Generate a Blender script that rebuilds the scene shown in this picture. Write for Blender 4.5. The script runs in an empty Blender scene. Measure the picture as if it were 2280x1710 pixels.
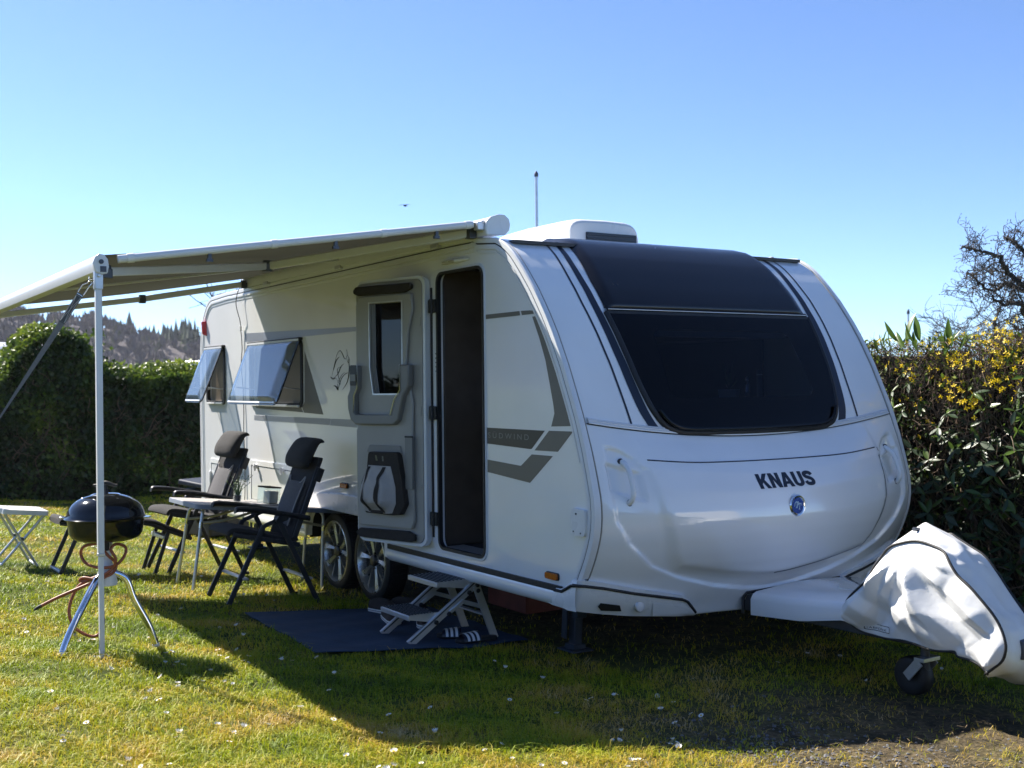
import bpy, bmesh, math, random
import numpy as np
from mathutils import Vector, Matrix, Quaternion

# ---------------------------------------------------------------- camera, sky, sun, exposure
# Frame: X runs along the caravan towards its front, Y across it away from its door side, Z up. Metres.
S = bpy.context.scene
C = S.collection
cam_d = bpy.data.cameras.new('camera')
cam = bpy.data.objects.new('camera', cam_d)
C.objects.link(cam)
cam.matrix_world = (Matrix.Translation((4.90, -3.63, 1.60)) @ Matrix.Rotation(math.radians(57.27), 4, 'Z')
                    @ Matrix.Rotation(math.radians(90), 4, 'X') @ Matrix.Rotation(math.radians(-0.57), 4, 'Z'))
cam_d.sensor_width = 36
cam_d.lens = 40.58
cam_d.clip_start = 0.1
cam_d.clip_end = 3000
cam_d.dof.use_dof = True
cam_d.dof.focus_distance = 6.6
cam_d.dof.aperture_fstop = 4.0
S.camera = cam

SUN_TRAVEL = Vector((0.95, 0.33, -1.0)).normalized()
to_sun = -SUN_TRAVEL
world = bpy.data.worlds.new('World')
S.world = world
world.use_nodes = True
wn = world.node_tree.nodes
wl = world.node_tree.links
bg = wn['Background']
sky = wn.new('ShaderNodeTexSky')
sky.sky_type = 'NISHITA'
sky.sun_disc = False
sky.sun_elevation = math.asin(to_sun.z)
sky.sun_rotation = math.atan2(to_sun.x, to_sun.y)
sky.altitude = 200
sky.air_density = 0.6
sky.dust_density = 0.15
sky.ozone_density = 3.0
tint = wn.new('ShaderNodeMix'); tint.data_type = 'RGBA'; tint.blend_type = 'MULTIPLY'   # cool daylight white balance
tint.inputs['Factor'].default_value = 1.0; tint.inputs['B'].default_value = (0.78, 0.895, 1.04, 1)
wl.new(sky.outputs['Color'], tint.inputs['A']); wl.new(tint.outputs['Result'], bg.inputs['Color'])
bg.inputs['Strength'].default_value = 0.080
sun_d = bpy.data.lights.new('sun', 'SUN')
sun_d.energy = 4.6
sun_d.angle = math.radians(0.53)
sun_d.color = (1.0, 0.94, 0.84)
sun = bpy.data.objects.new('sun', sun_d)
sun.rotation_euler = SUN_TRAVEL.to_track_quat('-Z', 'Y').to_euler()
C.objects.link(sun)
S.view_settings.view_transform = 'Standard'
S.view_settings.look = 'None'
S.view_settings.exposure = 1.55
S.view_settings.gamma = 1.0
S.view_settings.use_curve_mapping = False
S.cycles.max_bounces = 8
S.cycles.transparent_max_bounces = 12
S.cycles.use_denoising = True

rng = random.Random(7)
nr = np.random.default_rng(11)
PI = math.pi

def zg(v):                       # the lawn rises gently away from the caravan's door side
    return 0.105 * 0.12 * np.log1p(np.exp(np.clip((-v - 0.1) / 0.12, -40, 40)))
SLOPE = math.atan(0.105)

# ---------------------------------------------------------------- materials
MATS = {}
def mat(name, col, rough=0.5, metal=0.0, var=0.0, vscale=8.0, rvar=0.0, bump=0.0, bscale=60.0, coat=0.0, spec=0.5,
        trans=0.0, col2=None, sheen=0.0, detail=4.0):
    if name in MATS: return MATS[name]
    m = bpy.data.materials.new(name); m.use_nodes = True
    nt = m.node_tree; N = nt.nodes; L = nt.links
    p = N['Principled BSDF']
    p.inputs['Base Color'].default_value = (*col, 1)
    p.inputs['Roughness'].default_value = rough
    p.inputs['Metallic'].default_value = metal
    p.inputs['Specular IOR Level'].default_value = spec
    if coat: p.inputs['Coat Weight'].default_value = coat; p.inputs['Coat Roughness'].default_value = 0.04
    if sheen: p.inputs['Sheen Weight'].default_value = sheen
    tc = N.new('ShaderNodeTexCoord')
    if var or rvar or col2:
        nz = N.new('ShaderNodeTexNoise'); nz.inputs['Scale'].default_value = vscale; nz.inputs['Detail'].default_value = detail
        L.new(tc.outputs['Object'], nz.inputs['Vector'])
        if var or col2:
            mx = N.new('ShaderNodeMix'); mx.data_type = 'RGBA'
            a = col; b = col2 if col2 else tuple(c * (1 - var) for c in col)
            mx.inputs['A'].default_value = (*a, 1); mx.inputs['B'].default_value = (*b, 1)
            rp = N.new('ShaderNodeMapRange'); rp.inputs['From Min'].default_value = 0.35; rp.inputs['From Max'].default_value = 0.7
            L.new(nz.outputs['Fac'], rp.inputs['Value']); L.new(rp.outputs['Result'], mx.inputs['Factor'])
            L.new(mx.outputs['Result'], p.inputs['Base Color'])
        if rvar:
            mr = N.new('ShaderNodeMapRange'); mr.inputs['To Min'].default_value = max(0.02, rough - rvar); mr.inputs['To Max'].default_value = rough + rvar
            L.new(nz.outputs['Fac'], mr.inputs['Value']); L.new(mr.outputs['Result'], p.inputs['Roughness'])
    if bump:
        bz = N.new('ShaderNodeTexNoise'); bz.inputs['Scale'].default_value = bscale; bz.inputs['Detail'].default_value = 3
        L.new(tc.outputs['Object'], bz.inputs['Vector'])
        bp = N.new('ShaderNodeBump'); bp.inputs['Strength'].default_value = bump; bp.inputs['Distance'].default_value = 0.01
        L.new(bz.outputs['Fac'], bp.inputs['Height']); L.new(bp.outputs['Normal'], p.inputs['Normal'])
    if trans:
        out = N['Material Output']; tr = N.new('ShaderNodeBsdfTranslucent'); ms = N.new('ShaderNodeMixShader')
        tr.inputs['Color'].default_value = (*col, 1)
        if var or col2: L.new(mx.outputs['Result'], tr.inputs['Color'])
        ms.inputs['Fac'].default_value = trans
        L.new(p.outputs[0], ms.inputs[1]); L.new(tr.outputs[0], ms.inputs[2]); L.new(ms.outputs[0], out.inputs['Surface'])
    MATS[name] = m
    return m

def tinted(name, tint, rough=0.02, ior=1.5, milky=0.0, mcol=(0.5, 0.6, 0.7)):
    m = bpy.data.materials.new(name); m.use_nodes = True
    N = m.node_tree.nodes; L = m.node_tree.links
    N.remove(N['Principled BSDF'])
    t = N.new('ShaderNodeBsdfTransparent'); t.inputs['Color'].default_value = (*tint, 1)
    g = N.new('ShaderNodeBsdfGlossy'); g.inputs['Roughness'].default_value = rough
    nz = N.new('ShaderNodeTexNoise'); nz.inputs['Scale'].default_value = 3.0
    tc = N.new('ShaderNodeTexCoord'); L.new(tc.outputs['Object'], nz.inputs['Vector'])
    bp = N.new('ShaderNodeBump'); bp.inputs['Strength'].default_value = 0.015; L.new(nz.outputs['Fac'], bp.inputs['Height'])
    L.new(bp.outputs['Normal'], g.inputs['Normal'])
    lw = N.new('ShaderNodeLayerWeight'); lw.inputs['Blend'].default_value = 0.5
    pw = N.new('ShaderNodeMath'); pw.operation = 'POWER'; pw.inputs[1].default_value = 4.0; L.new(lw.outputs['Facing'], pw.inputs[0])
    f = N.new('ShaderNodeMapRange'); f.inputs['To Min'].default_value = ((ior - 1) / (ior + 1)) ** 2; f.inputs['To Max'].default_value = .9; L.new(pw.outputs[0], f.inputs['Value'])
    base = t
    if milky:
        d = N.new('ShaderNodeBsdfDiffuse'); d.inputs['Color'].default_value = (*mcol, 1)
        m0 = N.new('ShaderNodeMixShader'); m0.inputs['Fac'].default_value = milky
        L.new(t.outputs[0], m0.inputs[1]); L.new(d.outputs[0], m0.inputs[2]); base = m0
    mx = N.new('ShaderNodeMixShader')
    L.new(f.outputs[0], mx.inputs['Fac']); L.new(base.outputs[0], mx.inputs[1]); L.new(g.outputs[0], mx.inputs[2])
    L.new(mx.outputs[0], N['Material Output'].inputs['Surface'])
    MATS[name] = m
    return m

def blotch(name, stops, scale=2.0, rough=0.9, attr=None, trans=0.0, detail=6.0, spec=0.3, bump=0.0):
    """colour from a ramp over a point attribute and / or object-space noise"""
    m = bpy.data.materials.new(name); m.use_nodes = True
    N = m.node_tree.nodes; L = m.node_tree.links
    p = N['Principled BSDF']; p.inputs['Roughness'].default_value = rough; p.inputs['Specular IOR Level'].default_value = spec
    tc = N.new('ShaderNodeTexCoord'); nz = N.new('ShaderNodeTexNoise')
    nz.inputs['Scale'].default_value = scale; nz.inputs['Detail'].default_value = detail
    L.new(tc.outputs['Object'], nz.inputs['Vector'])
    fac = nz.outputs['Fac']
    if attr:
        at = N.new('ShaderNodeAttribute'); at.attribute_name = attr
        ma = N.new('ShaderNodeMath'); ma.operation = 'ADD'
        mb = N.new('ShaderNodeMath'); mb.operation = 'MULTIPLY_ADD'
        mb.inputs[1].default_value = 0.62; mb.inputs[2].default_value = 0.19
        L.new(at.outputs['Fac'], mb.inputs[0])
        mc = N.new('ShaderNodeMath'); mc.operation = 'MULTIPLY_ADD'; mc.inputs[1].default_value = 1.5; mc.inputs[2].default_value = -0.75
        L.new(fac, mc.inputs[0])
        L.new(mb.outputs[0], ma.inputs[0]); L.new(mc.outputs[0], ma.inputs[1]); fac = ma.outputs[0]
    r = N.new('ShaderNodeValToRGB')
    while len(r.color_ramp.elements) < len(stops): r.color_ramp.elements.new(0.5)
    for e, (pos, c) in zip(r.color_ramp.elements, stops): e.position = pos; e.color = (*c, 1)
    L.new(fac, r.inputs['Fac']); L.new(r.outputs['Color'], p.inputs['Base Color'])
    if bump:
        b2 = N.new('ShaderNodeTexNoise'); b2.inputs['Scale'].default_value = 55; b2.inputs['Detail'].default_value = 5
        L.new(tc.outputs['Object'], b2.inputs['Vector'])
        bp = N.new('ShaderNodeBump'); bp.inputs['Strength'].default_value = bump; bp.inputs['Distance'].default_value = 0.03
        L.new(b2.outputs['Fac'], bp.inputs['Height']); L.new(bp.outputs['Normal'], p.inputs['Normal'])
    if trans:
        tr = N.new('ShaderNodeBsdfTranslucent'); ms = N.new('ShaderNodeMixShader'); ms.inputs['Fac'].default_value = trans
        L.new(r.outputs['Color'], tr.inputs['Color'])
        L.new(p.outputs[0], ms.inputs[1]); L.new(tr.outputs[0], ms.inputs[2])
        L.new(ms.outputs[0], N['Material Output'].inputs['Surface'])
    MATS[name] = m
    return m

WHITE = mat('gloss_white_panel', (0.82, 0.825, 0.83), 0.12, var=0.05, vscale=2.5, rvar=0.05, coat=0.9, bump=0.012, bscale=2.2)
WHITE2 = mat('satin_white_moulding', (0.76, 0.76, 0.76), 0.28, var=0.06, vscale=5, rvar=0.06)
ALU = mat('brushed_aluminium', (0.62, 0.63, 0.65), 0.38, metal=0.75, var=0.12, vscale=14, rvar=0.08)
ALUW = mat('white_coated_aluminium', (0.70, 0.71, 0.73), 0.30, var=0.05, vscale=6, rvar=0.05)
CHROME = mat('polished_chrome', (0.75, 0.76, 0.78), 0.12, metal=1.0, rvar=0.05, vscale=20)
BLACK = mat('black_rubber', (0.012, 0.012, 0.013), 0.55, var=0.3, vscale=12)
BLACKG = mat('gloss_black_plastic', (0.004, 0.005, 0.007), 0.18, rvar=0.06, vscale=6, spec=.25)
SHEETB = mat('black_roof_sheet', (0.006, 0.006, 0.009), 0.24, rvar=0.08, vscale=9, var=0.2)
DECALK = mat('dark_navy_vinyl', (0.010, 0.014, 0.028), 0.30, rvar=0.05)
DECALG = mat('taupe_vinyl', (0.135, 0.130, 0.118), 0.32, rvar=0.05, var=0.04)
DECALS = mat('silver_vinyl', (0.30, 0.32, 0.36), 0.30, metal=0.35, rvar=0.05)
DECALD = mat('anthracite_vinyl', (0.030, 0.034, 0.040), 0.30, rvar=0.05)
DOORG = mat('taupe_door_moulding', (0.32, 0.305, 0.28), 0.45, var=0.06, vscale=7)
DOORH = mat('grey_door_grip', (0.19, 0.185, 0.175), 0.42, var=0.06, vscale=7)
PADB = mat('dark_brown_felt', (0.030, 0.024, 0.020), 0.9, var=0.3, vscale=30)
BAGC = mat('light_grey_bag_fabric', (0.42, 0.39, 0.37), 0.9, var=0.12, vscale=14, bump=0.3, bscale=40)
BLINDM = mat('pleated_blind_fabric', (0.42, 0.36, 0.30), 0.9, var=0.08, vscale=10)
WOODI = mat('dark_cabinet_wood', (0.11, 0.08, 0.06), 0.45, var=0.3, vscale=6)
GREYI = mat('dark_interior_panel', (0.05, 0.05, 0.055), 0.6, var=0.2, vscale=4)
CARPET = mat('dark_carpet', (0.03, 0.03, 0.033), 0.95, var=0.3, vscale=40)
ORANGE = mat('amber_lens', (0.55, 0.13, 0.01), 0.2, var=0.3, vscale=60)
REDL = mat('red_lens', (0.55, 0.02, 0.02), 0.2, var=0.2, vscale=40)
STEELD = mat('dark_galvanised_steel', (0.10, 0.11, 0.13), 0.5, metal=0.6, var=0.3, vscale=14)
BLUEE = mat('blue_badge_enamel', (0.01, 0.06, 0.30), 0.2, rvar=0.05)
CANVAS = mat('olive_grey_awning_fabric', (0.115, 0.112, 0.092), 0.92, var=0.06, vscale=3, trans=0.07)
STRAPM = mat('grey_webbing', (0.20, 0.19, 0.185), 0.9, var=0.2, vscale=90)
CHAIRF = mat('black_chair_frame', (0.020, 0.021, 0.026), 0.45, var=0.2, vscale=20)
CHAIRP = mat('charcoal_mesh_padding', (0.030, 0.028, 0.029), 0.95, var=0.35, vscale=160, bump=0.35, bscale=140, detail=2)
CHAIRL = mat('grey_mesh_padding', (0.12, 0.115, 0.12), 0.95, var=0.35, vscale=160, bump=0.35, bscale=140, detail=2)
PIPEW = mat('pale_chair_piping', (0.35, 0.33, 0.32), 0.8, var=0.1)
TABLET = mat('grey_table_laminate', (0.36, 0.33, 0.30), 0.5, var=0.08, vscale=20)
TABLEE = mat('blue_grey_table_edge', (0.24, 0.27, 0.33), 0.45, var=0.08)
STOOLT = mat('light_stool_laminate', (0.46, 0.43, 0.40), 0.6, var=0.08)
ENAMEL = mat('black_enamel', (0.006, 0.007, 0.009), 0.08, rvar=0.03, vscale=5)
HOSEM = mat('orange_brown_gas_hose', (0.30, 0.085, 0.035), 0.5, var=0.2, vscale=30)
PVC = mat('white_pvc_cover', (0.76, 0.76, 0.75), 0.42, var=0.07, vscale=9, bump=0.12, bscale=26, rvar=0.08)
MATB = mat('blue_groundsheet', (0.016, 0.045, 0.095), 0.85, var=0.35, vscale=7, bump=0.4, bscale=30)
STRAPGLASS = tinted('clear_glass', (0.92, 0.95, 0.95), 0.01, 1.45)
GLASSF = tinted('dark_tinted_acrylic', (0.115, 0.14, 0.19), 0.015, 1.30)
GLASSS = tinted('smoked_side_acrylic', (0.42, 0.47, 0.52), 0.02, 1.6, milky=0.22, mcol=(0.36, 0.50, 0.66))
GLASSD = tinted('smoked_door_pane', (0.10, 0.12, 0.13), 0.02, 1.45)
NAVY = mat('navy_plastic', (0.005, 0.012, 0.030), 0.6, var=0.3, spec=.25)
RUST = mat('terracotta_red_plastic', (0.23, 0.055, 0.035), 0.6, var=0.3)
WAX = mat('pale_stone_candle', (0.42, 0.41, 0.38), 0.6, var=0.1)
LEAFH = mat('herb_leaf', (0.07, 0.14, 0.04), 0.6, var=0.5, vscale=30)
SOLE = mat('white_rubber_sole', (0.7, 0.68, 0.63), 0.6, var=0.1)
SHOEB = mat('brown_shoe_fabric', (0.05, 0.03, 0.022), 0.85, var=0.3, vscale=30)
PETAL = mat('daisy_petal', (0.80, 0.79, 0.76), 0.7, var=0.05)
YELLOW = mat('daisy_centre', (0.65, 0.42, 0.02), 0.8, var=0.2)
WHITEI = mat('white_ceramic', (0.7, 0.7, 0.7), 0.3, var=0.04)

# ---------------------------------------------------------------- mesh helpers
class MB:
    def __init__(s): s.v = []; s.f = []; s.m = []
    def add(s, vs, fs, mi=0):
        o = len(s.v); s.v.extend([tuple(map(float, p)) for p in vs])
        for f in fs: s.f.append(tuple(i + o for i in f)); s.m.append(mi)
        return s
    def box(s, c, d, R=None, mi=0):
        vs = []
        for x in (-.5, .5):
            for y in (-.5, .5):
                for z in (-.5, .5):
                    p = Vector((x * d[0], y * d[1], z * d[2]))
                    if R: p = R @ p
                    vs.append(p + Vector(c))
        return s.add(vs, [(0, 1, 3, 2), (4, 6, 7, 5), (0, 4, 5, 1), (2, 3, 7, 6), (0, 2, 6, 4), (1, 5, 7, 3)], mi)
    def bar(s, a, b, w, h=None, up=(0, 0, 1), mi=0):
        a = Vector(a); b = Vector(b); h = w if h is None else h
        d = (b - a); L = d.length; d.normalize()
        u = Vector(up); x = d.cross(u)
        if x.length < 1e-4: x = d.cross(Vector((1, 0, 0)))
        x.normalize(); y = x.cross(d)
        return s.box((a + b) / 2, (w, L, h), Matrix((x, d, y)).transposed(), mi)
    def tube(s, path, r, n=8, cap=True, mi=0, closed=False):
        P = [Vector(p) for p in path]; k = len(P)
        rs = r if hasattr(r, '__len__') else [r] * k
        T = []
        for i in range(k):
            if closed: t = P[(i + 1) % k] - P[i - 1]
            else: t = P[min(i + 1, k - 1)] - P[max(i - 1, 0)]
            T.append(t.normalized() if t.length > 1e-9 else Vector((0, 0, 1)))
        ref = Vector((0, 0, 1)) if abs(T[0].z) < 0.9 else Vector((1, 0, 0))
        x = T[0].cross(ref).normalized(); vs = []
        for i in range(k):
            x = (x - T[i] * x.dot(T[i]));
            if x.length < 1e-6: x = T[i].orthogonal()
            x.normalize(); y = T[i].cross(x)
            for j in range(n):
                a = 2 * PI * j / n
                vs.append(P[i] + (x * math.cos(a) + y * math.sin(a)) * rs[i])
        fs = []
        for i in range(k if closed else k - 1):
            for j in range(n):
                a = i * n + j; b = i * n + (j + 1) % n; i2 = (i + 1) % k
                fs.append((a, b, i2 * n + (j + 1) % n, i2 * n + j))
        if cap and not closed:
            fs.append(tuple(range(n - 1, -1, -1))); fs.append(tuple((k - 1) * n + j for j in range(n)))
        return s.add(vs, fs, mi)
    def lathe(s, prof, n=24, c=(0, 0, 0), R=None, mi=0, sx=1, sy=1, cap=True):
        vs = []
        for r, z in prof:
            for j in range(n):
                a = 2 * PI * j / n
                p = Vector((r * math.cos(a) * sx, r * math.sin(a) * sy, z))
                if R: p = R @ p
                vs.append(p + Vector(c))
        fs = []
        for i in range(len(prof) - 1):
            for j in range(n):
                fs.append((i * n + j, i * n + (j + 1) % n, (i + 1) * n + (j + 1) % n, (i + 1) * n + j))
        if cap: fs.append(tuple(range(n - 1, -1, -1))); fs.append(tuple((len(prof) - 1) * n + j for j in range(n)))
        return s.add(vs, fs, mi)
    def grid(s, fn, us, vs_, mi=0, flip=False):
        V = [fn(u, v) for u in us for v in vs_]; n = len(vs_); fs = []
        for i in range(len(us) - 1):
            for j in range(n - 1):
                q = (i * n + j, (i + 1) * n + j, (i + 1) * n + j + 1, i * n + j + 1)
                fs.append(q[::-1] if flip else q)
        return s.add(V, fs, mi)

def lin(a, b, n): return [a + (b - a) * i / (n - 1) for i in range(n)]
def interp(x, pts): return float(np.interp(x, [p[0] for p in pts], [p[1] for p in pts]))
def smooth(t): t = max(0.0, min(1.0, t)); return t * t * (3 - 2 * t)
def catmull(pts, n=8):
    P = [Vector(p) for p in pts]; out = []
    for i in range(len(P) - 1):
        p0 = P[max(i - 1, 0)]; p1 = P[i]; p2 = P[i + 1]; p3 = P[min(i + 2, len(P) - 1)]
        for k in range(n):
            t = k / n
            out.append(0.5 * ((2 * p1) + (p2 - p0) * t + (2 * p0 - 5 * p1 + 4 * p2 - p3) * t * t + (3 * p1 - p0 - 3 * p2 + p3) * t ** 3))
    out.append(P[-1]); return out
def rrect(x0, y0, x1, y1, r, n=6):
    out = []
    rr = r if hasattr(r, '__len__') else (r, r, r, r)
    for (cx, cy, a0, q) in ((x0, y0, PI, rr[0]), (x1, y0, 1.5 * PI, rr[1]), (x1, y1, 0, rr[2]), (x0, y1, .5 * PI, rr[3])):
        ox = cx + (q if cx == x0 else -q); oy = cy + (q if cy == y0 else -q)
        for k in range(n + 1):
            a = a0 + (PI / 2) * k / n
            out.append((ox + q * math.cos(a), oy + q * math.sin(a)))
    return out

def link_mesh(name, me, mats, parent=None, smooth_deg=None, off=(0, 0, 0), bevel=0, bseg=2):
    if off != (0, 0, 0): me.transform(Matrix.Translation(-Vector(off)))
    for m in (mats if isinstance(mats, (list, tuple)) else [mats]): me.materials.append(m)
    if smooth_deg: me.shade_smooth() if smooth_deg >= 180 else me.shade_smooth(); 
    if smooth_deg and smooth_deg < 180: me.set_sharp_from_angle(angle=math.radians(smooth_deg))
    o = bpy.data.objects.new(name, me); C.objects.link(o)
    if parent: o.parent = parent
    if bevel:
        b = o.modifiers.new('edge', 'BEVEL'); b.width = bevel; b.segments = bseg; b.limit_method = 'ANGLE'; b.angle_limit = math.radians(40)
        b.harden_normals = False
    return o
def obj(name, mb, mats, parent=None, sm=40, off=(0, 0, 0), bevel=0, bseg=2):
    me = bpy.data.meshes.new(name)
    me.from_pydata(mb.v, [], mb.f); me.update()
    if any(mb.m): me.polygons.foreach_set('material_index', mb.m)
    bm = bmesh.new(); bm.from_mesh(me); bmesh.ops.recalc_face_normals(bm, faces=bm.faces); bm.to_mesh(me); bm.free()
    return link_mesh(name, me, mats, parent, sm, off, bevel, bseg)
def tag(o, label=None, cat=None, group=None, kind=None):
    if label: o['label'] = label
    if cat: o['category'] = cat
    if group: o['group'] = group
    if kind: o['kind'] = kind
    return o
def thing(name, label, cat, loc=(0, 0, 0), rot=(0, 0, 0), group=None):
    o = bpy.data.objects.new(name, None); C.objects.link(o); o.empty_display_size = 0.2
    o.location = loc; o.rotation_euler = rot
    return tag(o, label, cat, group)
def copy_tree(o, parent=None):
    c = o.copy(); C.objects.link(c)
    if parent: c.parent = parent
    for ch in list(o.children): copy_tree(ch, c)
    return c

def poly_sd(px, pz, poly):
    P = np.array(poly); d = np.full(px.shape, 1e9); ins = np.zeros(px.shape, bool)
    for i in range(len(P)):
        a = P[i]; b = P[(i + 1) % len(P)]; e = b - a
        t = np.clip(((px - a[0]) * e[0] + (pz - a[1]) * e[1]) / max(e @ e, 1e-12), 0, 1)
        d = np.minimum(d, np.hypot(px - a[0] - t * e[0], pz - a[1] - t * e[1]))
        c1 = (a[1] > pz) != (b[1] > pz)
        with np.errstate(divide='ignore', invalid='ignore'): xi = (b[0] - a[0]) * (pz - a[1]) / (b[1] - a[1] + 1e-12) + a[0]
        ins ^= c1 & (px < xi)
    return np.where(ins, d, -d)
# ---- flat shapes: a filled 2D outline (with holes), cut fine enough to bend, then mapped onto a surface
def fill2d(outlines, cutx=(), cuty=()):
    cu = bpy.data.curves.new('tmp', 'CURVE'); cu.dimensions = '2D'; cu.fill_mode = 'BOTH'
    for pts in outlines:
        sp = cu.splines.new('POLY'); sp.points.add(len(pts) - 1)
        for p, q in zip(sp.points, pts): p.co = (q[0], q[1], 0, 1)
        sp.use_cyclic_u = True
    return _fill(cu, cutx, cuty)
def text2d(body, size, offset=0.0, spacing=1.0, cutx=(), cuty=()):
    cu = bpy.data.curves.new('tmp', 'FONT'); cu.body = body; cu.size = size; cu.offset = offset; cu.space_character = spacing
    cu.resolution_u = 5; cu.fill_mode = 'BOTH'
    return _fill(cu, cutx, cuty)
def _fill(cu, cutx, cuty):
    ob = bpy.data.objects.new('tmp', cu); C.objects.link(ob)
    dg = bpy.context.evaluated_depsgraph_get()
    me = bpy.data.meshes.new_from_object(ob.evaluated_get(dg))
    bpy.data.objects.remove(ob); bpy.data.curves.remove(cu)
    bm = bmesh.new(); bm.from_mesh(me); bpy.data.meshes.remove(me)
    bmesh.ops.remove_doubles(bm, verts=bm.verts, dist=1e-5)
    for x in cutx: bmesh.ops.bisect_plane(bm, geom=bm.verts[:] + bm.edges[:] + bm.faces[:], plane_co=(x, 0, 0), plane_no=(1, 0, 0), dist=1e-6)
    for y in cuty: bmesh.ops.bisect_plane(bm, geom=bm.verts[:] + bm.edges[:] + bm.faces[:], plane_co=(0, y, 0), plane_no=(0, 1, 0), dist=1e-6)
    return bm
def plate(name, bm, mapper, mats, parent=None, thick=0.0, off=(0, 0, 0), sm=30, bevel=0):
    """bm is a flat 2D shape; mapper(x, y, t) gives the 3D point at height t above the base surface"""
    bm.verts.ensure_lookup_table(); bm.faces.ensure_lookup_table()
    bm.verts.index_update()
    vs = [v.co.copy() for v in bm.verts]; fs = [[v.index for v in f.verts] for f in bm.faces]
    mb = MB(); mb.add([mapper(v.x, v.y, thick) for v in vs], fs)
    if thick:
        be = [(e.verts[0].index, e.verts[1].index) for e in bm.edges if len(e.link_faces) == 1]
        n = len(vs); mb.v.extend([tuple(mapper(v.x, v.y, 0)) for v in vs])
        for f in fs: mb.f.append(tuple(i + n for i in reversed(f))); mb.m.append(0)
        for a, b in be: mb.f.append((a, b, b + n, a + n)); mb.m.append(0)
    bm.free()
    return obj(name, mb, mats, parent, sm, off, bevel)
def side_map(base=0.0):                     # onto the door-side wall: (u, z), proud towards -Y
    return lambda x, y, t: (x, -base - t, y)

# ---------------------------------------------------------------- ground, hills
def vn(x, y, s, seed=0.0):                     # cheap smooth 2D noise, 0..1
    x = x * s + seed * 1.7; y = y * s - seed * 2.3
    r = np.sin(x * 1.9 + 1.3 * np.sin(y * 1.1 + seed)) + np.sin(y * 2.3 + 1.7 * np.sin(x * .9 - seed)) + .7 * np.sin(x * 4.1 + y * 3.7 + 2 * np.sin(y * 2.9)) + .5 * np.sin(x * 7.3 - y * 8.1 + seed)
    return np.clip(r / 6.4 + .5, 0, 1)
def bare(u, v):                                # how worn the lawn is: trodden soil and dry moss before the caravan's nose
    d = np.hypot((u - 1.75) / 1.55, (v - .55) / 1.15)
    m = np.clip(1.35 - d + (vn(u, v, 2.2, 3) - .5) * .9, 0, 1)
    under = np.clip(1.2 - np.hypot((u + 2.9) / 3.6, (v - 1.3) / 1.2), 0, 1)
    w = np.clip(.85 - np.hypot((u + 3.3) / .9, (v + .05) / .35), 0, 1)
    return np.clip(np.maximum(np.maximum(m, under * 1.2), w), 0, 1)
def ground_material():
    m = bpy.data.materials.new('lawn_soil'); m.use_nodes = True
    N = m.node_tree.nodes; L = m.node_tree.links; p = N['Principled BSDF']; p.inputs['Roughness'].default_value = .95; p.inputs['Specular IOR Level'].default_value = .15
    tc = N.new('ShaderNodeTexCoord')
    def noise(sc, det): 
        n = N.new('ShaderNodeTexNoise'); n.inputs['Scale'].default_value = sc; n.inputs['Detail'].default_value = det; L.new(tc.outputs['Object'], n.inputs['Vector']); return n
    def ramp(src, stops):
        r = N.new('ShaderNodeValToRGB')
        while len(r.color_ramp.elements) < len(stops): r.color_ramp.elements.new(.5)
        for e, (q, c) in zip(r.color_ramp.elements, stops): e.position = q; e.color = (*c, 1)
        L.new(src, r.inputs['Fac']); return r
    n1 = noise(2.3, 9); n2 = noise(38, 6); n3 = noise(9, 8)
    g = ramp(n1.outputs['Fac'], [(.30, (.030, .042, .008)), (.45, (.060, .080, .012)), (.58, (.105, .110, .020)), (.72, (.15, .12, .035))])
    b = ramp(n3.outputs['Fac'], [(.32, (.035, .030, .022)), (.48, (.075, .058, .036)), (.60, (.115, .088, .050)), (.75, (.07, .068, .03))])
    at = N.new('ShaderNodeAttribute'); at.attribute_name = 'bare'
    mx = N.new('ShaderNodeMix'); mx.data_type = 'RGBA'; L.new(at.outputs['Fac'], mx.inputs['Factor']); L.new(g.outputs['Color'], mx.inputs['A']); L.new(b.outputs['Color'], mx.inputs['B'])
    mu = N.new('ShaderNodeMix'); mu.data_type = 'RGBA'; mu.blend_type = 'MULTIPLY'; mu.inputs['Factor'].default_value = .7
    r2 = ramp(n2.outputs['Fac'], [(.35, (.45, .45, .45)), (.65, (1.25, 1.25, 1.25))]); L.new(mx.outputs['Result'], mu.inputs['A']); L.new(r2.outputs['Color'], mu.inputs['B'])
    L.new(mu.outputs['Result'], p.inputs['Base Color'])
    bp = N.new('ShaderNodeBump'); bp.inputs['Strength'].default_value = .8; bp.inputs['Distance'].default_value = .03; L.new(n2.outputs['Fac'], bp.inputs['Height']); L.new(bp.outputs['Normal'], p.inputs['Normal'])
    return m
def ground_sheet():
    xs = sorted(set([-420, -300, -200, -120, -80, -50] + lin(-34, 10, 110) + [14, 20, 40, 90, 130]))
    ys = sorted(set([-320, -200, -120, -50, -25, -14, -10] + lin(-8, 8, 110) + [10, 14, 22, 40, 80, 160, 400, 640]))
    def f(x, y):
        z = float(zg(max(y, -12)))
        if -14 < x < 10 and -9 < y < 9:
            z += 0.010 * math.sin(x * 2.1 + y * 1.3) + 0.008 * math.sin(x * 4.7 - y * 3.1)
        return (x, y, z - 0.012)
    mb = MB(); mb.grid(f, xs, ys)
    m = ground_material()
    o = obj('lawn', mb, m, sm=180)
    at = o.data.attributes.new('bare', 'FLOAT', 'POINT'); n = len(o.data.vertices); co = np.empty(n * 3); o.data.vertices.foreach_get('co', co)
    co = co.reshape(-1, 3); at.data.foreach_set('value', bare(co[:, 0], co[:, 1]).astype(np.float32))
    tag(o, kind='structure')
ground_sheet()

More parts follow.
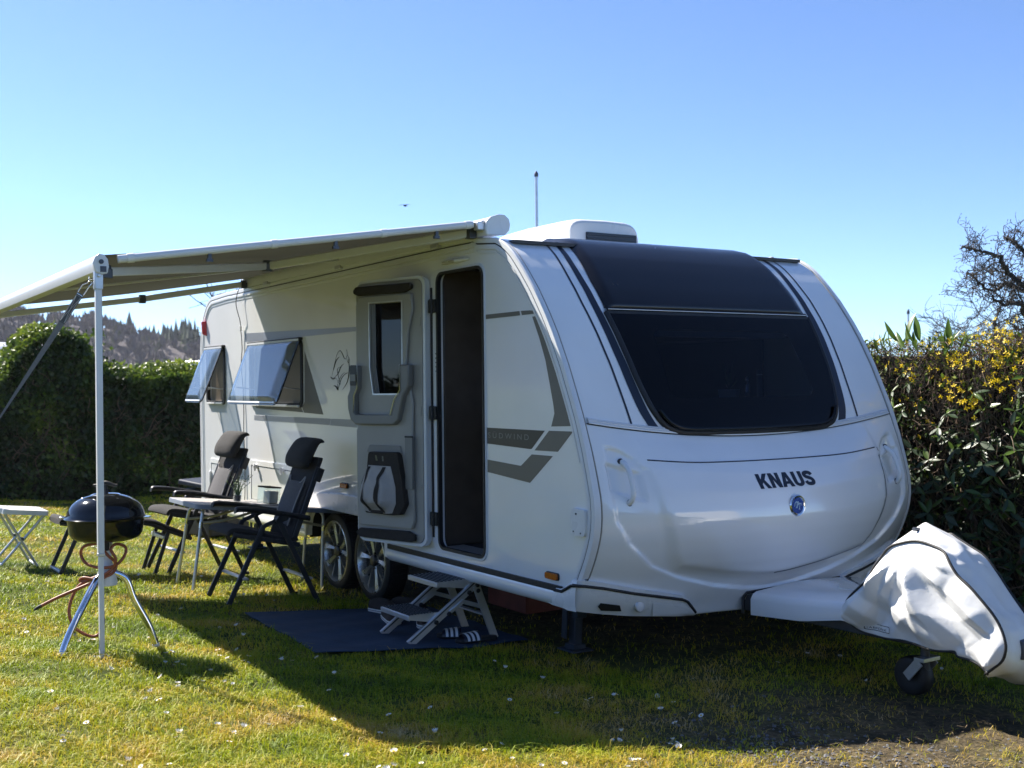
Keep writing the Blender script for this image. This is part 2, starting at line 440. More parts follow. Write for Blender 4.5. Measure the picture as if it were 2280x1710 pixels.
def hills():
    # wooded ridge some 350 m away: bare broadleaf woods with darker conifers
    def ridge(t):                                      # height along the ridge
        return interp(t, [(-260, 52), (-120, 41), (-30, 33), (40, 25.5), (60, 23.5), (80, 20.5), (98, 18), (130, 19), (180, 14), (260, 18), (420, 8), (620, 4)]) + 0.9 * math.sin(t * .19) + .5 * math.sin(t * .53)
    def f(t, s):                                       # s 0 foot .. 1 top .. 1.6 behind
        x = -250 - 85 * s; h = ridge(t) * (smooth(s / 1.0) if s < 1 else 1 - .3 * (s - 1))
        return (x + 6 * math.sin(t * .05), t, h - 3.0)
    mb = MB(); mb.grid(f, lin(-260, 620, 90), lin(0, 1.6, 14))
    m = blotch('hazy_woodland_floor', [(0.3, (0.060, 0.052, 0.060)), (0.7, (0.085, 0.072, 0.078))], scale=0.05, rough=1.0)  # bluish tone of the far haze mixed into the ground colour
    tag(obj('hills', mb, m, sm=180), kind='structure')
    # the wood itself: thousands of crowns
    tr = MB(); r = random.Random(3)
    for i in range(5200):
        t = r.uniform(-160, 230) if i < 4400 else r.uniform(230, 560); s = r.uniform(0.02, 1.25)
        x, y, z = f(t, s)
        con = (math.sin(t * .055 + 1.1) + math.sin(t * .021 + s * 6.0) + r.uniform(-1.1, 1.1)) > 1.15
        if con:
            h = r.uniform(4.5, 8); w = r.uniform(1.0, 1.7); n = 6
            vs = [(x, y, z + h)]
            for k, (rr, hh) in enumerate(((.45, .62), (.8, .36), (1.0, .10))):
                for j in range(n):
                    a = 2 * PI * j / n + k * .5
                    q = w * rr * r.uniform(.7, 1.2); vs.append((x + q * math.cos(a), y + q * math.sin(a), z + h * hh))
            fs = [(0, 1 + j, 1 + (j + 1) % n) for j in range(n)]
            for k in range(2):
                for j in range(n):
                    a = 1 + k * n + j; b = 1 + k * n + (j + 1) % n; fs.append((a, a + n, b + n, b))
            tr.add(vs, fs, 1 if r.random() < .8 else 2)
        else:
            h = r.uniform(2.6, 4.6); mi = r.choice((0, 0, 0, 3, 3, 4))
            # an open bare crown: a fan of thin slivers
            vs = []; fs = []
            for k in range(7):
                a = r.uniform(0, 2 * PI); q = r.uniform(.6, 1.9); w = r.uniform(.25, .6); top = z + h * r.uniform(.7, 1.05)
                o = len(vs)
                vs += [(x + .2 * math.cos(a + 1.6), y + .2 * math.sin(a + 1.6), z + h * .1), (x + q * math.cos(a) + w * math.sin(a), y + q * math.sin(a) - w * math.cos(a), z + h * .55),
                       (x + q * 1.1 * math.cos(a), y + q * 1.1 * math.sin(a), top), (x + q * math.cos(a) - w * math.sin(a), y + q * math.sin(a) + w * math.cos(a), z + h * .5)]
                fs.append((o, o + 1, o + 2, o + 3))
            tr.add(vs, fs, mi)
    mats = [mat('hazy_mauve_twigs', (0.105, 0.092, 0.104), 1.0, var=.2, vscale=.06), mat('conifer_green', (0.035, 0.055, 0.034), 1.0, var=.4, vscale=.3),  # mauve of bare twigs, with bluish distance haze mixed into the colour
            mat('young_conifer_green', (0.07, 0.10, 0.035), 1.0, var=.3, vscale=.3), mat('bare_twigs_brown', (0.108, 0.086, 0.088), 1.0, var=.2, vscale=.06),
            mat('budding_twigs', (0.10, 0.105, 0.062), 1.0, var=.2, vscale=.06)]
    tag(obj('woodland', tr, mats, sm=None), 'bare brown woodland with dark conifers covering the far hillside', 'forest', kind='stuff')
hills()

# ---------------------------------------------------------------- caravan
W = 2.5
EP = [(.25, -.20), (.35, -.17), (.45, -.12), (.547, -.078), (.605, -.043), (.675, -.007), (.76, .028), (.83, .046), (.904, .052), (.993, .045), (1.116, .013),
      (1.244, -.025), (1.394, -.078), (1.488, -.119), (1.7, -.22), (1.878, -.32), (1.993, -.396), (2.143, -.509), (2.271, -.626), (2.365, -.722), (2.425, -.81), (2.465, -.90), (2.487, -1.0), (2.497, -1.15), (2.50, -1.6)]
_ez = [p[0] for p in EP]; _eu = [p[1] for p in EP]
def edge_u(z): return float(np.interp(z, _ez, _eu))
def edge_us(z):                                       # softened
    return 0.25 * (edge_u(z - .02) + 2 * edge_u(z) + edge_u(z + .02))
def zr(v):                                            # the front rail dips in the middle
    s = min(1, abs((v - 1.25) / 1.25)); return 1.285 + .105 * s * s
def F(v, z):
    s = min(1, abs((v - 1.25) / 1.25))
    return edge_us(z) + float(np.interp(zr(v) - z, [-1, 0, .04, .1, .2, .3, .45, .7, 1.1], [0, 0, .020, .062, .125, .165, .195, .2, .18])) * (1 - s ** 3)
def fmap(off=0.0): return lambda x, y, t: (F(x, y) + (off + t) * 1.12, x, y + (off + t) * .25)
ZC = lin(.3, 2.48, 60)
VC = lin(.1, 2.4, 24)

van = thing('caravan', 'white touring caravan with an open side door and tandem wheels parked on the lawn', 'caravan', (0, 0, 0))
WF_C = (-2.852, .303); WR_C = (-3.503, .299)

def outline_side():
    pts = []
    for z in [.40, .44, .48, .52] + [z for z in lin(.56, 2.36, 40)]: pts.append((edge_us(z), z))
    pts += [(edge_us(z), z) for z in (2.40, 2.43, 2.46, 2.48, 2.49)]
    pts += [(-1.10, 2.497), (-1.5, 2.50), (-3.5, 2.49), (-5.7, 2.482), (-6.14, 2.465), (-6.22, 2.44), (-6.28, 2.407), (-6.34, 2.355), (-6.39, 2.30), (-6.425, 2.23), (-6.45, 2.146), (-6.47, 2.05), (-6.48, 1.99), (-6.5, 1.6), (-6.5, 1.31), (-6.495, .9), (-6.487, .58), (-6.48, .40)]
    # wheel arch cut-out
    pts += [(-3.80, .40), (-3.80, .45), (-3.77, .54), (-3.71, .605), (-3.62, .638), (-3.5, .645), (-2.6, .645), (-2.48, .63), (-2.42, .58), (-2.39, .50), (-2.385, .40)]
    return pts
DOOR_O = rrect(-1.622, .545, -1.048, 2.318, .07, 6)
WIN1_O = rrect(-5.06, 1.455, -3.90, 1.955, .05, 5)
WIN2_O = rrect(-6.28, 1.46, -5.79, 1.955, .05, 5)

def build_body():
    plate('side_wall', fill2d([outline_side(), DOOR_O, WIN1_O, WIN2_O]), lambda x, y, t: (x, .034 - t, y), WHITE, van, .034, sm=25)
    # far side wall
    pts = [p for p in outline_side()[:-11]]
    plate('side_wall', fill2d([pts]), lambda x, y, t: (x, W - .034 + t, y), WHITE, van, .034, sm=25)
    # upper front panel
    hole = [(.70, 1.50), (.655, 1.545), (.663, 1.66), (.685, 1.88), (.73, 1.93)]; hole = hole + [(2.5 - a, b) for a, b in reversed(hole)]
    mb = MB(); mb.grid(lambda v, z: (F(v, z), v, z), lin(0.0, W, 100), lin(1.25, 2.36, 90) + [2.39, 2.42, 2.445, 2.465, 2.475, 2.483, 2.489, 2.4935, 2.4955])
    cen = np.array([[sum(mb.v[i][1] for i in f) / 4, sum(mb.v[i][2] for i in f) / 4] for f in mb.f]); ins = poly_sd(cen[:, 0], cen[:, 1], hole) > 0
    mb.f = [f for f, q in zip(mb.f, ins) if not q]; mb.m = [0] * len(mb.f)
    obj('front_panel', mb, WHITE, van, 180)
    mb = MB(); mb.grid(lambda v, u: (u, v, 2.4955 + .010 * (1 - ((v - 1.25) / 1.25) ** 2) * min(1, (-1.2 - u) / .5)), lin(0, W, 12), lin(-6.1, -1.7, 6) + [-1.5, -1.35, -1.2]); 
    obj('roof', mb, WHITE2, van, 60)
    rear = [(-6.1, 2.475), (-6.22, 2.44), (-6.34, 2.355), (-6.425, 2.23), (-6.47, 2.05), (-6.5, 1.6), (-6.5, 1.31), (-6.487, .58), (-6.48, .40)]
    mb = MB(); mb.grid(lambda k, v: (rear[k][0], v, rear[k][1]), list(range(len(rear))), [0, W]); obj('rear_wall', mb, WHITE, van, 60)
    mb = MB(); mb.box((-3.4, 1.25, .49), (6.0, 1.0, .06)); mb.box((-1.35, 1.25, .49), (1.9, 2.40, .06)); mb.box((-5.1, 1.25, .49), (2.5, 2.40, .06)); mb.box((-2.6, .75, .40), (4.0, .06, .12)); mb.box((-2.6, 1.75, .40), (4.0, .06, .12))
    mb.box((-2.0, .55, .385), (.5, .3, .12)); mb.box((-3.18, 1.25, .30), (.08, 1.9, .08)); mb.box((-2.85, 1.25, .30), (.07, 1.9, .07)); mb.box((-3.5, 1.25, .30), (.07, 1.9, .07))
    obj('chassis', mb, STEELD, van)
    # inside of the wheel box
    mb = MB(); mb.box((-3.1, .36, .72), (1.46, .66, .02)); mb.box((-3.1, .69, .55), (1.46, .02, .36)); mb.box((-3.83, .36, .55), (.02, .66, .34)); mb.box((-2.37, .36, .55), (.02, .66, .34))
    obj('wheel_box', mb, BLACK, van)
build_body()

# corner and roof trims, swept along the wall's edge
def trim_path(n=3):
    P = [(edge_us(z), z) for z in lin(.535, 2.36, 56)] + [(edge_us(z), z) for z in (2.40, 2.43, 2.46, 2.48, 2.49)]
    P += [(-1.12, 2.496), (-1.5, 2.498), (-3.5, 2.488), (-5.7, 2.48), (-6.14, 2.463), (-6.22, 2.438), (-6.28, 2.405), (-6.34, 2.353), (-6.39, 2.298), (-6.425, 2.228), (-6.45, 2.144), (-6.47, 2.05), (-6.48, 1.99), (-6.5, 1.6), (-6.5, 1.31), (-6.487, .58), (-6.48, .42)]
    return P
def sweep_edge(name, prof, m, y0=0.0, sgn=-1, lo=0, hi=None, parent=None):
    """prof: (inset from the edge, standing proud of the wall)"""
    P = trim_path()[lo:hi]; mb = MB(); vs = []; k = len(prof)
    for i, p in enumerate(P):
        a = P[max(i - 1, 0)]; b = P[min(i + 1, len(P) - 1)]
        t = Vector((b[0] - a[0], b[1] - a[1])).normalized(); nrm = Vector((t.y, -t.x))      # outward
        for ins, pr in prof: vs.append((p[0] - nrm.x * ins, y0 + sgn * pr, p[1] - nrm.y * ins))
    fs = [(i * k + j, i * k + (j + 1) % k, (i + 1) * k + (j + 1) % k, (i + 1) * k + j) for i in range(len(P) - 1) for j in range(k)]
    fs += [tuple(range(k)), tuple((len(P) - 1) * k + j for j in range(k - 1, -1, -1))]
    mb.add(vs, fs); return obj(name, mb, m, parent or van, 50)
for y0, sg in ((0, -1), (W, 1)):
    sweep_edge('corner_trim', [(-.004, -.02), (-.010, .004), (-.004, .012), (.022, .013), (.024, .006), (.024, -.02)], ALUW, y0, sg)
    sweep_edge('trim_seam', [(.0245, -.004), (.0245, .008), (.031, .008), (.031, -.004)], DECALK, y0, sg)
    sweep_edge('edge_trim', [(.0315, -.004), (.0315, .010), (.037, .012), (.060, .010), (.066, -.004)], ALUW, y0, sg)
    sweep_edge('edge_trim', [(.070, -.004), (.072, .005), (.086, .004), (.088, -.004)], ALUW, y0, sg, 20)
# the lip of the corner profile on the front panel
def front_lip(v0, v1, name, h, m):
    mb = MB(); zs = lin(.56, 2.36, 50) + [2.40, 2.43, 2.455]
    mb.grid(lambda z, k: (F(min(max(k[0], .0), W), z) * (1) + k[1], k[0], z), zs, [(v0, -.01), (v0, h), ((v0 + v1) / 2, h + .003), (v1, h), (v1, -.01)])
    obj(name, mb, m, van, 50)
front_lip(-.012, .022, 'front_edge_trim', .008, ALUW); front_lip(.0255, .032, 'trim_seam', .005, DOORG)
front_lip(W - .022, W + .012, 'front_edge_trim', .008, ALUW); front_lip(W - .032, W - .0255, 'trim_seam', .005, DOORG)

# lower front: one moulded mask with the hatch, the recesses for the grab handles and the bottom lip
def mir(pts): return pts + [(2.5 - x, z) for x, z in reversed(pts)]
REC = mir([(.113, 1.262), (.088, 1.027), (.11, .866), (.193, .745), (.354, .612), (.547, .532), (.81, .462), (1.075, .418)])
REC = [(.113, 1.262), (.196, 1.233), (.258, 1.19), (.30, 1.14)][::-1] + [(.113, 1.262), (.088, 1.027), (.11, .866), (.193, .745), (.354, .612), (.547, .532), (.81, .462), (1.075, .418), (1.25, .408)]
REC = REC + [(2.5 - x, z) for x, z in reversed(REC[:-1])]
HATCH_L = [(.30, 1.5), (.315, 1.19), (.345, 1.063), (.375, .90), (.465, .67), (.522, .600)]
HATCH_B = [(.522, .600), (.857, .537), (1.12, .504), (1.25, .497)]
HATCH = mir(HATCH_L + HATCH_B[1:])
NICHE = [(.088, 1.175), (.275, 1.115), (.285, .968), (.10, 1.03)]
BOT = [(0, .385), (.05, .372), (.16, .345), (.38, .322), (.63, .30), (.72, .296), (.9, .292), (1.06, .285), (1.25, .283)]
def zbot(v): return interp(min(v, 2.5 - v), BOT)
def sst(d, w): t = np.clip(d / w + .5, 0, 1); return t * t * (3 - 2 * t)
def relief(v, z):
    r = -.021 * sst(poly_sd(v, z, REC), .014) * (1 - sst(poly_sd(v, z, HATCH) + .012, .075))
    r = r + .005 * sst(poly_sd(v, z, HATCH), .016)
    vm = np.minimum(v, 2.5 - v)
    r = r - .022 * sst(poly_sd(vm, z, NICHE), .022)
    return r
def mask_u(v, z): return F(v, z) + float(relief(np.array([v]), np.array([z]))[0])
def build_mask():
    vs = np.array(lin(.028, 2.472, 150)); K = 100
    V = np.repeat(vs[:, None], K, 1); Z = np.zeros_like(V)
    for i, v in enumerate(vs): Z[i] = np.linspace(zbot(v), zr(v) - .006, K)
    R = relief(V, Z); U = np.array([[F(V[i, j], Z[i, j]) for j in range(K)] for i in range(len(vs))]) + R + .004
    mb = MB(); k = K + 2
    verts = []
    for i in range(len(vs)):
        v = vs[i]
        verts += [(U[i, 0] - .12, v, Z[i, 0] + .03), (U[i, 0] - .02, v, Z[i, 0] - .002)] + [(U[i, j], v, Z[i, j]) for j in range(K)]
    fs = [(i * k + j, (i + 1) * k + j, (i + 1) * k + j + 1, i * k + j + 1) for i in range(len(vs) - 1) for j in range(k - 1)]
    mb.add(verts, fs); obj('front_mask', mb, WHITE, van, 180)
    # rail along the top of the mask
    mb = MB()
    for z0, z1, h in ((.003, .015, .013), (.0155, .0255, .011), (.026, .0335, .008)):
        prof = [(z0, -.01), (z0, h), ((z0 + z1) / 2, h + .003), (z1, h), (z1, -.01)]
        mb.grid(lambda v, p: (F(v, zr(v) + p[0]) + p[1], v, zr(v) + p[0]), lin(.045, 2.455, 60), prof)
    obj('front_rail', mb, ALUW, van, 50)
    mb = MB(); mb.tube([(F(v, zr(v)) + .006, v, zr(v) + .0005) for v in lin(.035, 2.465, 60)], .0034, 5); obj('rail_seam', mb, DECALK, van)
    # hatch joints
    top = [(.34, 1.183), (.647, 1.158), (1.0, 1.15), (1.25, 1.149)]; top = top + [(2.5 - x, z) for x, z in reversed(top[:-1])]
    P = catmull([(x, 0, z) for x, z in top], 8)
    mb = MB(); mb.tube([(mask_u(p.x, p.z) + .0045, p.x, p.z) for p in P], .0042, 5)
    obj('hatch_joint', mb, DECALK, van)
    low = [(2.19, 1.18), (2.165, 1.03), (2.15, .90)] ; low = low + [(2.115, .78), (2.045, .67), (1.99, .607)] + [(2.5 - x, z) for x, z in HATCH_B]
    P = catmull([(x, 0, z) for x, z in low], 6)
    mb = MB(); mb.tube([(mask_u(p.x, p.z) + .001, p.x, p.z) for p in P], .0055, 5); obj('hatch_joint', mb, mat('grey_joint', (.14, .15, .17), .5, var=.2), van)
    # grab handles
    for sgn in (0, 1):
        X = (lambda x: 2.5 - x) if sgn else (lambda x: x)
        mb = MB(); pts = catmull([(mask_u(X(.196), 1.172) - .0, X(.196), 1.178), (F(X(.196), 1.16) + .012, X(.196), 1.158), (F(X(.193), 1.12) + .03, X(.193), 1.12), (F(X(.188), 1.03) + .03, X(.188), 1.03), (F(X(.184), .99) + .012, X(.184), .982), (mask_u(X(.184), .97), X(.184), .962)], 6)
        mb.tube(pts, .0145, 12); h = obj('grab_handle', mb, WHITE2, van, 60)
        for zc in (1.178, .965):
            mb = MB(); mb.lathe([(.019, 0), (.019, .006), (.016, .009)], 16, (mask_u(X(.19), zc) - .001, X(.19), zc), Matrix.Rotation(PI / 2, 3, 'Y')); obj('grommet', mb, DECALK, h)
build_mask()

# decals and lettering on the front
def strip(name, L, R, m, off=.0022, n=10):
    Lc = catmull([(a, 0, b) for a, b in L], n); Rc = catmull([(a, 0, b) for a, b in R], n)
    mb = MB(); mb.grid(lambda i, k: (lambda p: (F(p.x, p.z) + off * 1.1, p.x, p.z + off * .2))((Lc if k == 0 else Rc)[min(i, len(Rc) - 1)]), list(range(len(Lc))), [0, 1])
    return obj(name, mb, m, van, 180)
thinL = [(.320, 2.478), (.293, 2.391), (.279, 2.118), (.295, 1.855), (.312, 1.647), (.325, 1.466), (.333, 1.352)]
wideLo = [(.392, 2.478), (.355, 2.354), (.347, 2.097), (.360, 1.845), (.388, 1.593), (.414, 1.452), (.446, 1.375), (.468, 1.335)]
wideLi = [(.424, 2.476), (.394, 2.344), (.397, 2.087), (.415, 1.857), (.446, 1.614), (.476, 1.460), (.510, 1.375), (.548, 1.324)]
for mirror in (0, 1):
    X = (lambda q: [(2.5 - a, b) for a, b in q]) if mirror else (lambda q: q)
    strip('stripe', X(thinL), X([(a + .014, b) for a, b in thinL]), DECALK)
    strip('stripe', X(wideLo), X(wideLi), DECALK)
def clip_bm(bm): return bm
def glyph(ch):
    """bold condensed capitals on a unit-high grid"""
    if ch == 'K': return [[(0, 0), (.24, 0), (.24, .30), (.33, .42), (.52, 0), (.80, 0), (.49, .58), (.78, 1), (.50, 1), (.24, .60), (.24, 1), (0, 1)]], .80
    if ch == 'N': return [[(0, 0), (.23, 0), (.23, .60), (.48, 0), (.72, 0), (.72, 1), (.49, 1), (.49, .42), (.25, 1), (0, 1)]], .72
    if ch == 'A': return [[(0, 0), (.24, 0), (.29, .20), (.53, .20), (.58, 0), (.83, 0), (.55, 1), (.28, 1)], [(.335, .38), (.485, .38), (.41, .70)]], .83
    if ch == 'U':
        o = [(.0, 1), (.0, .30)] + [(.36 - .36 * math.cos(q), .30 - .315 * math.sin(q)) for q in lin(0, PI, 13)] + [(.72, 1), (.48, 1), (.48, .30)] + [(.36 + .12 * math.cos(q), .30 - .11 * math.sin(q)) for q in lin(0, PI, 9)] + [(.24, 1)]
        return [o], .72
    P = catmull([(.64, .72, 0), (.57, .84, 0), (.38, .895, 0), (.19, .84, 0), (.135, .73, 0), (.20, .61, 0), (.38, .53, 0), (.56, .43, 0), (.625, .29, 0), (.56, .155, 0), (.38, .105, 0), (.18, .155, 0), (.105, .30, 0)], 5)
    Lf = []; Rt = []
    for i, p in enumerate(P):
        t = (P[min(i + 1, len(P) - 1)] - P[max(i - 1, 0)]).normalized(); n = Vector((-t.y, t.x, 0)) * .118; Lf.append(((p + n).x, (p + n).y)); Rt.append(((p - n).x, (p - n).y))
    return [Lf + Rt[::-1]], .75
ltr = None; gx = 0; LET = []
for ch in 'KNAUS':
    o, w_ = glyph(ch); LET.append((o, gx)); gx += w_ + .055
gx -= .055
for (o, x0), ch in zip(LET, 'KNAUS'):
    sc_x = .447 / gx
    pts = [[(1.034 + (x0 + a_) * sc_x, .9985 + b_ * .0795) for a_, b_ in ring] for ring in o]
    plate('letter', fill2d(pts), lambda x, y, t: (mask_u(x, y) + .0055 + t, x, y), DECALK, van, .002, sm=None)
# round badge: ring, blue disc and two white swallows
BC = (1.285, .892)
Rb = Matrix.Rotation(PI / 2, 3, 'Y')
bu = mask_u(*BC) + .003
mb = MB(); mb.lathe([(.062, 0), (.062, .006), (.056, .012), (.047, .010), (.044, .006)], 40, (bu, BC[0], BC[1]), Rb); badge = obj('badge', mb, CHROME, van, 50)
mb = MB(); mb.lathe([(.044, .0), (.044, .0085)], 40, (bu, BC[0], BC[1]), Rb); obj('badge_disc', mb, BLUEE, badge, 30)
def swallow(mb, cx, cy, s, fn):
    for pts, w in (([(-.9, -.5), (-.7, .3), (-.25, .75), (.05, .35), (-.1, -.5)], .16), ([(.05, .35), (.35, .75), (.6, .5), (.75, .1)], .14), ([(-.1, -.5), (-.35, -.9)], .12), ([(-.1, -.5), (.1, -.95)], .1)):
        P = catmull([(x, y, 0) for x, y in pts], 5)
        mb.tube([fn(cx + p.x * s, cy + p.y * s) for p in P], [w * s * (.35 + .65 * math.sin(PI * (i + .6) / (len(P) + .2))) for i in range(len(P))], 4)
mb = MB()
swallow(mb, BC[0] - .008, BC[1] + .006, .022, lambda x, y: (bu + .0085, x, y)); swallow(mb, BC[0] + .014, BC[1] - .004, .022, lambda x, y: (bu + .0085, x, y))
obj('badge_emblem', mb, mat('pale_blue_print', (.45, .6, .72), .3, var=.05), badge, 60)

# black roof sheet and front window
SHL = [(2.03, .428), (2.06, .432), (2.2, .432), (2.38, .455), (2.44, .47), (2.50, .50)]
def sheet_v(z, k): return interp(z, SHL) if k == 0 else 2.5 - interp(z, SHL)
def build_front_window():
    zs = [2.034, 2.04] + lin(2.06, 2.36, 16) + [2.40, 2.43, 2.455, 2.475, 2.488, 2.494]
    def base(z, t, h):
        a = sheet_v(z, 0); b = sheet_v(z, 1); v = a + (b - a) * t
        e = min(t, 1 - t) * (b - a); hh = h * smooth((e + .012) / .07)
        return v, hh
    def fs(z, t):
        v, hh = base(z, t, .034)
        hh *= smooth((z - 2.02) / .03) if z < 2.05 else 1
        return (F(v, z) + .002 + hh * .8, v, z + hh * (.35 if z < 2.4 else .35 + (z - 2.4) / .095 * .6))
    mb = MB(); ts = [0, .006, .015, .03, .045, .06] + lin(.1, .9, 12) + [.94, .955, .97, .985, .994, 1]
    mb.grid(fs, zs, ts)
    last = [fs(zs[-1], t) for t in ts]
    mb.grid(lambda k, t: (last[t][0] - k * .07, last[t][1], last[t][2] - (.045 if k else 0)), [0, 1], list(range(len(ts))))
    mb.grid(lambda k, t: (fs(zs[0], ts[t])[0] - k * .05, fs(zs[0], ts[t])[1], zs[0]), [0, 1], list(range(len(ts))))
    obj('roof_sheet', mb, SHEETB, van, 60)
    mb = MB(); mb.grid(lambda v, p: (F(v, 2.032 + p[0]) + p[1], v, 2.032 + p[0]), lin(.43, 2.07, 30), [(-.012, -.01), (-.012, .018), (.004, .022), (.010, .018), (.010, -.01)])
    obj('window_rail', mb, BLACKG, van, 50)
    mb = MB(); mb.tube([(F(v, 2.026) + .022, v, 2.028) for v in lin(.44, 2.06, 24)], .0028, 6); obj('rail_bead', mb, ALU, van, 60)
    mb = MB(); mb.grid(lambda v, p: (F(v, 2.016 + p[0]) + p[1], v, 2.016 + p[0]), lin(.42, 2.08, 30), [(-.014, -.01), (-.014, .02), (.002, .026), (.004, -.01)])
    obj('window_hinge', mb, BLACK, van, 50)
    L = [(.424, 2.008), (.434, 1.90), (.444, 1.80), (.462, 1.64), (.492, 1.50), (.522, 1.425), (.562, 1.367), (.62, 1.334), (.72, 1.316), (.98, 1.309), (1.25, 1.307)]
    C2 = catmull([(a, 0, b) for a, b in L], 4); out = [(p.x, p.z) for p in C2]; out = out + [(2.5 - a, b) for a, b in reversed(out[:-1])]
    fw = bpy.data.objects.new('front_window', None); C.objects.link(fw); fw.parent = van
    def inset(o, d):
        c = (1.25, 1.66); n = []
        for a, b in o:
            n.append((a + (d if a < 1.25 else -d) * min(1, abs(a - 1.25) / .3), b + (d if b < 1.55 else -d if b > 1.9 else d * (1.55 - b) / .0001 * 0)))
        return n
    mb2 = fill2d([out], cuty=lin(1.34, 2.0, 22), cutx=VC)
    plate('pane', mb2, lambda x, y, t: (F(x, y) + .020 + t, x, y), GLASSF, fw, 0, sm=180)
    clear = [(2.5 - .70, 1.905), (2.5 - .67, 1.86), (2.5 - .655, 1.66), (2.5 - .66, 1.54), (2.5 - .70, 1.50)]
    clear = [(.74, 1.91), (.70, 1.88), (.675, 1.66), (.67, 1.545), (.71, 1.512)][::-1] + [(.74, 1.91)] 
    clear = [(.71, 1.51), (.672, 1.545), (.68, 1.66), (.70, 1.88), (.74, 1.915)]; clear = clear + [(2.5 - a, b) for a, b in reversed(clear)]
    plate('border', fill2d([out, clear], cuty=lin(1.34, 2.0, 22), cutx=VC), lambda x, y, t: (F(x, y) + .0165 + t, x, y), BLACKG, fw, 0, sm=180)
    mb = MB(); P = [(F(a, b) + .008, a, b) for a, b in out]; mb.tube(P, .017, 8); obj('gasket', mb, BLACK, fw, 60)
    low = [q for q in out if q[1] < 1.43]
    mb = MB(); mb.tube([(F(a, b) + .026, a + (.02 if a < 1.25 else -.02) * min(1, abs(a - 1.25) / .6), b + .020) for a, b in low], .011, 8); obj('lower_bar', mb, BLACKG, fw, 60)
    return out
FW_OUT = build_front_window()

# rooflight / air conditioner housing
def build_aircon():
    a = bpy.data.objects.new('roof_aircon', None); C.objects.link(a); a.parent = van
    prof = [(.885, 2.495), (.888, 2.58), (.892, 2.64), (.902, 2.672), (.922, 2.697), (.955, 2.713), (1.0, 2.721), (1.2, 2.727), (1.38, 2.722), (1.425, 2.712), (1.455, 2.694), (1.472, 2.668), (1.482, 2.62), (1.486, 2.55), (1.488, 2.495)]
    us = [(-2.75, .16, .0), (-2.70, .45, .02), (-2.55, .75, .02), (-2.30, .94, .0), (-2.0, 1.0, .0), (-1.56, 1.0, .0), (-1.49, .985, .0), (-1.445, .95, .0), (-1.418, .895, .0), (-1.405, .82, .0), (-1.40, .74, .0)]
    def f(i, k):
        u, sc, _ = us[i]; y, z = prof[k]
        tuck = 1.0 if i < 5 else (.86 + .14 * min(1, sc * 1.0)) if False else 1.0 - .14 * (1 - sc) * (z - 2.495) / .23
        return (u, 1.187 + (y - 1.187) * tuck, 2.495 + (z - 2.495) * (sc if i < 5 else min(1, .42 + .58 * sc)))
    mb = MB(); mb.grid(f, list(range(len(us))), list(range(len(prof)))); mb.add([f(len(us) - 1, k) for k in range(len(prof))], [tuple(range(len(prof)))])
    obj('housing', mb, WHITE2, a, 60)
    mb = MB(); mb.box((-1.397, 1.24, 2.560), (.016, .43, .13)); g = obj('grille', mb, DECALK, a)
    for k in range(5): mb = MB(); mb.box((-1.386, 1.24, 2.51 + k * .025), (.010, .42, .006)); obj('grille_bar', mb, DECALK, g)
build_aircon()

# side decals
def sd(name, pts, m, base=.0006): return plate(name, fill2d([pts]), side_map(base), m, van, .0012)
sd('stripe', [(-1.029, 2.019), (-.66, 2.019), (-.652, 1.994), (-1.029, 1.992)], DECALG); sd('stripe', [(-.643, 2.019), (-.55, 2.017), (-.50, 2.011), (-.47, 2.000), (-.473, 1.996), (-.633, 1.994)], DECALG)
sd('decal', [(-.527, 1.980), (-.478, 1.980), (-.425, 1.905), (-.34, 1.765), (-.275, 1.64), (-.20, 1.478), (-.155, 1.37), (-.349, 1.363), (-.317, 1.436), (-.327, 1.486), (-.36, 1.60), (-.40, 1.732), (-.46, 1.86)], DECALG)
plq = sd('name_plate', [(-1.029, 1.339), (-.413, 1.338), (-.545, 1.232), (-.56, 1.229), (-1.029, 1.243)], DECALD)
bm = text2d('S\u00dcDWIND', .05, spacing=1.55)
xs = [v.co.x for v in bm.verts]; x0, x1 = min(xs), max(xs)
for v in bm.verts: v.co.x = -1.014 + (v.co.x - x0) / (x1 - x0) * .440; v.co.y = 1.2795 + v.co.y * .92
tag(plate('lettering', bm, side_map(.0022), mat('pale_silver_print', (.20, .21, .22), .35, metal=.3, var=.05), plq, .0006), kind='stuff')
sd('decal', [(-.371, 1.339), (-.145, 1.341), (-.288, 1.226), (-.517, 1.224)], DECALG)
sd('decal', [(-1.027, 1.147), (-.66, 1.129), (-.546, 1.2), (-.337, 1.2), (-.567, 1.037), (-1.027, 1.072)], DECALG)
sd('stripe', [(-5.215, 2.083), (-2.40, 2.022), (-2.40, 2.000), (-3.765, 2.0), (-5.235, 2.008)], DECALS)
sd('stripe', [(-5.0, 1.345), (-3.335, 1.347), (-3.355, 1.296), (-5.0, 1.304)], DECALS); sd('stripe', [(-3.325, 1.347), (-2.40, 1.350), (-2.40, 1.285), (-3.345, 1.295)], DECALS)
sd('decal', [(-3.835, 1.88), (-3.474, 1.376), (-3.86, 1.385), (-3.90, 1.43), (-3.845, 1.47)], DECALG); sd('decal', [(-3.925, 1.432), (-3.875, 1.387), (-4.95, 1.408), (-4.975, 1.434)], DECALG)
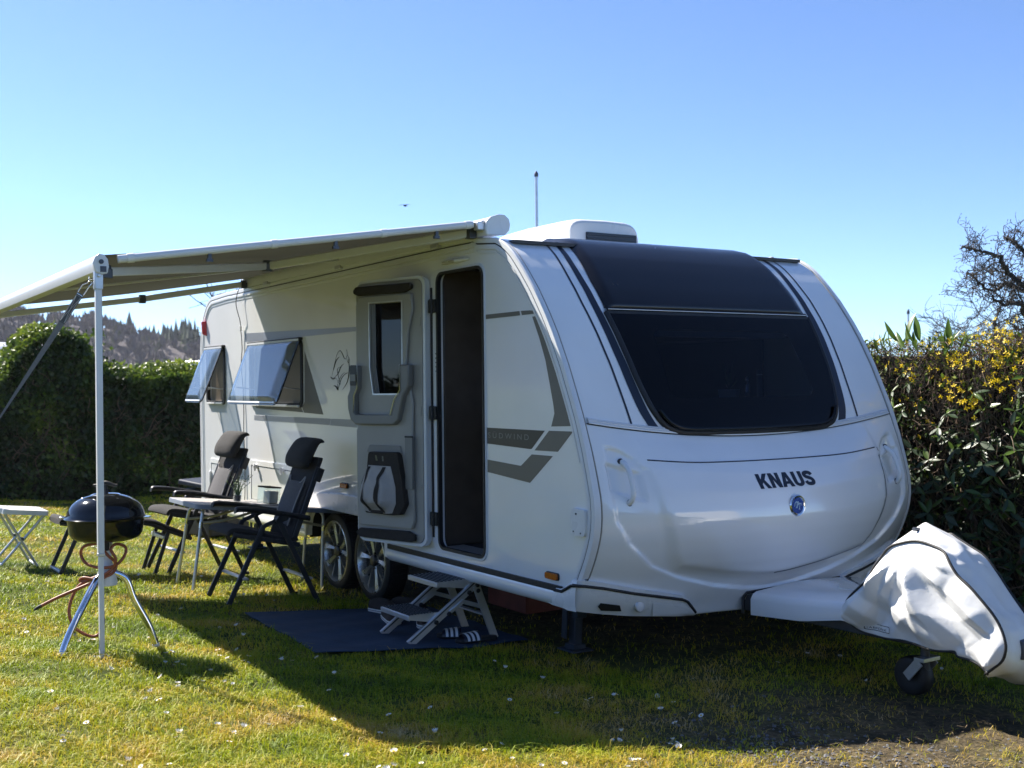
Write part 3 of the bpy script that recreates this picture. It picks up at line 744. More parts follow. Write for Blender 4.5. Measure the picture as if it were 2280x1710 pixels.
# line drawing of swallows on the wall
mb = MB()
for pts, r in (([(-3.30, 1.675), (-3.25, 1.77), (-3.19, 1.85), (-3.13, 1.86), (-3.06, 1.80), (-3.02, 1.83), (-3.03, 1.87)], .003), ([(-3.27, 1.72), (-3.22, 1.79), (-3.16, 1.82)], .006),
               ([(-3.28, 1.655), (-3.19, 1.69), (-3.13, 1.745), (-3.08, 1.765)], .005), ([(-3.33, 1.67), (-3.29, 1.655), (-3.23, 1.66)], .007), ([(-3.23, 1.66), (-3.15, 1.61), (-3.20, 1.72), (-3.13, 1.745)], .003),
               ([(-3.28, 1.60), (-3.23, 1.595), (-3.19, 1.57), (-3.20, 1.615)], .007), ([(-3.19, 1.57), (-3.13, 1.65), (-3.05, 1.69), (-3.00, 1.695)], .004), ([(-3.12, 1.565), (-3.03, 1.62), (-2.99, 1.69), (-2.985, 1.76), (-3.00, 1.80)], .005),
               ([(-3.03, 1.80), (-3.0, 1.77), (-2.985, 1.80), (-3.02, 1.83)], .003), ([(-3.2, 1.62), (-3.12, 1.68), (-3.06, 1.70)], .003)):
    P = catmull([(a, -.001, b) for a, b in pts], 6); mb.tube(P, [max(.0012, r * math.sin(PI * (i + .5) / len(P))) for i in range(len(P))], 4)
obj('emblem', mb, DECALD, van, 60)

# skirt, sill and wheel-arch mouldings
mb = MB(); mb.box((-1.33, -.012, .4785), (2.16, .016, .030)); obj('sill_strip', mb, BLACK, van)
mb = MB(); prof = [(.004, .4625), (-.016, .460), (-.026, .43), (-.020, .40), (.006, .378), (.03, .378)]
mb.grid(lambda u, p: (u, p[0], p[1]), [-2.36, -1.3, -.26], prof); obj('side_skirt', mb, WHITE, van, 40)
mb = MB(); mb.grid(lambda u, p: (u, p[0], p[1]), [-6.45, -5, -3.82], prof); obj('side_skirt', mb, WHITE, van, 40)
ARCH = [(-3.83, .40), (-3.83, .47), (-3.80, .56), (-3.73, .65), (-3.65, .715), (-3.56, .757), (-3.45, .772), (-3.14, .785), (-2.6, .785), (-2.5, .772), (-2.40, .71), (-2.36, .62), (-2.345, .50), (-2.345, .40), (-2.385, .40), (-2.39, .50), (-2.42, .58), (-2.48, .63), (-2.6, .645), (-3.5, .645), (-3.62, .638), (-3.71, .605), (-3.77, .54), (-3.80, .45), (-3.80, .40)]
plate('wheel_arch', fill2d([ARCH]), side_map(.001), WHITE2, van, .022, bevel=.008)
RIMS = mat('satin_alloy', (.55, .55, .53), .28, metal=.75, var=.08, rvar=.06, vscale=9)
def wheel(cx, cz, y, face, name='wheel'):
    w = bpy.data.objects.new(name, None); C.objects.link(w); w.parent = van; w.location = (cx, y, cz)
    R = Matrix.Rotation(PI / 2, 3, 'X') if face < 0 else Matrix.Rotation(-PI / 2, 3, 'X')
    mb = MB(); mb.lathe([(.225, -.16), (.275, -.17), (.297, -.15), (.302, -.10), (.302, -.03), (.296, -.005), (.275, .008), (.245, .006), (.236, -.004), (.225, -.02)], 48, (0, 0, 0), R, cap=False)
    for k in range(48):                                     # tread blocks
        a = 2 * PI * k / 48; p = R @ Vector((.303 * math.cos(a), .303 * math.sin(a), -.08)); mb.box(p, (.02, .12, .006), Matrix.Rotation(-a + PI / 2, 3, 'Y') if True else None)
    obj('tyre', mb, BLACK, w, 40)
    mb = MB(); mb.lathe([(.239, -.012), (.239, .004), (.232, .006), (.225, -.002), (.218, -.05), (.20, -.14)], 48, (0, 0, 0), R, cap=False); obj('rim', mb, RIMS, w, 40)
    mb = MB(); mb.lathe([(.224, -.055), (.21, -.065), (.03, -.11), (.001, -.115)], 32, (0, 0, 0), R, cap=False); obj('brake_drum', mb, BLACK, w, 40)
    for k in range(5):                                      # five pairs of broad twisted blades
        a0 = 2 * PI * k / 5 + .25
        for da, sk in ((-.20, -1), (.20, 1)):
            mb = MB()
            def pt(r, off, z): a = a0 + da * min(1, r / .10); return R @ Vector((r * math.cos(a) - off * math.sin(a), r * math.sin(a) + off * math.cos(a), z))
            prof = [(.040, .008, .0), (.09, .0095, .002), (.15, .014, .010), (.20, .0195, .020), (.229, .0225, .027)]
            vs = []
            for r, hw, sw in prof:
                zt = -.006 - .016 * (1 - r / .226); o_ = sk * sw * .8
                vs += [pt(r, o_ - hw, zt - (.010 if sk > 0 else .001)), pt(r, o_ + hw, zt - (.001 if sk > 0 else .010)), pt(r, o_ + hw * .9, zt - .045), pt(r, o_ - hw * .9, zt - .045)]
            fs = [(i * 4 + j, i * 4 + (j + 1) % 4, (i + 1) * 4 + (j + 1) % 4, (i + 1) * 4 + j) for i in range(4) for j in range(4)]
            mb.add(vs, fs + [(0, 1, 2, 3), (16, 17, 18, 19)]); obj('spoke', mb, RIMS, w, 25)
    mb = MB(); mb.lathe([(.045, -.03), (.045, -.014), (.034, -.006), (.018, -.004), (.001, -.003)], 24, (0, 0, 0), R)
    for k in range(5):
        a = 2 * PI * k / 5; mb.lathe([(.008, -.015), (.008, .0)], 8, R @ Vector((.058 * math.cos(a), .058 * math.sin(a), -.012)), R)
    obj('hub', mb, mat('dark_hub_plastic', (.03, .03, .032), .35, var=.2), w, 40)
for cx, cz in (WF_C, WR_C):
    wheel(cx, cz, .10, -1); wheel(cx, cz, W - .10, 1)

# side markers, rear marker, service flaps, hinges, lamps
def small(name, mb, m, parent=van, sm=40, **k): return obj(name, mb, m, parent, sm, **k)
for cx, cz in ((-3.08, .849), (-.347, .538)):
    l = plate('side_marker', fill2d([rrect(cx - .062, cz - .021, cx + .062, cz + .021, .015)]), side_map(0), BLACK, van, .008)
    plate('lens', fill2d([rrect(cx - .056, cz - .017, cx + .056, cz + .017, .012)]), side_map(.008), ORANGE, l, .012, bevel=.004)
mb = MB(); mb.add([(-6.40, 0, 2.25), (-6.31, 0, 2.25), (-6.30, 0, 2.10), (-6.36, 0, 2.12), (-6.40, -.03, 2.245), (-6.33, -.045, 2.245), (-6.32, -.04, 2.12), (-6.36, -.03, 2.13)], [(0, 1, 2, 3), (4, 7, 6, 5), (0, 4, 5, 1), (1, 5, 6, 2), (2, 6, 7, 3), (3, 7, 4, 0)])
small('rear_marker', mb, REDL, bevel=.006)
def flap(name, x0, z0, x1, z1, knobs):
    f = plate(name, fill2d([rrect(x0, z0, x1, z1, .03), rrect(x0 + .035, z0 + .03, x1 - .035, z1 - .045, .012)]), side_map(0), WHITE2, van, .010, bevel=.003)
    plate('flap_panel', fill2d([rrect(x0 + .041, z0 + .036, x1 - .041, z1 - .051, .010)]), side_map(0), WHITE, f, .006, bevel=.002)
    mb = MB(); mb.box(((x0 + x1) / 2, -.0008, (z0 + z1) / 2), (x1 - x0 - .06, .001, z1 - z0 - .06)); obj('flap_joint', mb, STEELD, f)
    for k in knobs:
        mb = MB(); mb.lathe([(.022, 0), (.022, .014), (.012, .018), (.012, .036), (.008, .04)], 14, (k, -.006, z1 - .05), Matrix.Rotation(PI / 2, 3, 'X')); mb.box((k, -.032, z1 - .058), (.02, .016, .06)); obj('flap_catch', mb, WHITE2, f, 40, bevel=.004)
flap('service_flap', -5.11, .56, -4.09, .945, (-4.92, -4.30))
flap('service_flap', -6.225, .53, -5.85, .905, ())
mb = MB(); mb.box((-6.19, -.02, .72), (.03, .02, .12)); mb.box((-6.19, -.02, .60), (.026, .016, .05)); small('flap_catch', mb, WHITE2, bevel=.004)
sk = plate('socket_flap', fill2d([rrect(-.139, .787, -.013, .93, (.01, .03, .01, .01))]), side_map(0), WHITE2, van, .026, bevel=.006)
mb = MB(); mb.lathe([(.006, 0), (.006, .003)], 10, (-.09, -.026, .905), Matrix.Rotation(PI / 2, 3, 'X')); mb.lathe([(.004, 0), (.004, .003)], 10, (-.115, -.026, .81), Matrix.Rotation(PI / 2, 3, 'X')); mb.lathe([(.004, 0), (.004, .003)], 10, (-.05, -.026, .805), Matrix.Rotation(PI / 2, 3, 'X')); obj('screw', mb, STEELD, sk)
def lampshape():
    mb = MB(); mb.grid(lambda t, a: (-1.54 + .34 * t, -.004 - .035 * math.sin(PI * (.08 + .92 * t) ** .7) * math.cos(a) if abs(a) < 1.6 else 0, 2.375 + .017 * math.sin(a) * (math.sin(PI * min(1, .1 + .9 * t)) ** .5)), lin(0, 1, 16), lin(-PI / 2, PI / 2, 8)); return mb
aw = small('porch_lamp', lampshape(), WHITE2, sm=60)
mb = MB(); mb.box((-1.43, -.028, 2.372), (.15, .02, .016)); obj('lamp_lens', mb, mat('lamp_lens', (.5, .46, .34), .3, var=.1), aw, bevel=.004)

# door frame, opening, hinges
plate('door_frame', fill2d([rrect(-1.705, .525, -1.035, 2.335, .075), DOOR_O]), side_map(0), ALUW, van, .008, bevel=.002)
plate('door_seal', fill2d([rrect(-1.626, .541, -1.044, 2.322, .07), rrect(-1.607, .560, -1.058, 2.305, .055)]), lambda x, y, t: (x, .012 - t, y), BLACK, van, .028)
for zc in (2.108, 1.418, .733):
    mb = MB(); mb.box((-1.658, -.020, zc), (.085, .022, .085)); mb.lathe([(.013, -.046), (.013, .046)], 10, (-1.652, -.034, zc)); obj('door_hinge', mb, BLACK, van, bevel=.003)
mb = MB(); mb.box((-1.692, -.004, 1.42), (.022, .018, 1.62)); obj('door_gasket', mb, BLACK, van)
mb = MB(); mb.box((-1.335, .09, .55), (.56, .16, .012)); obj('door_sill', mb, ALU, van)
mb = MB()
for k in range(5): mb.lathe([(.004, 0), (.004, .003)], 8, (-1.640, -.0085, 1.80 - k * .028), Matrix.Rotation(PI / 2, 3, 'X'))
obj('vent_hole', mb, STEELD, van)
mb = MB(); mb.box((-1.052, .01, 2.225), (.008, .05, .055)); obj('door_sticker', mb, mat('pink_sticker', (.55, .36, .36), .6, var=.1), van)

# the door leaf, swung right round on its hinges
DH = Vector((-1.70, -.045)); DD = Vector((-.951, -.31)); DN = Vector((.31, -.951))
def dmap(base=0.0): return lambda s, z, t: (DH.x + DD.x * s + DN.x * (base + t), DH.y + DD.y * s + DN.y * (base + t), z)
def build_door():
    D = bpy.data.objects.new('door', None); C.objects.link(D); D.parent = van
    out = rrect(.0, .545, .648, 2.312, (.06, .07, .07, .06))
    glass = [(.19, 1.545), (.455, 1.545), (.485, 1.72), (.488, 2.15), (.185, 2.15), (.186, 1.72)]
    plate('outer_skin', fill2d([out, glass]), dmap(-.035), WHITE, D, .02)
    plate('edge_frame', fill2d([out, rrect(.022, .566, .63, 2.292, .05)]), dmap(-.014), ALUW, D, .026, bevel=.003)
    plate('inner_panel', fill2d([rrect(.024, .568, .640, 2.29, .05), glass]), dmap(-.014), DOORG, D, .030, bevel=.006)
    # raised centre moulding with the window surround
    mould = [(.105, .66), (.60, .66), (.628, .72), (.628, 1.30), (.60, 1.34), (.61, 1.60), (.625, 1.74), (.625, 2.14), (.60, 2.20), (.10, 2.20), (.085, 2.10), (.13, 1.95), (.15, 1.74), (.12, 1.60), (.09, 1.48), (.10, 1.2), (.085, .72)]
    gl2 = [(a + (.018 if a < .3 else -.018) * -1, b + (.02 if b > 1.8 else -.02)) for a, b in glass]
    plate('door_moulding', fill2d([mould, glass]), dmap(.017), DOORG, D, .022, bevel=.010)
    plate('pane_trim', fill2d([[(.182, 1.535), (.462, 1.535), (.493, 1.72), (.496, 2.158), (.177, 2.158), (.178, 1.72)], glass]), dmap(.036), ALU, D, .006)
    plate('door_pane', fill2d([glass]), dmap(-.02), GLASSD, D, .004)
    plate('pane_backing', fill2d([[(a, b) for a, b in glass]]), dmap(-.034), mat('dark_pane_backing', (.012, .013, .015), .25, var=.2), D, .004)
    plate('upper_pad', fill2d([[(.64, 2.245), (.615, 2.268), (.11, 2.268), (.09, 2.255), (.093, 2.228), (.156, 2.207), (.593, 2.207), (.635, 2.222)]]), dmap(.020), PADB, D, .030, bevel=.008)
    plate('lower_pad', fill2d([[(.635, .603), (.60, .636), (.246, .643), (.138, .643), (.082, .623), (.080, .585), (.122, .575), (.60, .575)]]), dmap(.020), PADB, D, .026, bevel=.006)
    ho = [(.646, 1.735), (.645, 1.577), (.672, 1.526), (.668, 1.445), (.642, 1.366), (.593, 1.335), (.235, 1.338), (.19, 1.37), (.143, 1.526), (.091, 1.595), (.088, 1.735)]
    hi = [(.568, 1.735), (.568, 1.585), (.598, 1.535), (.606, 1.42), (.584, 1.405), (.255, 1.405), (.217, 1.505), (.165, 1.567), (.166, 1.735)]
    h = plate('door_grip', fill2d([ho + hi[::-1]]), dmap(.030), DOORH, D, .050, bevel=.010)
    P = [Vector(dmap(.083)(a, b, 0)) for a, b in hi]
    
    for q in (P[0:4], P[5:]): mb = MB(); mb.tube(q, .004, 6); obj('grip_trim', mb, CHROME, h, 60)
    plate('latch', fill2d([rrect(.575, 1.60, .636, 1.738, .012)]), dmap(.079), BLACKG, D, .006)
    plate('latch_plate', fill2d([rrect(.578, 1.63, .633, 1.675, .006)]), dmap(.085), DOORH, D, .004)
    plate('slim_pocket', fill2d([rrect(.088, .918, .153, 1.265, .008)]), dmap(.030), DOORH, D, .022, bevel=.004)
    mb = MB(); mb.box(Vector(dmap(.050)(.12, 1.262, 0)), (.07, .006, .012), Matrix.Rotation(math.atan2(DD.y, DD.x), 3, 'Z')); obj('pocket_slot', mb, BLACK, D)
    for z0, z1 in ((1.98, 2.04), (1.40, 1.46), (.93, .95)):
        plate('panel_joint', fill2d([rrect(.035, z0, .088, z1, .004)]), dmap(.0165), DOORG, D, .004, bevel=.001)
    # waste bin: black rim, pale fabric bag held by black straps
    B = bpy.data.objects.new('waste_bin', None); C.objects.link(B); B.parent = D
    plate('recess_cover', fill2d([[(.20, 1.20), (.49, 1.20), (.52, 1.16), (.48, 1.10), (.22, 1.10), (.185, 1.15)]]), dmap(.036), DOORH, D, .012, bevel=.006)
    blk = [(.47, 1.14), (.457, 1.157), (.21, 1.160), (.193, 1.150), (.151, .933), (.132, .823), (.176, .751), (.245, .745), (.493, .748), (.555, .83), (.535, .95), (.482, 1.05)]
    me = plate('waste_bin', fill2d([blk]), dmap(.034), PADB, D, .05, bevel=.014); bpy.data.objects.remove(B); B = me
    bag = [(.470, 1.058), (.452, 1.07), (.262, 1.068), (.215, .93), (.212, .823), (.242, .760), (.30, .752), (.455, .757), (.505, .765), (.550, .83), (.533, .93)]
    bag = [(.478, 1.05), (.460, 1.068), (.255, 1.066), (.212, .93), (.210, .823), (.244, .758), (.30, .752), (.457, .756), (.500, .762), (.552, .83), (.535, .93)]
    d2 = fill2d([bag], cutx=lin(.22, .54, 17), cuty=lin(.77, 1.05, 16))
    A = np.array(bag)
    def bagmap(x, y, t):
        if t == 0: return dmap(.080)(x, y, 0)
        d = float(poly_sd(np.array([x]), np.array([y]), bag)[0]); q = smooth(max(0, d) / .09)
        bulge = .075 * q * (0.45 + .55 * smooth((1.06 - y) / .22)) + .006 * math.sin(x * 70 + 3 * math.sin(y * 23)) * q
        return dmap(.085)(x, y, bulge)
    bagO = plate('bin_bag', d2, bagmap, BAGC, D, 1.0, sm=180)
    def on_bag(x, y, e=.004): p = bagmap(x, y, 1.0); return Vector(p) + Vector((DN.x, DN.y, 0)) * e
    for line in ([(.452, 1.06), (.475, .98), (.450, .86), (.44, .762)], [(.31, 1.06), (.325, .99), (.322, .90), (.318, .758)]):
        P = catmull([(a, 0, b) for a, b in line], 8)
        mb = MB(); mb.grid(lambda i, k: on_bag(P[i].x + k * .016, P[i].z), list(range(len(P))), [-1, 0, 1]); obj('bag_strap', mb, PADB, D, 180)
    P = [on_bag(.44 - .12 * i / 8, .768, .004) for i in range(9)]
    mb = MB(); mb.grid(lambda i, k: P[i] + Vector((0, 0, k * .014)), list(range(9)), [-1, 0, 1]); obj('bag_strap', mb, PADB, D, 180)
    plate('bin_label', fill2d([[(.40, 1.135), (.385, 1.135), (.375, 1.10), (.392, 1.10)]]), dmap(.0842), mat('olive_print', (.13, .13, .07), .7, var=.1), D, .001)
    plate('bin_label', fill2d([[(.335, 1.132), (.322, 1.132), (.318, 1.098), (.333, 1.098)]]), dmap(.0842), mat('grey_print', (.14, .14, .12), .7, var=.1), D, .001)
build_door()

# hinged side windows, propped open
def side_window(x0, x1, zt, zb, d):
    w = bpy.data.objects.new('window', None); C.objects.link(w); w.parent = van
    plate('window_frame', fill2d([rrect(x0 - .03, zb - .03, x1 + .03, zt + .03, .06), rrect(x0 + .005, zb + .005, x1 - .005, zt - .005, .045)]), lambda x, y, t: (x, .02 - t, y), BLACK, w, .034, bevel=.004)
    mb = MB(); mb.box(((x0 + x1) / 2, -.020, zb - .018), (x1 - x0 - .04, .014, .018)); obj('window_sill', mb, ALUW, w, bevel=.003)
    mb = MB(); n = 60
    mb.grid(lambda i, z: (x0 + (x1 - x0) * i / n, .032 + (.010 if i % 2 else 0), z), list(range(n + 1)), [zb, zt]); obj('blind', mb, BLINDM, w, None)
    hz = zt + .025; hy = -.022; L = math.hypot(d, zt - zb + .03)
    dz = -(zt - zb + .03) / L; dy = -d / L; ny, nz = dz, -dy
    if ny > 0: ny, nz = -ny, -nz
    def fm(base=0.0):
        return lambda x, q, t: (x, hy + dy * q + ny * (base + t), hz + dz * q + nz * (base + t))
    fo = rrect(x0 - .02, 0, x1 + .015, L, (.02, .02, .07, .07))
    fr = bpy.data.objects.new('flap', None); C.objects.link(fr); fr.parent = w
    def pane(x, q, t):
        e = min(x - x0, x1 - x, q, L - q); return fm(.004)(x, q, t + .028 * smooth(max(0, e) / .07))
    plate('window_flap', fill2d([fo], cutx=lin(x0 + .0, x1, 16), cuty=lin(.03, L - .03, 12)), pane, GLASSS, w, 0, sm=180)
    plate('flap_edge', fill2d([fo, rrect(x0 + .012, .03, x1 - .017, L - .032, (.02, .02, .05, .05))]), fm(-.008), BLACK, w, .012, bevel=.003)
    plate('flap_edge', fill2d([rrect(x0 + .02, L - .028, x1 - .03, L - .012, .006)]), fm(.006), ALUW, w, .006)
    bpy.data.objects.remove(fr)
    mb = MB(); mb.box(((x0 + x1) / 2, -.016, hz + .006), (x1 - x0 + .05, .034, .022)); obj('window_hinge', mb, BLACK, w, bevel=.004)
    mb = MB(); mb.box(((x0 + x1) / 2, -.036, hz - .004), (x1 - x0 + .03, .006, .016)); obj('hinge_strip', mb, ALUW, w)
    for xx in (x0 + .05, x1 - .05):
        mb = MB(); mb.tube([(xx, .0, zb + .12), fm(-.012)(xx, L * .72, 0)], .006, 6); obj('window_stay', mb, ALU, w)
side_window(-5.06, -3.90, 1.955, 1.455, .205)
side_window(-6.28, -5.79, 1.955, 1.46, .21)

# front bumper corner with black line, slot and round lamp
def build_bumper(flip):
    X = (lambda v: 2.5 - v) if flip else (lambda v: v)
    b = bpy.data.objects.new('bumper', None)
    # path of the upper edge: along the side, up over the step and round the front
    UP = [(-.285, 0, .482), (-.215, 0, .484), (-.165, 0, .520), (-.125, 0, .545), (-.085, 0, .552)]
    FR = [(.0, .552), (.10, .535), (.275, .492), (.45, .455), (.585, .425), (.625, .405), (.665, .365), (.705, .318)]
    LO = [(-.325, 0, .384), (-.27, 0, .383), (-.2, 0, .382), (-.15, 0, .381), (-.10, 0, .380)]
    FL = [(.0, .376), (.10, .358), (.275, .333), (.45, .316), (.585, .303), (.625, .300), (.665, .298), (.700, .296)]
    def sidept(p, pr): return (p[0], (-.024 - pr) if not flip else 2.524 + pr, p[2])
    def corner(v, z, pr): return (F(max(v, 0.0), z) + .030 + pr, X(v), z)
    rows = []
    for k in range(len(UP)): rows.append([sidept(tuple(UP[k][i] + (LO[k][i] - UP[k][i]) * t for i in range(3)), .012 * math.sin(PI * t)) for t in lin(0, 1, 7)])
    # rounded corner
    for a in (.25, .5, .75):
        rows.append([(lambda z: (edge_us(z) - .02 + .05 * math.sin(a * PI / 2) - .04 * (1 - math.sin(a * PI / 2)), (lambda y: 2.5 - y if flip else y)(-.024 * math.cos(a * PI / 2) - .004), z))(.553 + (.378 - .553) * t) for t in lin(0, 1, 7)])
    for k in range(len(FR)): rows.append([corner(FR[k][0], FR[k][1] + (FL[k][1] - FR[k][1]) * t, .012 * math.sin(PI * t)) for t in lin(0, 1, 7)])
    mb = MB(); n = 9
    full = [[(r[0][0] - .03, r[0][1] + (.02 if not flip else -.02) * (1 if i < 6 else 0), r[0][2])] + r + [(r[-1][0] - .05, r[-1][1], r[-1][2] + .01)] for i, r in enumerate(rows)]
    mb.grid(lambda i, j: full[i][j], list(range(len(full))), list(range(n)))
    bo = obj('bumper', mb, WHITE2, van, 60)
    BL = []
    for i, r in enumerate(rows):
        t = .17 if i > 1 else .10
        p = Vector(r[0]) * (1 - t) + Vector(r[-1]) * t
        BL.append(p + Vector((.006 if i > 7 else 0, (-.010 if not flip else .010) if i < 8 else 0, 0)))
    mb = MB(); mb.tube(BL, .009, 6); obj('bumper_line', mb, BLACK, bo, 60)
    sl = [(.092, .402), (.100, .422), (.208, .402), (.228, .366), (.115, .377)]
    plate('slot', fill2d([sl]), lambda x, y, t: (F(x, y) + .0438 + t, X(x), y), BLACK, bo, .002)
    mb = MB(); R = Matrix.Rotation(PI / 2, 3, 'Y'); c = (F(.326, .389) + .036, X(.326), .389)
    mb.lathe([(.034, 0), (.034, .010), (.030, .014), (.0285, .012)], 28, c, R); obj('lamp_ring', mb, ALU, bo, 40)
    mb = MB(); mb.lathe([(.0285, .0), (.0285, .013), (.020, .017), (.001, .018)], 28, c, R); obj('lamp_lens', mb, WHITEI, bo, 50)
    sunk = [(.40, .400), (.60, .366), (.655, .315), (.42, .322)]
    plate('bumper_recess', fill2d([sunk]), lambda x, y, t: (F(x, y) + .0415 + t, X(x), y), WHITE2, bo, .003, bevel=.001)
build_bumper(False); build_bumper(True)

# A-frame cover, drawbar, jockey wheel, corner steadies
DC = [(1.055, .30, .383), (1.98, .30, .372)]
def build_hitch():
    mb = MB()
    def f(t, k):                                    # t along u, k around the section
        u = .10 + t * .95; w = interp(t, [(0, .465), (.5, .36), (1, .24)]); zt = interp(t, [(0, .402), (.3, .412), (.75, .452), (1, .462)]); zb = interp(t, [(0, .272), (.4, .300), (.7, .352), (1, .345)])
        prof = [(-1, zb), (-1, zt - .04), (-.96, zt - .012), (-.90, zt), (-.3, zt + .022), (.3, zt + .022), (.90, zt), (.96, zt - .012), (1, zt - .04), (1, zb)]
        return (u, 1.52 + .0 - (.0) + prof[k][0] * w - interp(t, [(0, .0), (1, .22)]), prof[k][1])
    mb.grid(f, lin(0, 1, 14), list(range(10))); mb.add([f(0, k) for k in range(10)], [tuple(range(10))])
    obj('hitch_cover_moulding', mb, WHITE, van, 40)
    mb = MB(); mb.tube([(F(1.05, .38) + .012, 1.048, .275), (F(1.05, .38) + .012, 1.05, .36), (F(1.06, .38) + .012, 1.075, .388), (F(1.5, .39) + .01, 1.5, .402), (F(1.9, .39) + .01, 1.93, .395), (F(1.98, .38) + .01, 1.985, .37)], .010, 6); obj('moulding_gap', mb, BLACK, van)
    mb = MB(); mb.bar((-1.4, 1.02, .34), (1.45, 1.21, .315), .05, .09); mb.bar((-1.4, 1.48, .34), (1.45, 1.29, .315), .05, .09); mb.box((1.5, 1.25, .35), (.4, .09, .09)); obj('drawbar', mb, STEELD, van, bevel=.006)
    mb = MB(); mb.tube([(1.13, 1.25, .14), (1.13, 1.25, .80)], .024, 10); mb.tube([(1.13, 1.25, .80), (1.13, 1.25, .845), (1.13, 1.17, .855)], .01, 8); obj('jockey_post', mb, STEELD, van, 60)
    jw = bpy.data.objects.new('tmp', None); bpy.data.objects.remove(jw)
    mb = MB(); mb.lathe([(.05, -.035), (.085, -.04), (.098, -.03), (.10, 0), (.098, .03), (.085, .04), (.05, .035)], 28, (1.06, 1.25, .10), Matrix.Rotation(PI / 2, 3, 'X') @ Matrix.Rotation(.0, 3, 'Z')); jwo = obj('jockey_wheel', mb, BLACK, van, 50)
    mb = MB(); mb.bar((1.14, 1.19, .19), (1.06, 1.19, .10), .008, .05); mb.bar((1.14, 1.31, .19), (1.06, 1.31, .10), .008, .05); mb.box((1.14, 1.25, .20), (.06, .13, .02)); obj('wheel_fork', mb, ALU, jwo, bevel=.002)
    for (cx, cy) in ((-.66, .40), (-.66, 2.10), (-6.0, .40), (-6.0, 2.10)):
        mb = MB(); mb.box((cx - .06, cy - .055, .25), (.05, .012, .34), Matrix.Rotation(.10, 3, 'Y')); mb.box((cx - .06, cy + .055, .25), (.05, .012, .34), Matrix.Rotation(.10, 3, 'Y')); mb.box((cx, cy, .32), (.06, .07, .22)); mb.box((cx - .04, cy, .13), (.07, .05, .22))
        mb.box((cx - .04, cy, .015), (.17, .15, .012)); mb.box((cx - .04, cy, .035), (.09, .09, .03)); mb.box((cx - .04, cy, .40), (.12, .14, .02))
        obj('corner_steady', mb, mat('blue_grey_steel', (.045, .06, .085), .5, metal=.5, var=.3), van, bevel=.004)
build_hitch()

# inside of the caravan, seen through the doorway and the front window
def build_inside():
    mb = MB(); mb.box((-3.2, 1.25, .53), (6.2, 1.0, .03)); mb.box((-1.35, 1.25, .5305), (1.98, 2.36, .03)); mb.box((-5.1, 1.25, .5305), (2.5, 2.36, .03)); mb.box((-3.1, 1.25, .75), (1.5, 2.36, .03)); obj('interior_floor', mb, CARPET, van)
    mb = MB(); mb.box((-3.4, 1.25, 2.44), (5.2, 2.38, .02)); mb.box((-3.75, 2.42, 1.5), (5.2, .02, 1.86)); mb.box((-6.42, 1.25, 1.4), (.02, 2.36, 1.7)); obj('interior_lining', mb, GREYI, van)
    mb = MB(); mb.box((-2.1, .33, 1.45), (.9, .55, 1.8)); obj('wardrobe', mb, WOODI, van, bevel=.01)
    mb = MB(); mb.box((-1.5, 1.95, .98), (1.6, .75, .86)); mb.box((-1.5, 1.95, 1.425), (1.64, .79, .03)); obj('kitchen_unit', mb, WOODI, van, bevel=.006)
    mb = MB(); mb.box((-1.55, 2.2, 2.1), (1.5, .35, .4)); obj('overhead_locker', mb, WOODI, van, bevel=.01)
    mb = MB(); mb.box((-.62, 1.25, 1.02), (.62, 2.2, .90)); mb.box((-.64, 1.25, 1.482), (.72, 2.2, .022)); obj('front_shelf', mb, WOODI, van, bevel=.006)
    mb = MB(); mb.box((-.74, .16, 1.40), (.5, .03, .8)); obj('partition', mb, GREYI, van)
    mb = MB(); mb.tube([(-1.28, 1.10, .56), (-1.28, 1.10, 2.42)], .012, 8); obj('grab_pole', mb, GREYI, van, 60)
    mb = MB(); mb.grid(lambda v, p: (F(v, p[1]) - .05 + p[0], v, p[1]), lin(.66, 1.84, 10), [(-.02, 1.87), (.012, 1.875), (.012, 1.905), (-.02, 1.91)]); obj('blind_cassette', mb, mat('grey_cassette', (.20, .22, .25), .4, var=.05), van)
build_inside()

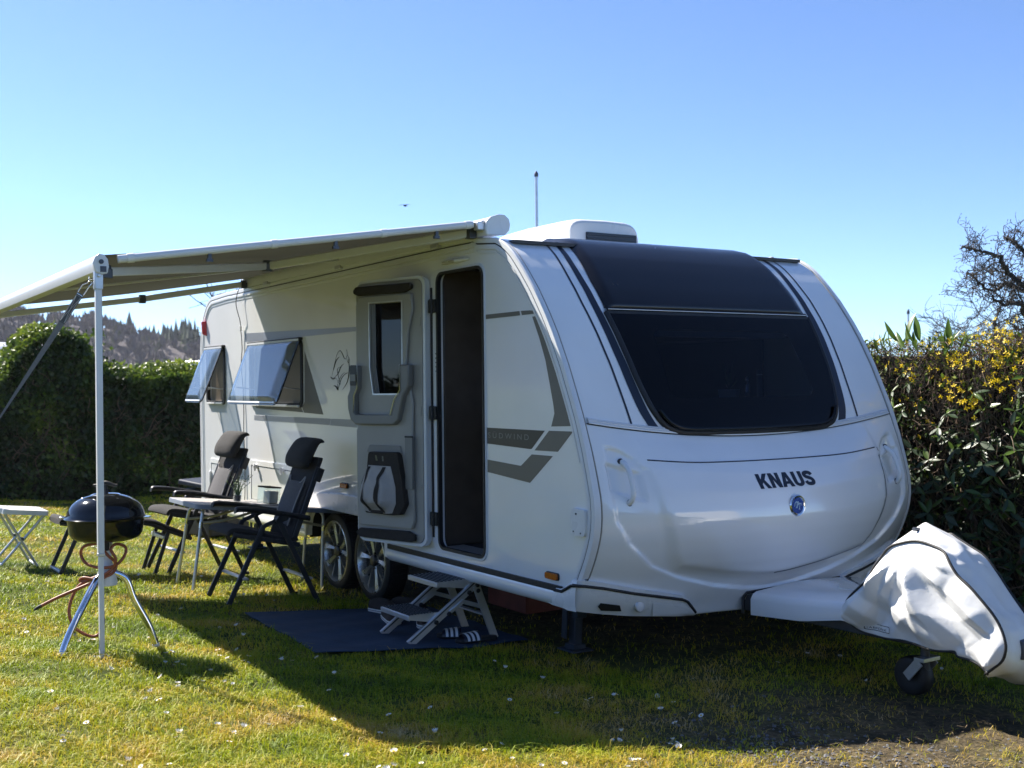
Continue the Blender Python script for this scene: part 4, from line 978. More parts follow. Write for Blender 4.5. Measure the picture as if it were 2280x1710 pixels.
# ---------------------------------------------------------------- awning
def build_awning():
    A = thing('awning', 'grey roll-out awning extended from the caravan roof edge on a thin pole', 'awning', (-3.1, -.0, 2.5)); off = (-3.1, 0, 2.5)
    U0, U1 = -5.20, -.98
    bar_z = lambda u: 2.235 - .008 * (-1.2 - u)
    # cassette on the roof edge: rounded profile
    pr = [(-.030, 2.492), (-.034, 2.53), (-.030, 2.572), (.0, 2.598), (.05, 2.614), (.09, 2.613), (.118, 2.592), (.128, 2.56), (.120, 2.525), (.095, 2.500)]
    def prism(prof, u0, u1, mb):
        k = len(prof); mb.add([(u, y, z) for u in (u0, u1) for y, z in prof], [(j, (j + 1) % k, k + (j + 1) % k, k + j) for j in range(k)] + [tuple(range(k)), tuple(range(2 * k - 1, k - 1, -1))]); return mb
    obj('cassette', prism([p for p in pr if True], U0, U1, MB()), ALUW, A, 50, off)
    cap = [(y * 1.06 - .003, 2.55 + (z - 2.55) * 1.07) for y, z in pr]
    for u in (U1, U0 - .028): obj('end_cap', prism(cap, u, u + .028, MB()), WHITE2, A, 50, off, bevel=.006)
    for u in (-1.6, -3.1, -4.6):
        mb = MB(); mb.box((u, .03, 2.488), (.10, .14, .03)); mb.box((u, .10, 2.47), (.10, .02, .06)); obj('bracket', mb, ALU, A, off=off, bevel=.004)
    # fabric with a slight belly, from the cassette slot to the front bar
    def fab(u, t):
        u = U0 + (u - U0) * (1 - .19 * t / (U1 - U0))
        v = -.03 + t * (-2.205 + .03); z = 2.572 + t * (bar_z(u) + .044 - 2.572)
        s = (u - U0) / (U1 - U0)
        return (u, v, z - .030 * math.sin(PI * t) * (1 - .5 * abs(2 * s - 1)) + .0025 * math.sin(u * 9 + t * 3) * math.sin(PI * t))
    mb = MB(); us = lin(U0 + .02, U1 - .02, 40); ts = lin(0, 1, 22)
    mb.grid(lambda u, t: fab(u, t), us, ts); fo = obj('canopy', mb, CANVAS, A, 180, off)
    for uu, wd in ((-2.35, .010), (-3.65, .010), (-4.9, .010)):
        mb = MB(); mb.grid(lambda k, t: (fab(uu + k * wd, t)[0], fab(uu, t)[1], fab(uu, t)[2] - .0025), [-1, 1], ts); obj('fabric_seam', mb, mat('dark_seam_tape', (.11, .105, .09), .9, var=.1), A, 180, off)
    # front bar: tall curved aluminium profile
    bp = [(-2.232, -.040), (-2.240, .0), (-2.234, .030), (-2.214, .046), (-2.188, .042), (-2.170, .022), (-2.165, -.01), (-2.172, -.042), (-2.200, -.050)]
    mb = MB(); k = len(bp); us = (U0 - .02, -1.215)
    mb.add([(u, y, bar_z(u) + z) for u in us for y, z in bp], [(j, (j + 1) % k, k + (j + 1) % k, k + j) for j in range(k)] + [tuple(range(k)), tuple(range(2 * k - 1, k - 1, -1))])
    obj('front_bar', mb, ALUW, A, 50, off)
    for u, s in ((-1.215, 1), (U0 - .02, -1)):
        mb = MB(); cp = [(y if y > -2.24 else y - .006, z * 1.12) for y, z in bp]; us2 = (u, u + .035 * s)
        mb.add([(uu, y, bar_z(u) + z) for uu in us2 for y, z in cp], [(j, (j + 1) % k, k + (j + 1) % k, k + j) for j in range(k)] + [tuple(range(k)), tuple(range(2 * k - 1, k - 1, -1))])
        c = obj('bar_end_cap', mb, WHITE2, A, 50, off, bevel=.005)
        mb = MB(); mb.lathe([(.012, 0), (.012, .006)], 12, (u + .036 * s, -2.205, bar_z(u) + .01), Matrix.Rotation(PI / 2 * s, 3, 'Y')); mb.box((u + .03 * s, -2.195, bar_z(u) - .028), (.02, .03, .03)); obj('cap_fitting', mb, STEELD, c, off=off)
    # tension rafter along the near edge, with its joint rings and clips
    a = Vector((-1.185, -2.165, 2.255)); b = Vector((-.990, -.045, 2.560))
    mb = MB(); mb.tube([a.lerp(b, t) for t in lin(.02, .97, 12)], .0215, 14); raf = obj('rafter', mb, ALUW, A, 60, off)
    for t in (.05, .405, .705, .955):
        mb = MB(); mb.tube([a.lerp(b, t - .008), a.lerp(b, t + .008)], .025, 14); obj('rafter_ring', mb, WHITE2, raf, 60, off)
    for t in (.24, .57, .86):
        p = a.lerp(b, t); mb = MB(); mb.box(p - Vector((.0, 0, .034)), (.02, .018, .03)); mb.box(p - Vector((.0, 0, .054)), (.022, .034, .016)); obj('rafter_clip', mb, STEELD, raf, off=off)
    mb = MB(); mb.tube([(-.985, -.055, 2.565), (-.99, -.03, 2.567)], .014, 10); mb.box((-1.0, -.06, 2.545), (.05, .05, .05)); obj('rafter_fitting', mb, ALU, A, off=off, bevel=.004)
    # folding arms hung just under the fabric
    def arm(sh, el, en, w=.030, h=.052):
        r = None
        mb = MB(); mb.bar(sh, el, w, h); r = obj('arm', mb, ALUW, A, off=off, bevel=.008)
        mb = MB(); mb.bar(el, en, w * .92, h * .92); obj('arm', mb, ALUW, A, off=off, bevel=.008)
        for p, q in ((el, .03), (sh, .026), (en, .024)):
            mb = MB(); mb.lathe([(q, -.036), (q, .036)], 14, p); mb.box(Vector(p) + Vector((0, 0, -.01)), (.06, .05, .05)); obj('arm_joint', mb, STEELD, r, off=off, bevel=.004)
    arm((-1.10, -.06, 2.515), (-2.20, -.93, 2.375), (-1.30, -2.15, 2.205))
    arm((-5.08, -.06, 2.515), (-5.17, -.93, 2.362), (-5.14, -2.15, 2.185))
    mb = MB(); mb.bar((-3.05, -.05, 2.54), (-3.05, -2.11, 2.232), .03, .014); obj('cross_rafter', mb, ALUW, A, off=off, bevel=.004)
    # pole, square telescopic
    def pole(u, v, zt, zb, zj):
        mb = MB(); mb.bar((u, v, zt), (u, v, zj), .032, .032, up=(0, 1, 0)); p = obj('pole', mb, ALUW, A, off=off, bevel=.004)
        mb = MB(); mb.bar((u, v, zj + .02), (u + .002, v, zb), .025, .025, up=(0, 1, 0)); obj('pole_foot_section', mb, ALUW, A, off=off, bevel=.003)
        mb = MB(); mb.box((u, v, zj), (.036, .036, .018)); obj('pole_collar', mb, ALU, p, off=off, bevel=.003)
        mb = MB(); mb.box((u, v, zt - .01), (.040, .042, .10)); mb.lathe([(.010, 0), (.010, .012)], 10, (u + .02, v - .0, zt + .01), Matrix.Rotation(PI / 2, 3, 'Y')); obj('pole_head', mb, ALU, p, off=off, bevel=.003)
        mb = MB(); mb.box((u + .002, v, zb + .004), (.05, .07, .008)); obj('pole_foot', mb, ALU, A, off=off)
    pole(-1.213, -2.213, 2.165, float(zg(-2.213)) + .0, .748)
    pole(-5.15, -2.20, 2.12, float(zg(-2.2)), .75)
build_awning()

# tie-down strap from the bar end to a peg out of the picture
def build_strap():
    st = thing('tie_strap', 'grey webbing strap slanting down from the awning corner beside the pole', 'strap', (-1.25, -2.27, 2.15)); off = (-1.25, -2.27, 2.15)
    a = Vector((-1.262, -2.288, 2.085)); b = Vector((-1.49, -2.645, 1.45)); d = (b - a).normalized()
    e = a + d * ((a.z - float(zg(-3.3))) / -d.z)
    side = Vector((.62, .78, 0)).cross(d).cross(d).normalized() * -1; side = Vector((.54, .84, 0)) - d * Vector((.54, .84, 0)).dot(d); side.normalize()
    mb = MB()
    def q(t, k):
        tw = min(1, t / .55); w = .0165 * (1 - .80 * smooth(t / .5)); n = d.cross(side)
        return a + (e - a) * t + side * k * w + n * k * .006 * t
    mb.grid(lambda t, k: q(t, k), lin(0, 1, 30), [-1, 0, 1]); obj('webbing', mb, STRAPM, st, 180, off)
    mb = MB(); mb.grid(lambda t, k: q(t, k) + d.cross(side) * .002, lin(0.005, .085, 4), [-1.02, 1.02]); mb.grid(lambda t, k: q(t, k) - d.cross(side) * .002, lin(0.005, .085, 4), [-1.02, 1.02]); pt = obj('stitched_patch', mb, mat('dark_strap_patch', (.10, .10, .10), .9, var=.2), st, 60, off)
    mb = MB()
    for l in ([(.008, -.8), (.082, -.8), (.082, .8), (.008, .8), (.008, -.8)], [(.008, -.8), (.082, .8)], [(.008, .8), (.082, -.8)]):
        for sg in (1, -1): mb.tube([q(t, k) + d.cross(side) * .0032 * sg for t, k in l], .0009, 4)
    obj('stitching', mb, mat('white_thread', (.6, .6, .6), .8, var=.1), pt, 60, off)
    mb = MB(); top = Vector((-1.238, -2.250, 2.150)); mb.tube([q(0, -1), q(-.02, -1.0), top + Vector((-.006, -.008, -.012)), top, top + Vector((.008, .012, -.01)), q(-.02, 1), q(0, 1)], .0028, 6)
    mb.tube([q(0.004, -1.05), q(.004, 1.05)], .0028, 6)
    mb.tube(catmull([top + Vector((-.01, 0, .022)), top, top + Vector((.01, .008, .006)), (-1.222, -2.226, 2.148), (-1.213, -2.214, 2.146)], 4), .0026, 6); obj('hook', mb, CHROME, st, 60, off)
build_strap()

def build_cable():
    ys = [(-5.12, -.02, 2.525), (-5.25, -.03, 2.505), (-5.315, -.035, 2.45), (-5.312, -.05, 2.36), (-5.285, -.045, 2.28), (-5.272, -.028, 2.2), (-5.275, -.018, 2.1), (-5.268, -.012, 1.95), (-5.272, -.02, 1.8), (-5.262, -.010, 1.6), (-5.245, -.010, 1.4), (-5.24, -.014, 1.2), (-5.235, -.010, 1.0), (-5.232, -.010, .8), (-5.235, -.012, .6), (-5.24, -.03, .40), (-5.23, -.03, .2), (-5.2, -.02, .02)]
    mb = MB(); mb.tube(catmull(ys, 5), .0042, 6); o = obj('cable', mb, mat('grey_cable', (.06, .06, .06), .6, var=.1), None, 60)
    tag(o, 'thin dark cable hanging down the caravan wall between its two side windows', 'cable')
    mb = MB(); mb.box((-5.272, -.022, 2.13), (.02, .02, .05)); obj('cable_clip', mb, WHITE2, o, bevel=.004)
build_cable()

# ---------------------------------------------------------------- camping furniture
def thing_on_slope(name, label, cat, u, v, rz=0, group=None):
    """stands on the sloping lawn, tilted with it"""
    o = thing(name, label, cat, (u, v, float(zg(v))), group=group)
    sl = math.atan(float(zg(v - .3) - zg(v + .3)) / .6)
    o.rotation_euler = (Matrix.Rotation(-sl, 3, 'X') @ Matrix.Rotation(rz, 3, 'Z')).to_euler()
    return o

def oval_bar(mb, path, w, h, n=8): return mb.tube(path, w, n)
def build_chair():
    # origin under the seat's middle; faces -y; x across
    c = thing('camping_chair', '', 'chair', (0, 0, 0))
    hw = .245
    for s in (-1, 1):
        x = s * hw
        mb = MB(); mb.bar((x, .305, 0), (x, -.06, .60), .020, .036); l1 = obj('leg', mb, CHAIRF, c, bevel=.006)
        x2 = s * (hw - .028)
        mb = MB(); mb.bar((x2, -.36, 0), (x2, -.155, .555), .020, .036); mb.bar((x2, -.155, .55), (x2, -.06, .595), .020, .03); obj('leg', mb, CHAIRF, c, bevel=.006)
        mb = MB(); mb.box((x, .310, .012), (.03, .05, .024)); obj('foot_cap', mb, BLACK, l1, bevel=.004)
        # armrest
        P = catmull([(x, -.385, .655), (x, -.35, .668), (x, -.20, .664), (x, .02, .640), (x, .17, .622)], 6)
        mb = MB()
        def q(i, k): 
            p = P[i]; f = .030 * (.75 + .25 * math.sin(PI * min(1, i / 10.))); a = 2 * PI * k / 10
            return (p.x + f * math.cos(a), p.y, p.z + .017 * math.sin(a) - (.006 if math.sin(a) < 0 else 0))
        mb.grid(q, list(range(len(P))), list(range(11))); mb.add([q(0, k) for k in range(10)], [tuple(range(10))]); mb.add([q(len(P) - 1, k) for k in range(10)], [tuple(range(10))])
        obj('armrest', mb, CHAIRF, c, 50)
        mb = MB(); mb.bar((x, -.06, .60), (x, .0, .63), .03, .05); mb.lathe([(.022, -.016), (.022, .016)], 12, (x, -.06, .597), Matrix.Rotation(PI / 2, 3, 'Y')); obj('arm_pivot', mb, BLACK, c, bevel=.004)
        mb = MB(); mb.bar((s * (hw - .030), .082, .47), (s * (hw - .030), .222, .985), .016, .040); obj('back_rail', mb, CHAIRF, c, bevel=.006)
        mb = MB(); mb.bar((s * (hw - .04), -.37, .485), (s * (hw - .04), .13, .425), .018, .034); obj('seat_rail', mb, CHAIRF, c, bevel=.006)
    for y, z, nm in ((.218, .19, 'cross_bar'), (-.262, .182, 'cross_bar'), (-.05, .455, 'cross_bar')):
        mb = MB(); mb.bar((-hw, y, z), (hw, y, z), .04, .016); obj(nm, mb, ALU if z < .3 else CHAIRF, c, bevel=.004)
    # seat pad
    def pad(P, hw, th, mb, bulge=.018, n=10):
        def f(i, k):
            a = 2 * PI * k / n; p = P[i]; t = (P[min(i + 1, len(P) - 1)] - P[max(i - 1, 0)]).normalized(); nn = Vector((0, -t.z, t.y))
            if nn.z < 0 and abs(nn.z) > abs(nn.y): nn = -nn
            ca, sa = math.cos(a), math.sin(a)
            r = (abs(ca) ** 6 + abs(sa) ** 6) ** (-1 / 6)
            e = .7 + .3 * min(1, min(i, len(P) - 1 - i) / 1.5)
            return Vector((hw * ca * r, p.y, p.z)) + nn * (th * sa * r * e + (bulge * (1 - ca * ca) if sa * 1 > 0 else 0))
        mb.grid(f, list(range(len(P))), list(range(n + 1)))
        for i in (0, len(P) - 1): mb.add([f(i, k) for k in range(n)], [tuple(range(n))])
        return mb
    P = catmull([(0, -.40, .475), (0, -.365, .512), (0, -.22, .500), (0, -.05, .465), (0, .07, .450), (0, .115, .465)], 4)
    obj('seat', pad(P, .205, .016, MB()), CHAIRP, c, 60)
    P = catmull([(0, .075, .47), (0, .095, .58), (0, .13, .72), (0, .18, .87), (0, .215, .965), (0, .235, 1.03), (0, .240, 1.055)], 4)
    obj('backrest', pad(P, .205, .024, MB(), -.012), CHAIRP, c, 60)
    P = catmull([(0, .088, .55), (0, .108, .63), (0, .140, .74), (0, .178, .86)], 4)
    ins = pad([p + Vector((0, -.022, .006)) for p in P], .135, .010, MB()); io = obj('back_insert', ins, CHAIRL, c, 60)
    mb = MB(); mb.tube(catmull([(-.14, .05, .55), (-.14, .098, .72), (-.145, .155, .90), (-.10, .142, .865), (0, .136, .845), (.10, .142, .865), (.145, .155, .90), (.14, .098, .72), (.14, .05, .55)], 6), .0055, 6); obj('piping', mb, PIPEW, c, 60)
    # head cushion: fat at the bottom, wrapping over the top
    P = catmull([(0, .165 + (y - .165) * .68, .985 + (z - .965) * .88) for y, z in ((.135, .965), (.105, .985), (.118, 1.035), (.155, 1.10), (.190, 1.148), (.225, 1.172), (.262, 1.180), (.285, 1.170))], 4)
    mb = MB(); n = 16
    def hf(i, k):
        a = 2 * PI * k / n; p = P[i]; t = (P[min(i + 1, len(P) - 1)] - P[max(i - 1, 0)]).normalized(); nn = Vector((0, -t.z, t.y)); s = i / (len(P) - 1)
        th = interp(s, [(0, .020), (.12, .040), (.3, .047), (.55, .038), (.8, .022), (1, .010)]); ca, sa = math.cos(a), math.sin(a); r = (abs(ca) ** 4 + abs(sa) ** 4) ** (-1 / 4)
        return Vector((.185 * ca * r * interp(s, [(0, .9), (.15, 1), (.8, 1), (1, .93)]), p.y, p.z)) + nn * th * sa * r + Vector((0, .02, 0))
    mb.grid(hf, list(range(len(P))), list(range(n + 1)))
    for i in (0, len(P) - 1): mb.add([hf(i, k) for k in range(n)], [tuple(range(n))])
    hd = obj('head_cushion', mb, CHAIRP, c, 70)
    mb = MB(); 
    for s in (-1, 1): mb = MB(); mb.box((s * .228, .225, .93), (.02, .05, .10), Matrix.Rotation(-.28, 3, 'X')); obj('recline_catch', mb, BLACK, c, bevel=.004)
    return c
chairB = build_chair()
def place(o, u, v, rz, label, group):
    o.location = (u, v, float(zg(v)))
    sl = math.atan(float(zg(v - .35) - zg(v + .35)) / .7)
    o.rotation_euler = (Matrix.Rotation(-sl, 3, 'X') @ Matrix.Rotation(rz, 3, 'Z')).to_euler(); o['label'] = label; o['group'] = group
chairA = copy_tree(chairB)
place(chairB, -3.09, -.62, 0, 'black reclining camping chair between the folding table and the caravan wheels, backlit and almost black', 'reclining camping chairs at the table')
place(chairA, -4.72, -.60, .10, 'reclining camping chair behind the table with its grey mesh back lit by the sun', 'reclining camping chairs at the table')

def build_legrest():
    t = thing_on_slope('footrest', 'black padded footrest standing in front of the sunlit chair, behind the kettle grill', 'footrest', -4.60, -1.35)
    # local: x across, y along; outer end at -y
    P = catmull([(0, -.47, .395), (0, -.44, .418), (0, -.30, .385), (0, -.12, .385), (0, .10, .425), (0, .26, .420), (0, .38, .375), (0, .50, .335), (0, .56, .315)], 4)
    mb = MB(); n = 10
    def f(i, k):
        a = 2 * PI * k / n; ca, sa = math.cos(a), math.sin(a); r = (abs(ca) ** 4 + abs(sa) ** 4) ** (-1 / 4)
        return (.19 * ca * r, P[i].y, P[i].z + .020 * sa * r)
    mb.grid(f, list(range(len(P))), list(range(n + 1)))
    for i in (0, len(P) - 1): mb.add([f(i, k) for k in range(n)], [tuple(range(n))])
    obj('pad', mb, CHAIRP, t, 60)
    for s in (-1, 1):
        x = s * .17
        mb = MB(); mb.bar((x, -.42, 0), (x + .0, -.30, .375), .020, .030); obj('leg', mb, CHAIRF, t, bevel=.005)
        mb = MB(); mb.bar((x, .30, 0), (x, .38, .36), .020, .030); obj('leg', mb, CHAIRF, t, bevel=.005)
        mb = MB(); mb.tube(catmull([(x, -.46, .385), (x, -.12, .365), (x, .18, .405), (x, .40, .345), (x, .57, .295)], 5), .014, 8); obj('side_rail', mb, CHAIRF, t, 60)
    mb = MB(); mb.bar((-.17, -.42, .015), (.17, -.42, .015), .03, .02); obj('foot_bar', mb, ALU, t, bevel=.004)
    mb = MB(); mb.bar((-.17, .36, .30), (.17, .36, .30), .05, .03); obj('cross_bar', mb, ALU, t, bevel=.004)
    mb = MB(); mb.box((.12, .27, .33), (.04, .004, .05)); obj('care_label', mb, WHITEI, t)
build_legrest()

def build_table():
    t = thing_on_slope('folding_table', 'grey folding camping table set with a plant glass and a candle box', 'table', -3.755, -.49)
    pts = rrect(-.345, -.60, .345, .60, .03)
    plate('tabletop', fill2d([pts]), lambda x, y, z: (x, y, .628 + z), TABLET, t, .022, bevel=.003)
    plate('table_edge', fill2d([rrect(-.352, -.607, .352, .607, .035), rrect(-.342, -.597, .342, .597, .028)]), lambda x, y, z: (x, y, .616 + z), TABLEE, t, .032, bevel=.004)
    for sy in (-1, 1):
        for sx in (-1, 1):
            mb = MB(); P = catmull([(sx * .20 - .04, sy * .515, 0), (sx * .18 - .03, sy * .50, .30), (sx * .165 - .02, sy * .49, .54), (sx * .13, sy * .48, .592), (sx * .08, sy * .48, .607)], 5); mb.tube(P, .0125, 10); l = obj('leg', mb, ALU, t, 60)
            mb = MB(); mb.tube([P[8], P[9]], .0145, 10); obj('leg_collar', mb, CHROME, l, 60)
        mb = MB(); mb.tube([(-.08, sy * .48, .607), (.08, sy * .48, .607)], .0125, 10); obj('leg_bridge', mb, ALU, t, 60)
        for sx in (-1, 1):
            mb = MB(); mb.tube(catmull([(sx * .165 - .02, sy * .49, .50), (sx * .155, sy * .32, .525), (sx * .15, sy * .12, .585), (sx * .15, sy * .06, .612)], 5), .010, 8); obj('brace', mb, mat('pale_beige_tube', (.42, .40, .33), .45, metal=.3, var=.1), t, 60)
    return t
tbl = build_table()
def on_table(x, y):
    p = tbl.rotation_euler.to_matrix() @ Vector((x, y, .651)) + Vector(tbl.location); return p
TR = tbl.rotation_euler

def build_table_items():
    m = thing('place_mat', 'dark printed place mat lying under the plant glass and candle box', 'place mat'); m.location = on_table(.02, .02); m.rotation_euler = TR
    cells = MB()
    plate('mat_sheet', fill2d([rrect(-.20, -.30, .20, .30, .02)]), lambda x, y, z: (x, y, .0008 + z + .0012 * math.sin(x * 31) * math.sin(y * 17)), mat('dark_patterned_mat', (.03, .03, .04), .8, col2=(.38, .36, .36), vscale=22, detail=1), m, .003)
    g = thing('plant_glass', 'small glass of green herbs standing on the folding table', 'plant'); g.location = on_table(-.02, -.17); g.rotation_euler = TR
    mb = MB(); mb.lathe([(.026, .002), (.030, .006), (.034, .085), (.031, .085), (.027, .010), (.001, .008)], 20); obj('glass', mb, STRAPGLASS, g, 50)
    mb = MB(); mb.lathe([(.024, .010), (.0285, .055), (.001, .058)], 16); obj('soil', mb, mat('dark_blue_glass_filling', (.02, .03, .05), .4, var=.3), g, 50)
    r = random.Random(5)
    for k in range(16):
        a = r.uniform(0, 2 * PI); q = r.uniform(.03, .10); h = r.uniform(.14, .235)
        P = catmull([(0.012 * math.cos(a), .012 * math.sin(a), .05), (q * .35 * math.cos(a), q * .35 * math.sin(a), h * .65), (q * math.cos(a), q * math.sin(a), h)], 4)
        mb = MB(); mb.tube(P, [.0035 * (1 - .75 * i / (len(P) - 1)) for i in range(len(P))], 5)
        for i in range(2, len(P)):
            b = a + (1.3 if i % 2 else -1.3); p = P[i]; e = p + Vector((.022 * math.cos(b), .022 * math.sin(b), .012)); n = Vector((-math.sin(b), math.cos(b), 0)) * .005
            mb.add([p, (p + e) / 2 + n, e, (p + e) / 2 - n], [(0, 1, 2, 3)])
        obj('stem', mb, LEAFH, g, 60)
    l = thing('candle_box', 'square glass candle holder with a pale block beside the plant glass', 'candle holder'); l.location = on_table(.04, .06); l.rotation_euler = (Matrix.Rotation(-.105, 3, 'X') @ Matrix.Rotation(.3, 3, 'Z')).to_euler()
    mb = MB()
    for sx in (-1, 1): mb.box((sx * .060, 0, .065), (.004, .124, .13)); mb.box((0, sx * .060, .065), (.116, .004, .13))
    mb.box((0, 0, .002), (.124, .124, .004)); obj('glass', mb, STRAPGLASS, l, 30)
    mb = MB(); mb.box((0.012, 0.01, .055), (.082, .084, .096)); obj('candle', mb, WAX, l, bevel=.006)
    mb = MB()
    for sx in (-1, 1): mb.box((sx * .061, 0, .131), (.012, .132, .012)); mb.box((0, sx * .061, .131), (.110, .012, .012))
    obj('dark_rim', mb, PADB, l, bevel=.003)
build_table_items()

def build_alu_stool():
    t = thing_on_slope('folding_stool', 'light folding stool with crossed aluminium legs at the edge of the lawn', 'stool', -5.02, -1.99)
    plate('seat_top', fill2d([rrect(-.20, -.155, .20, .155, .02)]), lambda x, y, z: (x, y, .436 + z), STOOLT, t, .012)
    plate('seat_frame', fill2d([rrect(-.215, -.17, .215, .17, .025), rrect(-.20, -.155, .20, .155, .02)]), lambda x, y, z: (x, y, .412 + z), ALUW, t, .036, bevel=.003)
    for sx in (-1, 1):
        x = sx * .17
        mb = MB(); mb.tube([(x, -.15, .41), (x, .13, .01)], .011, 8); obj('leg', mb, ALU, t, 60)
        mb = MB(); mb.tube([(x - .022 * sx, .15, .41), (x - .022 * sx, -.13, .01)], .011, 8); obj('leg', mb, ALU, t, 60)
        mb = MB(); mb.lathe([(.012, -.02), (.012, .02)], 8, (x - .011 * sx, 0, .22), Matrix.Rotation(PI / 2, 3, 'Y')); obj('pivot', mb, STEELD, t)
    for y, hx in ((.13, .17), (-.13, .148)):
        mb = MB(); mb.tube([(-hx, y, .012), (hx, y, .012)], .011, 8); obj('foot_bar', mb, ALU, t, 60)
build_alu_stool()

# ---------------------------------------------------------------- kettle grill and its hose
GC = (-1.503, -2.118)
def build_grill():
    z0 = float(zg(GC[1])); g = thing('kettle_grill', 'round black kettle grill on three curved steel legs beside the awning pole', 'grill', (GC[0], GC[1], z0))
    rb = .216
    mb = MB(); mb.lathe([(.03, .572), (.14, .574), (.176, .590), (.188, .612), (.195, .665), (.197, .684), (.202, .688), (.192, .690), (.1, .69)], 48); obj('bowl', mb, ENAMEL, g, 40)
    lid = MB(); prof = [(.203, .692), (.211, .690), (.214, .694), (.207, .699), (.201, .704)]
    for k in range(1, 15): a = PI / 2 * k / 14; prof.append((.199 * math.cos(a) ** .86 if k < 14 else .001, .704 + .118 * math.sin(a)))
    lid.lathe(prof, 48); lo = obj('lid', lid, ENAMEL, g, 50)
    mb = MB(); mb.lathe([(.075, .805), (.078, .816), (.066, .822), (.001, .826)], 28); obj('vent_ring', mb, CHROME, lo, 40)
    for k in range(6):
        a = 2 * PI * k / 6 + .3; mb = MB(); mb.lathe([(.007, 0), (.007, .010), (.003, .013)], 8, (.115 * math.cos(a), .115 * math.sin(a), .792)); obj('rivet', mb, CHROME, lo, 40)
    mb = MB(); mb.tube([(0, 0, .82), (0, 0, .868)], .009, 8); mb.tube([(.02, .0, .82), (.008, .01, .84)], .008, 6); hs = obj('handle_stem', mb, BLACK, lo, 60)
    mb = MB()
    hx = Vector((.54, .84, 0))
    P = [hx * t for t in lin(-.065, .065, 14)]
    mb.tube([p + Vector((0, 0, .874 + .006 * math.cos(p.length * 60) - .9 * p.length ** 2)) for p in P], [.006 + .005 * math.sin(PI * i / 13) for i in range(14)], 8); obj('lid_handle', mb, BLACK, lo, 60)
    # side lugs at the rim, left and right as seen
    for s in (-1, 1):
        c = hx * s * .214; mb = MB(); mb.box(c + Vector((0, 0, .694)), (.05, .05, .008), Matrix.Rotation(1.0, 3, 'Z')); obj('rim_lug', mb, CHROME, g, bevel=.003)
    mb = MB(); mb.lathe([(.030, .575), (.034, .54), (.026, .50), (.030, .46), (.044, .40), (.058, .345), (.055, .33), (.02, .325)], 24); obj('stem_cone', mb, ALUW, g, 50)
    mb = MB(); mb.box((.03, -.02, .55), (.05, .05, .06)); obj('gas_regulator', mb, BLACK, g, bevel=.006)
    for (lu, lv) in ((-1.255, -2.402), (-1.468, -1.866), (-1.885, -2.215)):
        d = Vector((lu - GC[0], lv - GC[1], 0)); L = d.length; d.normalize(); zf = float(zg(lv)) - z0
        P = catmull([d * .035 + Vector((0, 0, .395)), d * .10 + Vector((0, 0, .355)), d * (L * .55) + Vector((0, 0, .245)), d * (L * .84) + Vector((0, 0, .11 + zf * .5)), d * L + Vector((0, 0, .004 + zf))], 7)
        mb = MB(); mb.tube(P, [.0185] * len(P), 12); lg = obj('leg', mb, CHROME, g, 60)
        mb = MB(); mb.tube([P[-2], P[-1] + Vector((0, 0, -.004))], .0205, 10); obj('foot_cap', mb, ALUW, lg, 60)
    # hose wound round the stem
    h = MB(); loc = Vector((0, 0, 0))
    def W_(u, v, z): return (u - GC[0], v - GC[1], z - z0)
    sx = Vector((.54, .84, 0)); sy = Vector((.84, -.54, 0))                       # across and towards the viewer
    def pt(a, z, t=0.0): p = sx * a + sy * t; return (p.x, p.y, z)
    loops = catmull([pt(.0, .55, .02), pt(-.03, .56, .06), pt(-.10, .545, .05), pt(-.125, .50, .03), pt(-.09, .455, .05), pt(-.02, .435, .07), pt(.06, .44, .06), pt(.10, .48, .02), pt(.105, .53, .0), pt(.07, .555, .04), pt(.05, .53, .07), pt(.075, .48, .07), pt(.055, .43, .06), pt(.02, .40, .075), pt(-.03, .385, .07), pt(-.09, .365, .06), pt(-.125, .362, .05), pt(-.10, .38, .06), pt(-.03, .375, .075), pt(.05, .40, .06), pt(.07, .45, .05), pt(.03, .50, .065), pt(.0, .53, .05)], 7)
    h.tube(loops, .0082, 8)
    ho = obj('gas_hose', h, HOSEM, None, 60); ho.location = (GC[0], GC[1], z0); tag(ho, 'orange brown gas hose wound in loops under the kettle grill', 'hose')
    mb = MB(); drop = catmull([pt(-.05, .375, .06), pt(-.12, .34, .07), pt(-.155, .27, .09), pt(-.16, .20, .11), pt(-.13, .13, .12), pt(-.06, .085, .12), pt(-.01, .085, .11), pt(.012, .14, .09), pt(.0, .24, .07), pt(.0, .36, .06)], 7); mb.tube(drop, .0082, 8); obj('hose_loop', mb, HOSEM, ho, 60)
    mb = MB(); tail = catmull([pt(.02, .385, .07), pt(-.10, .335, .09), pt(-.22, .285, .11), pt(-.30, .245, .12)], 6); mb.tube(tail, .0088, 8); obj('hose_tail', mb, HOSEM, ho, 60)
    mb = MB(); mb.tube([pt(-.30, .245, .12), pt(-.325, .232, .123), pt(-.34, .222, .125)], [.010, .009, .005], 8); obj('hose_nozzle', mb, BLACK, ho, 60)
build_grill()

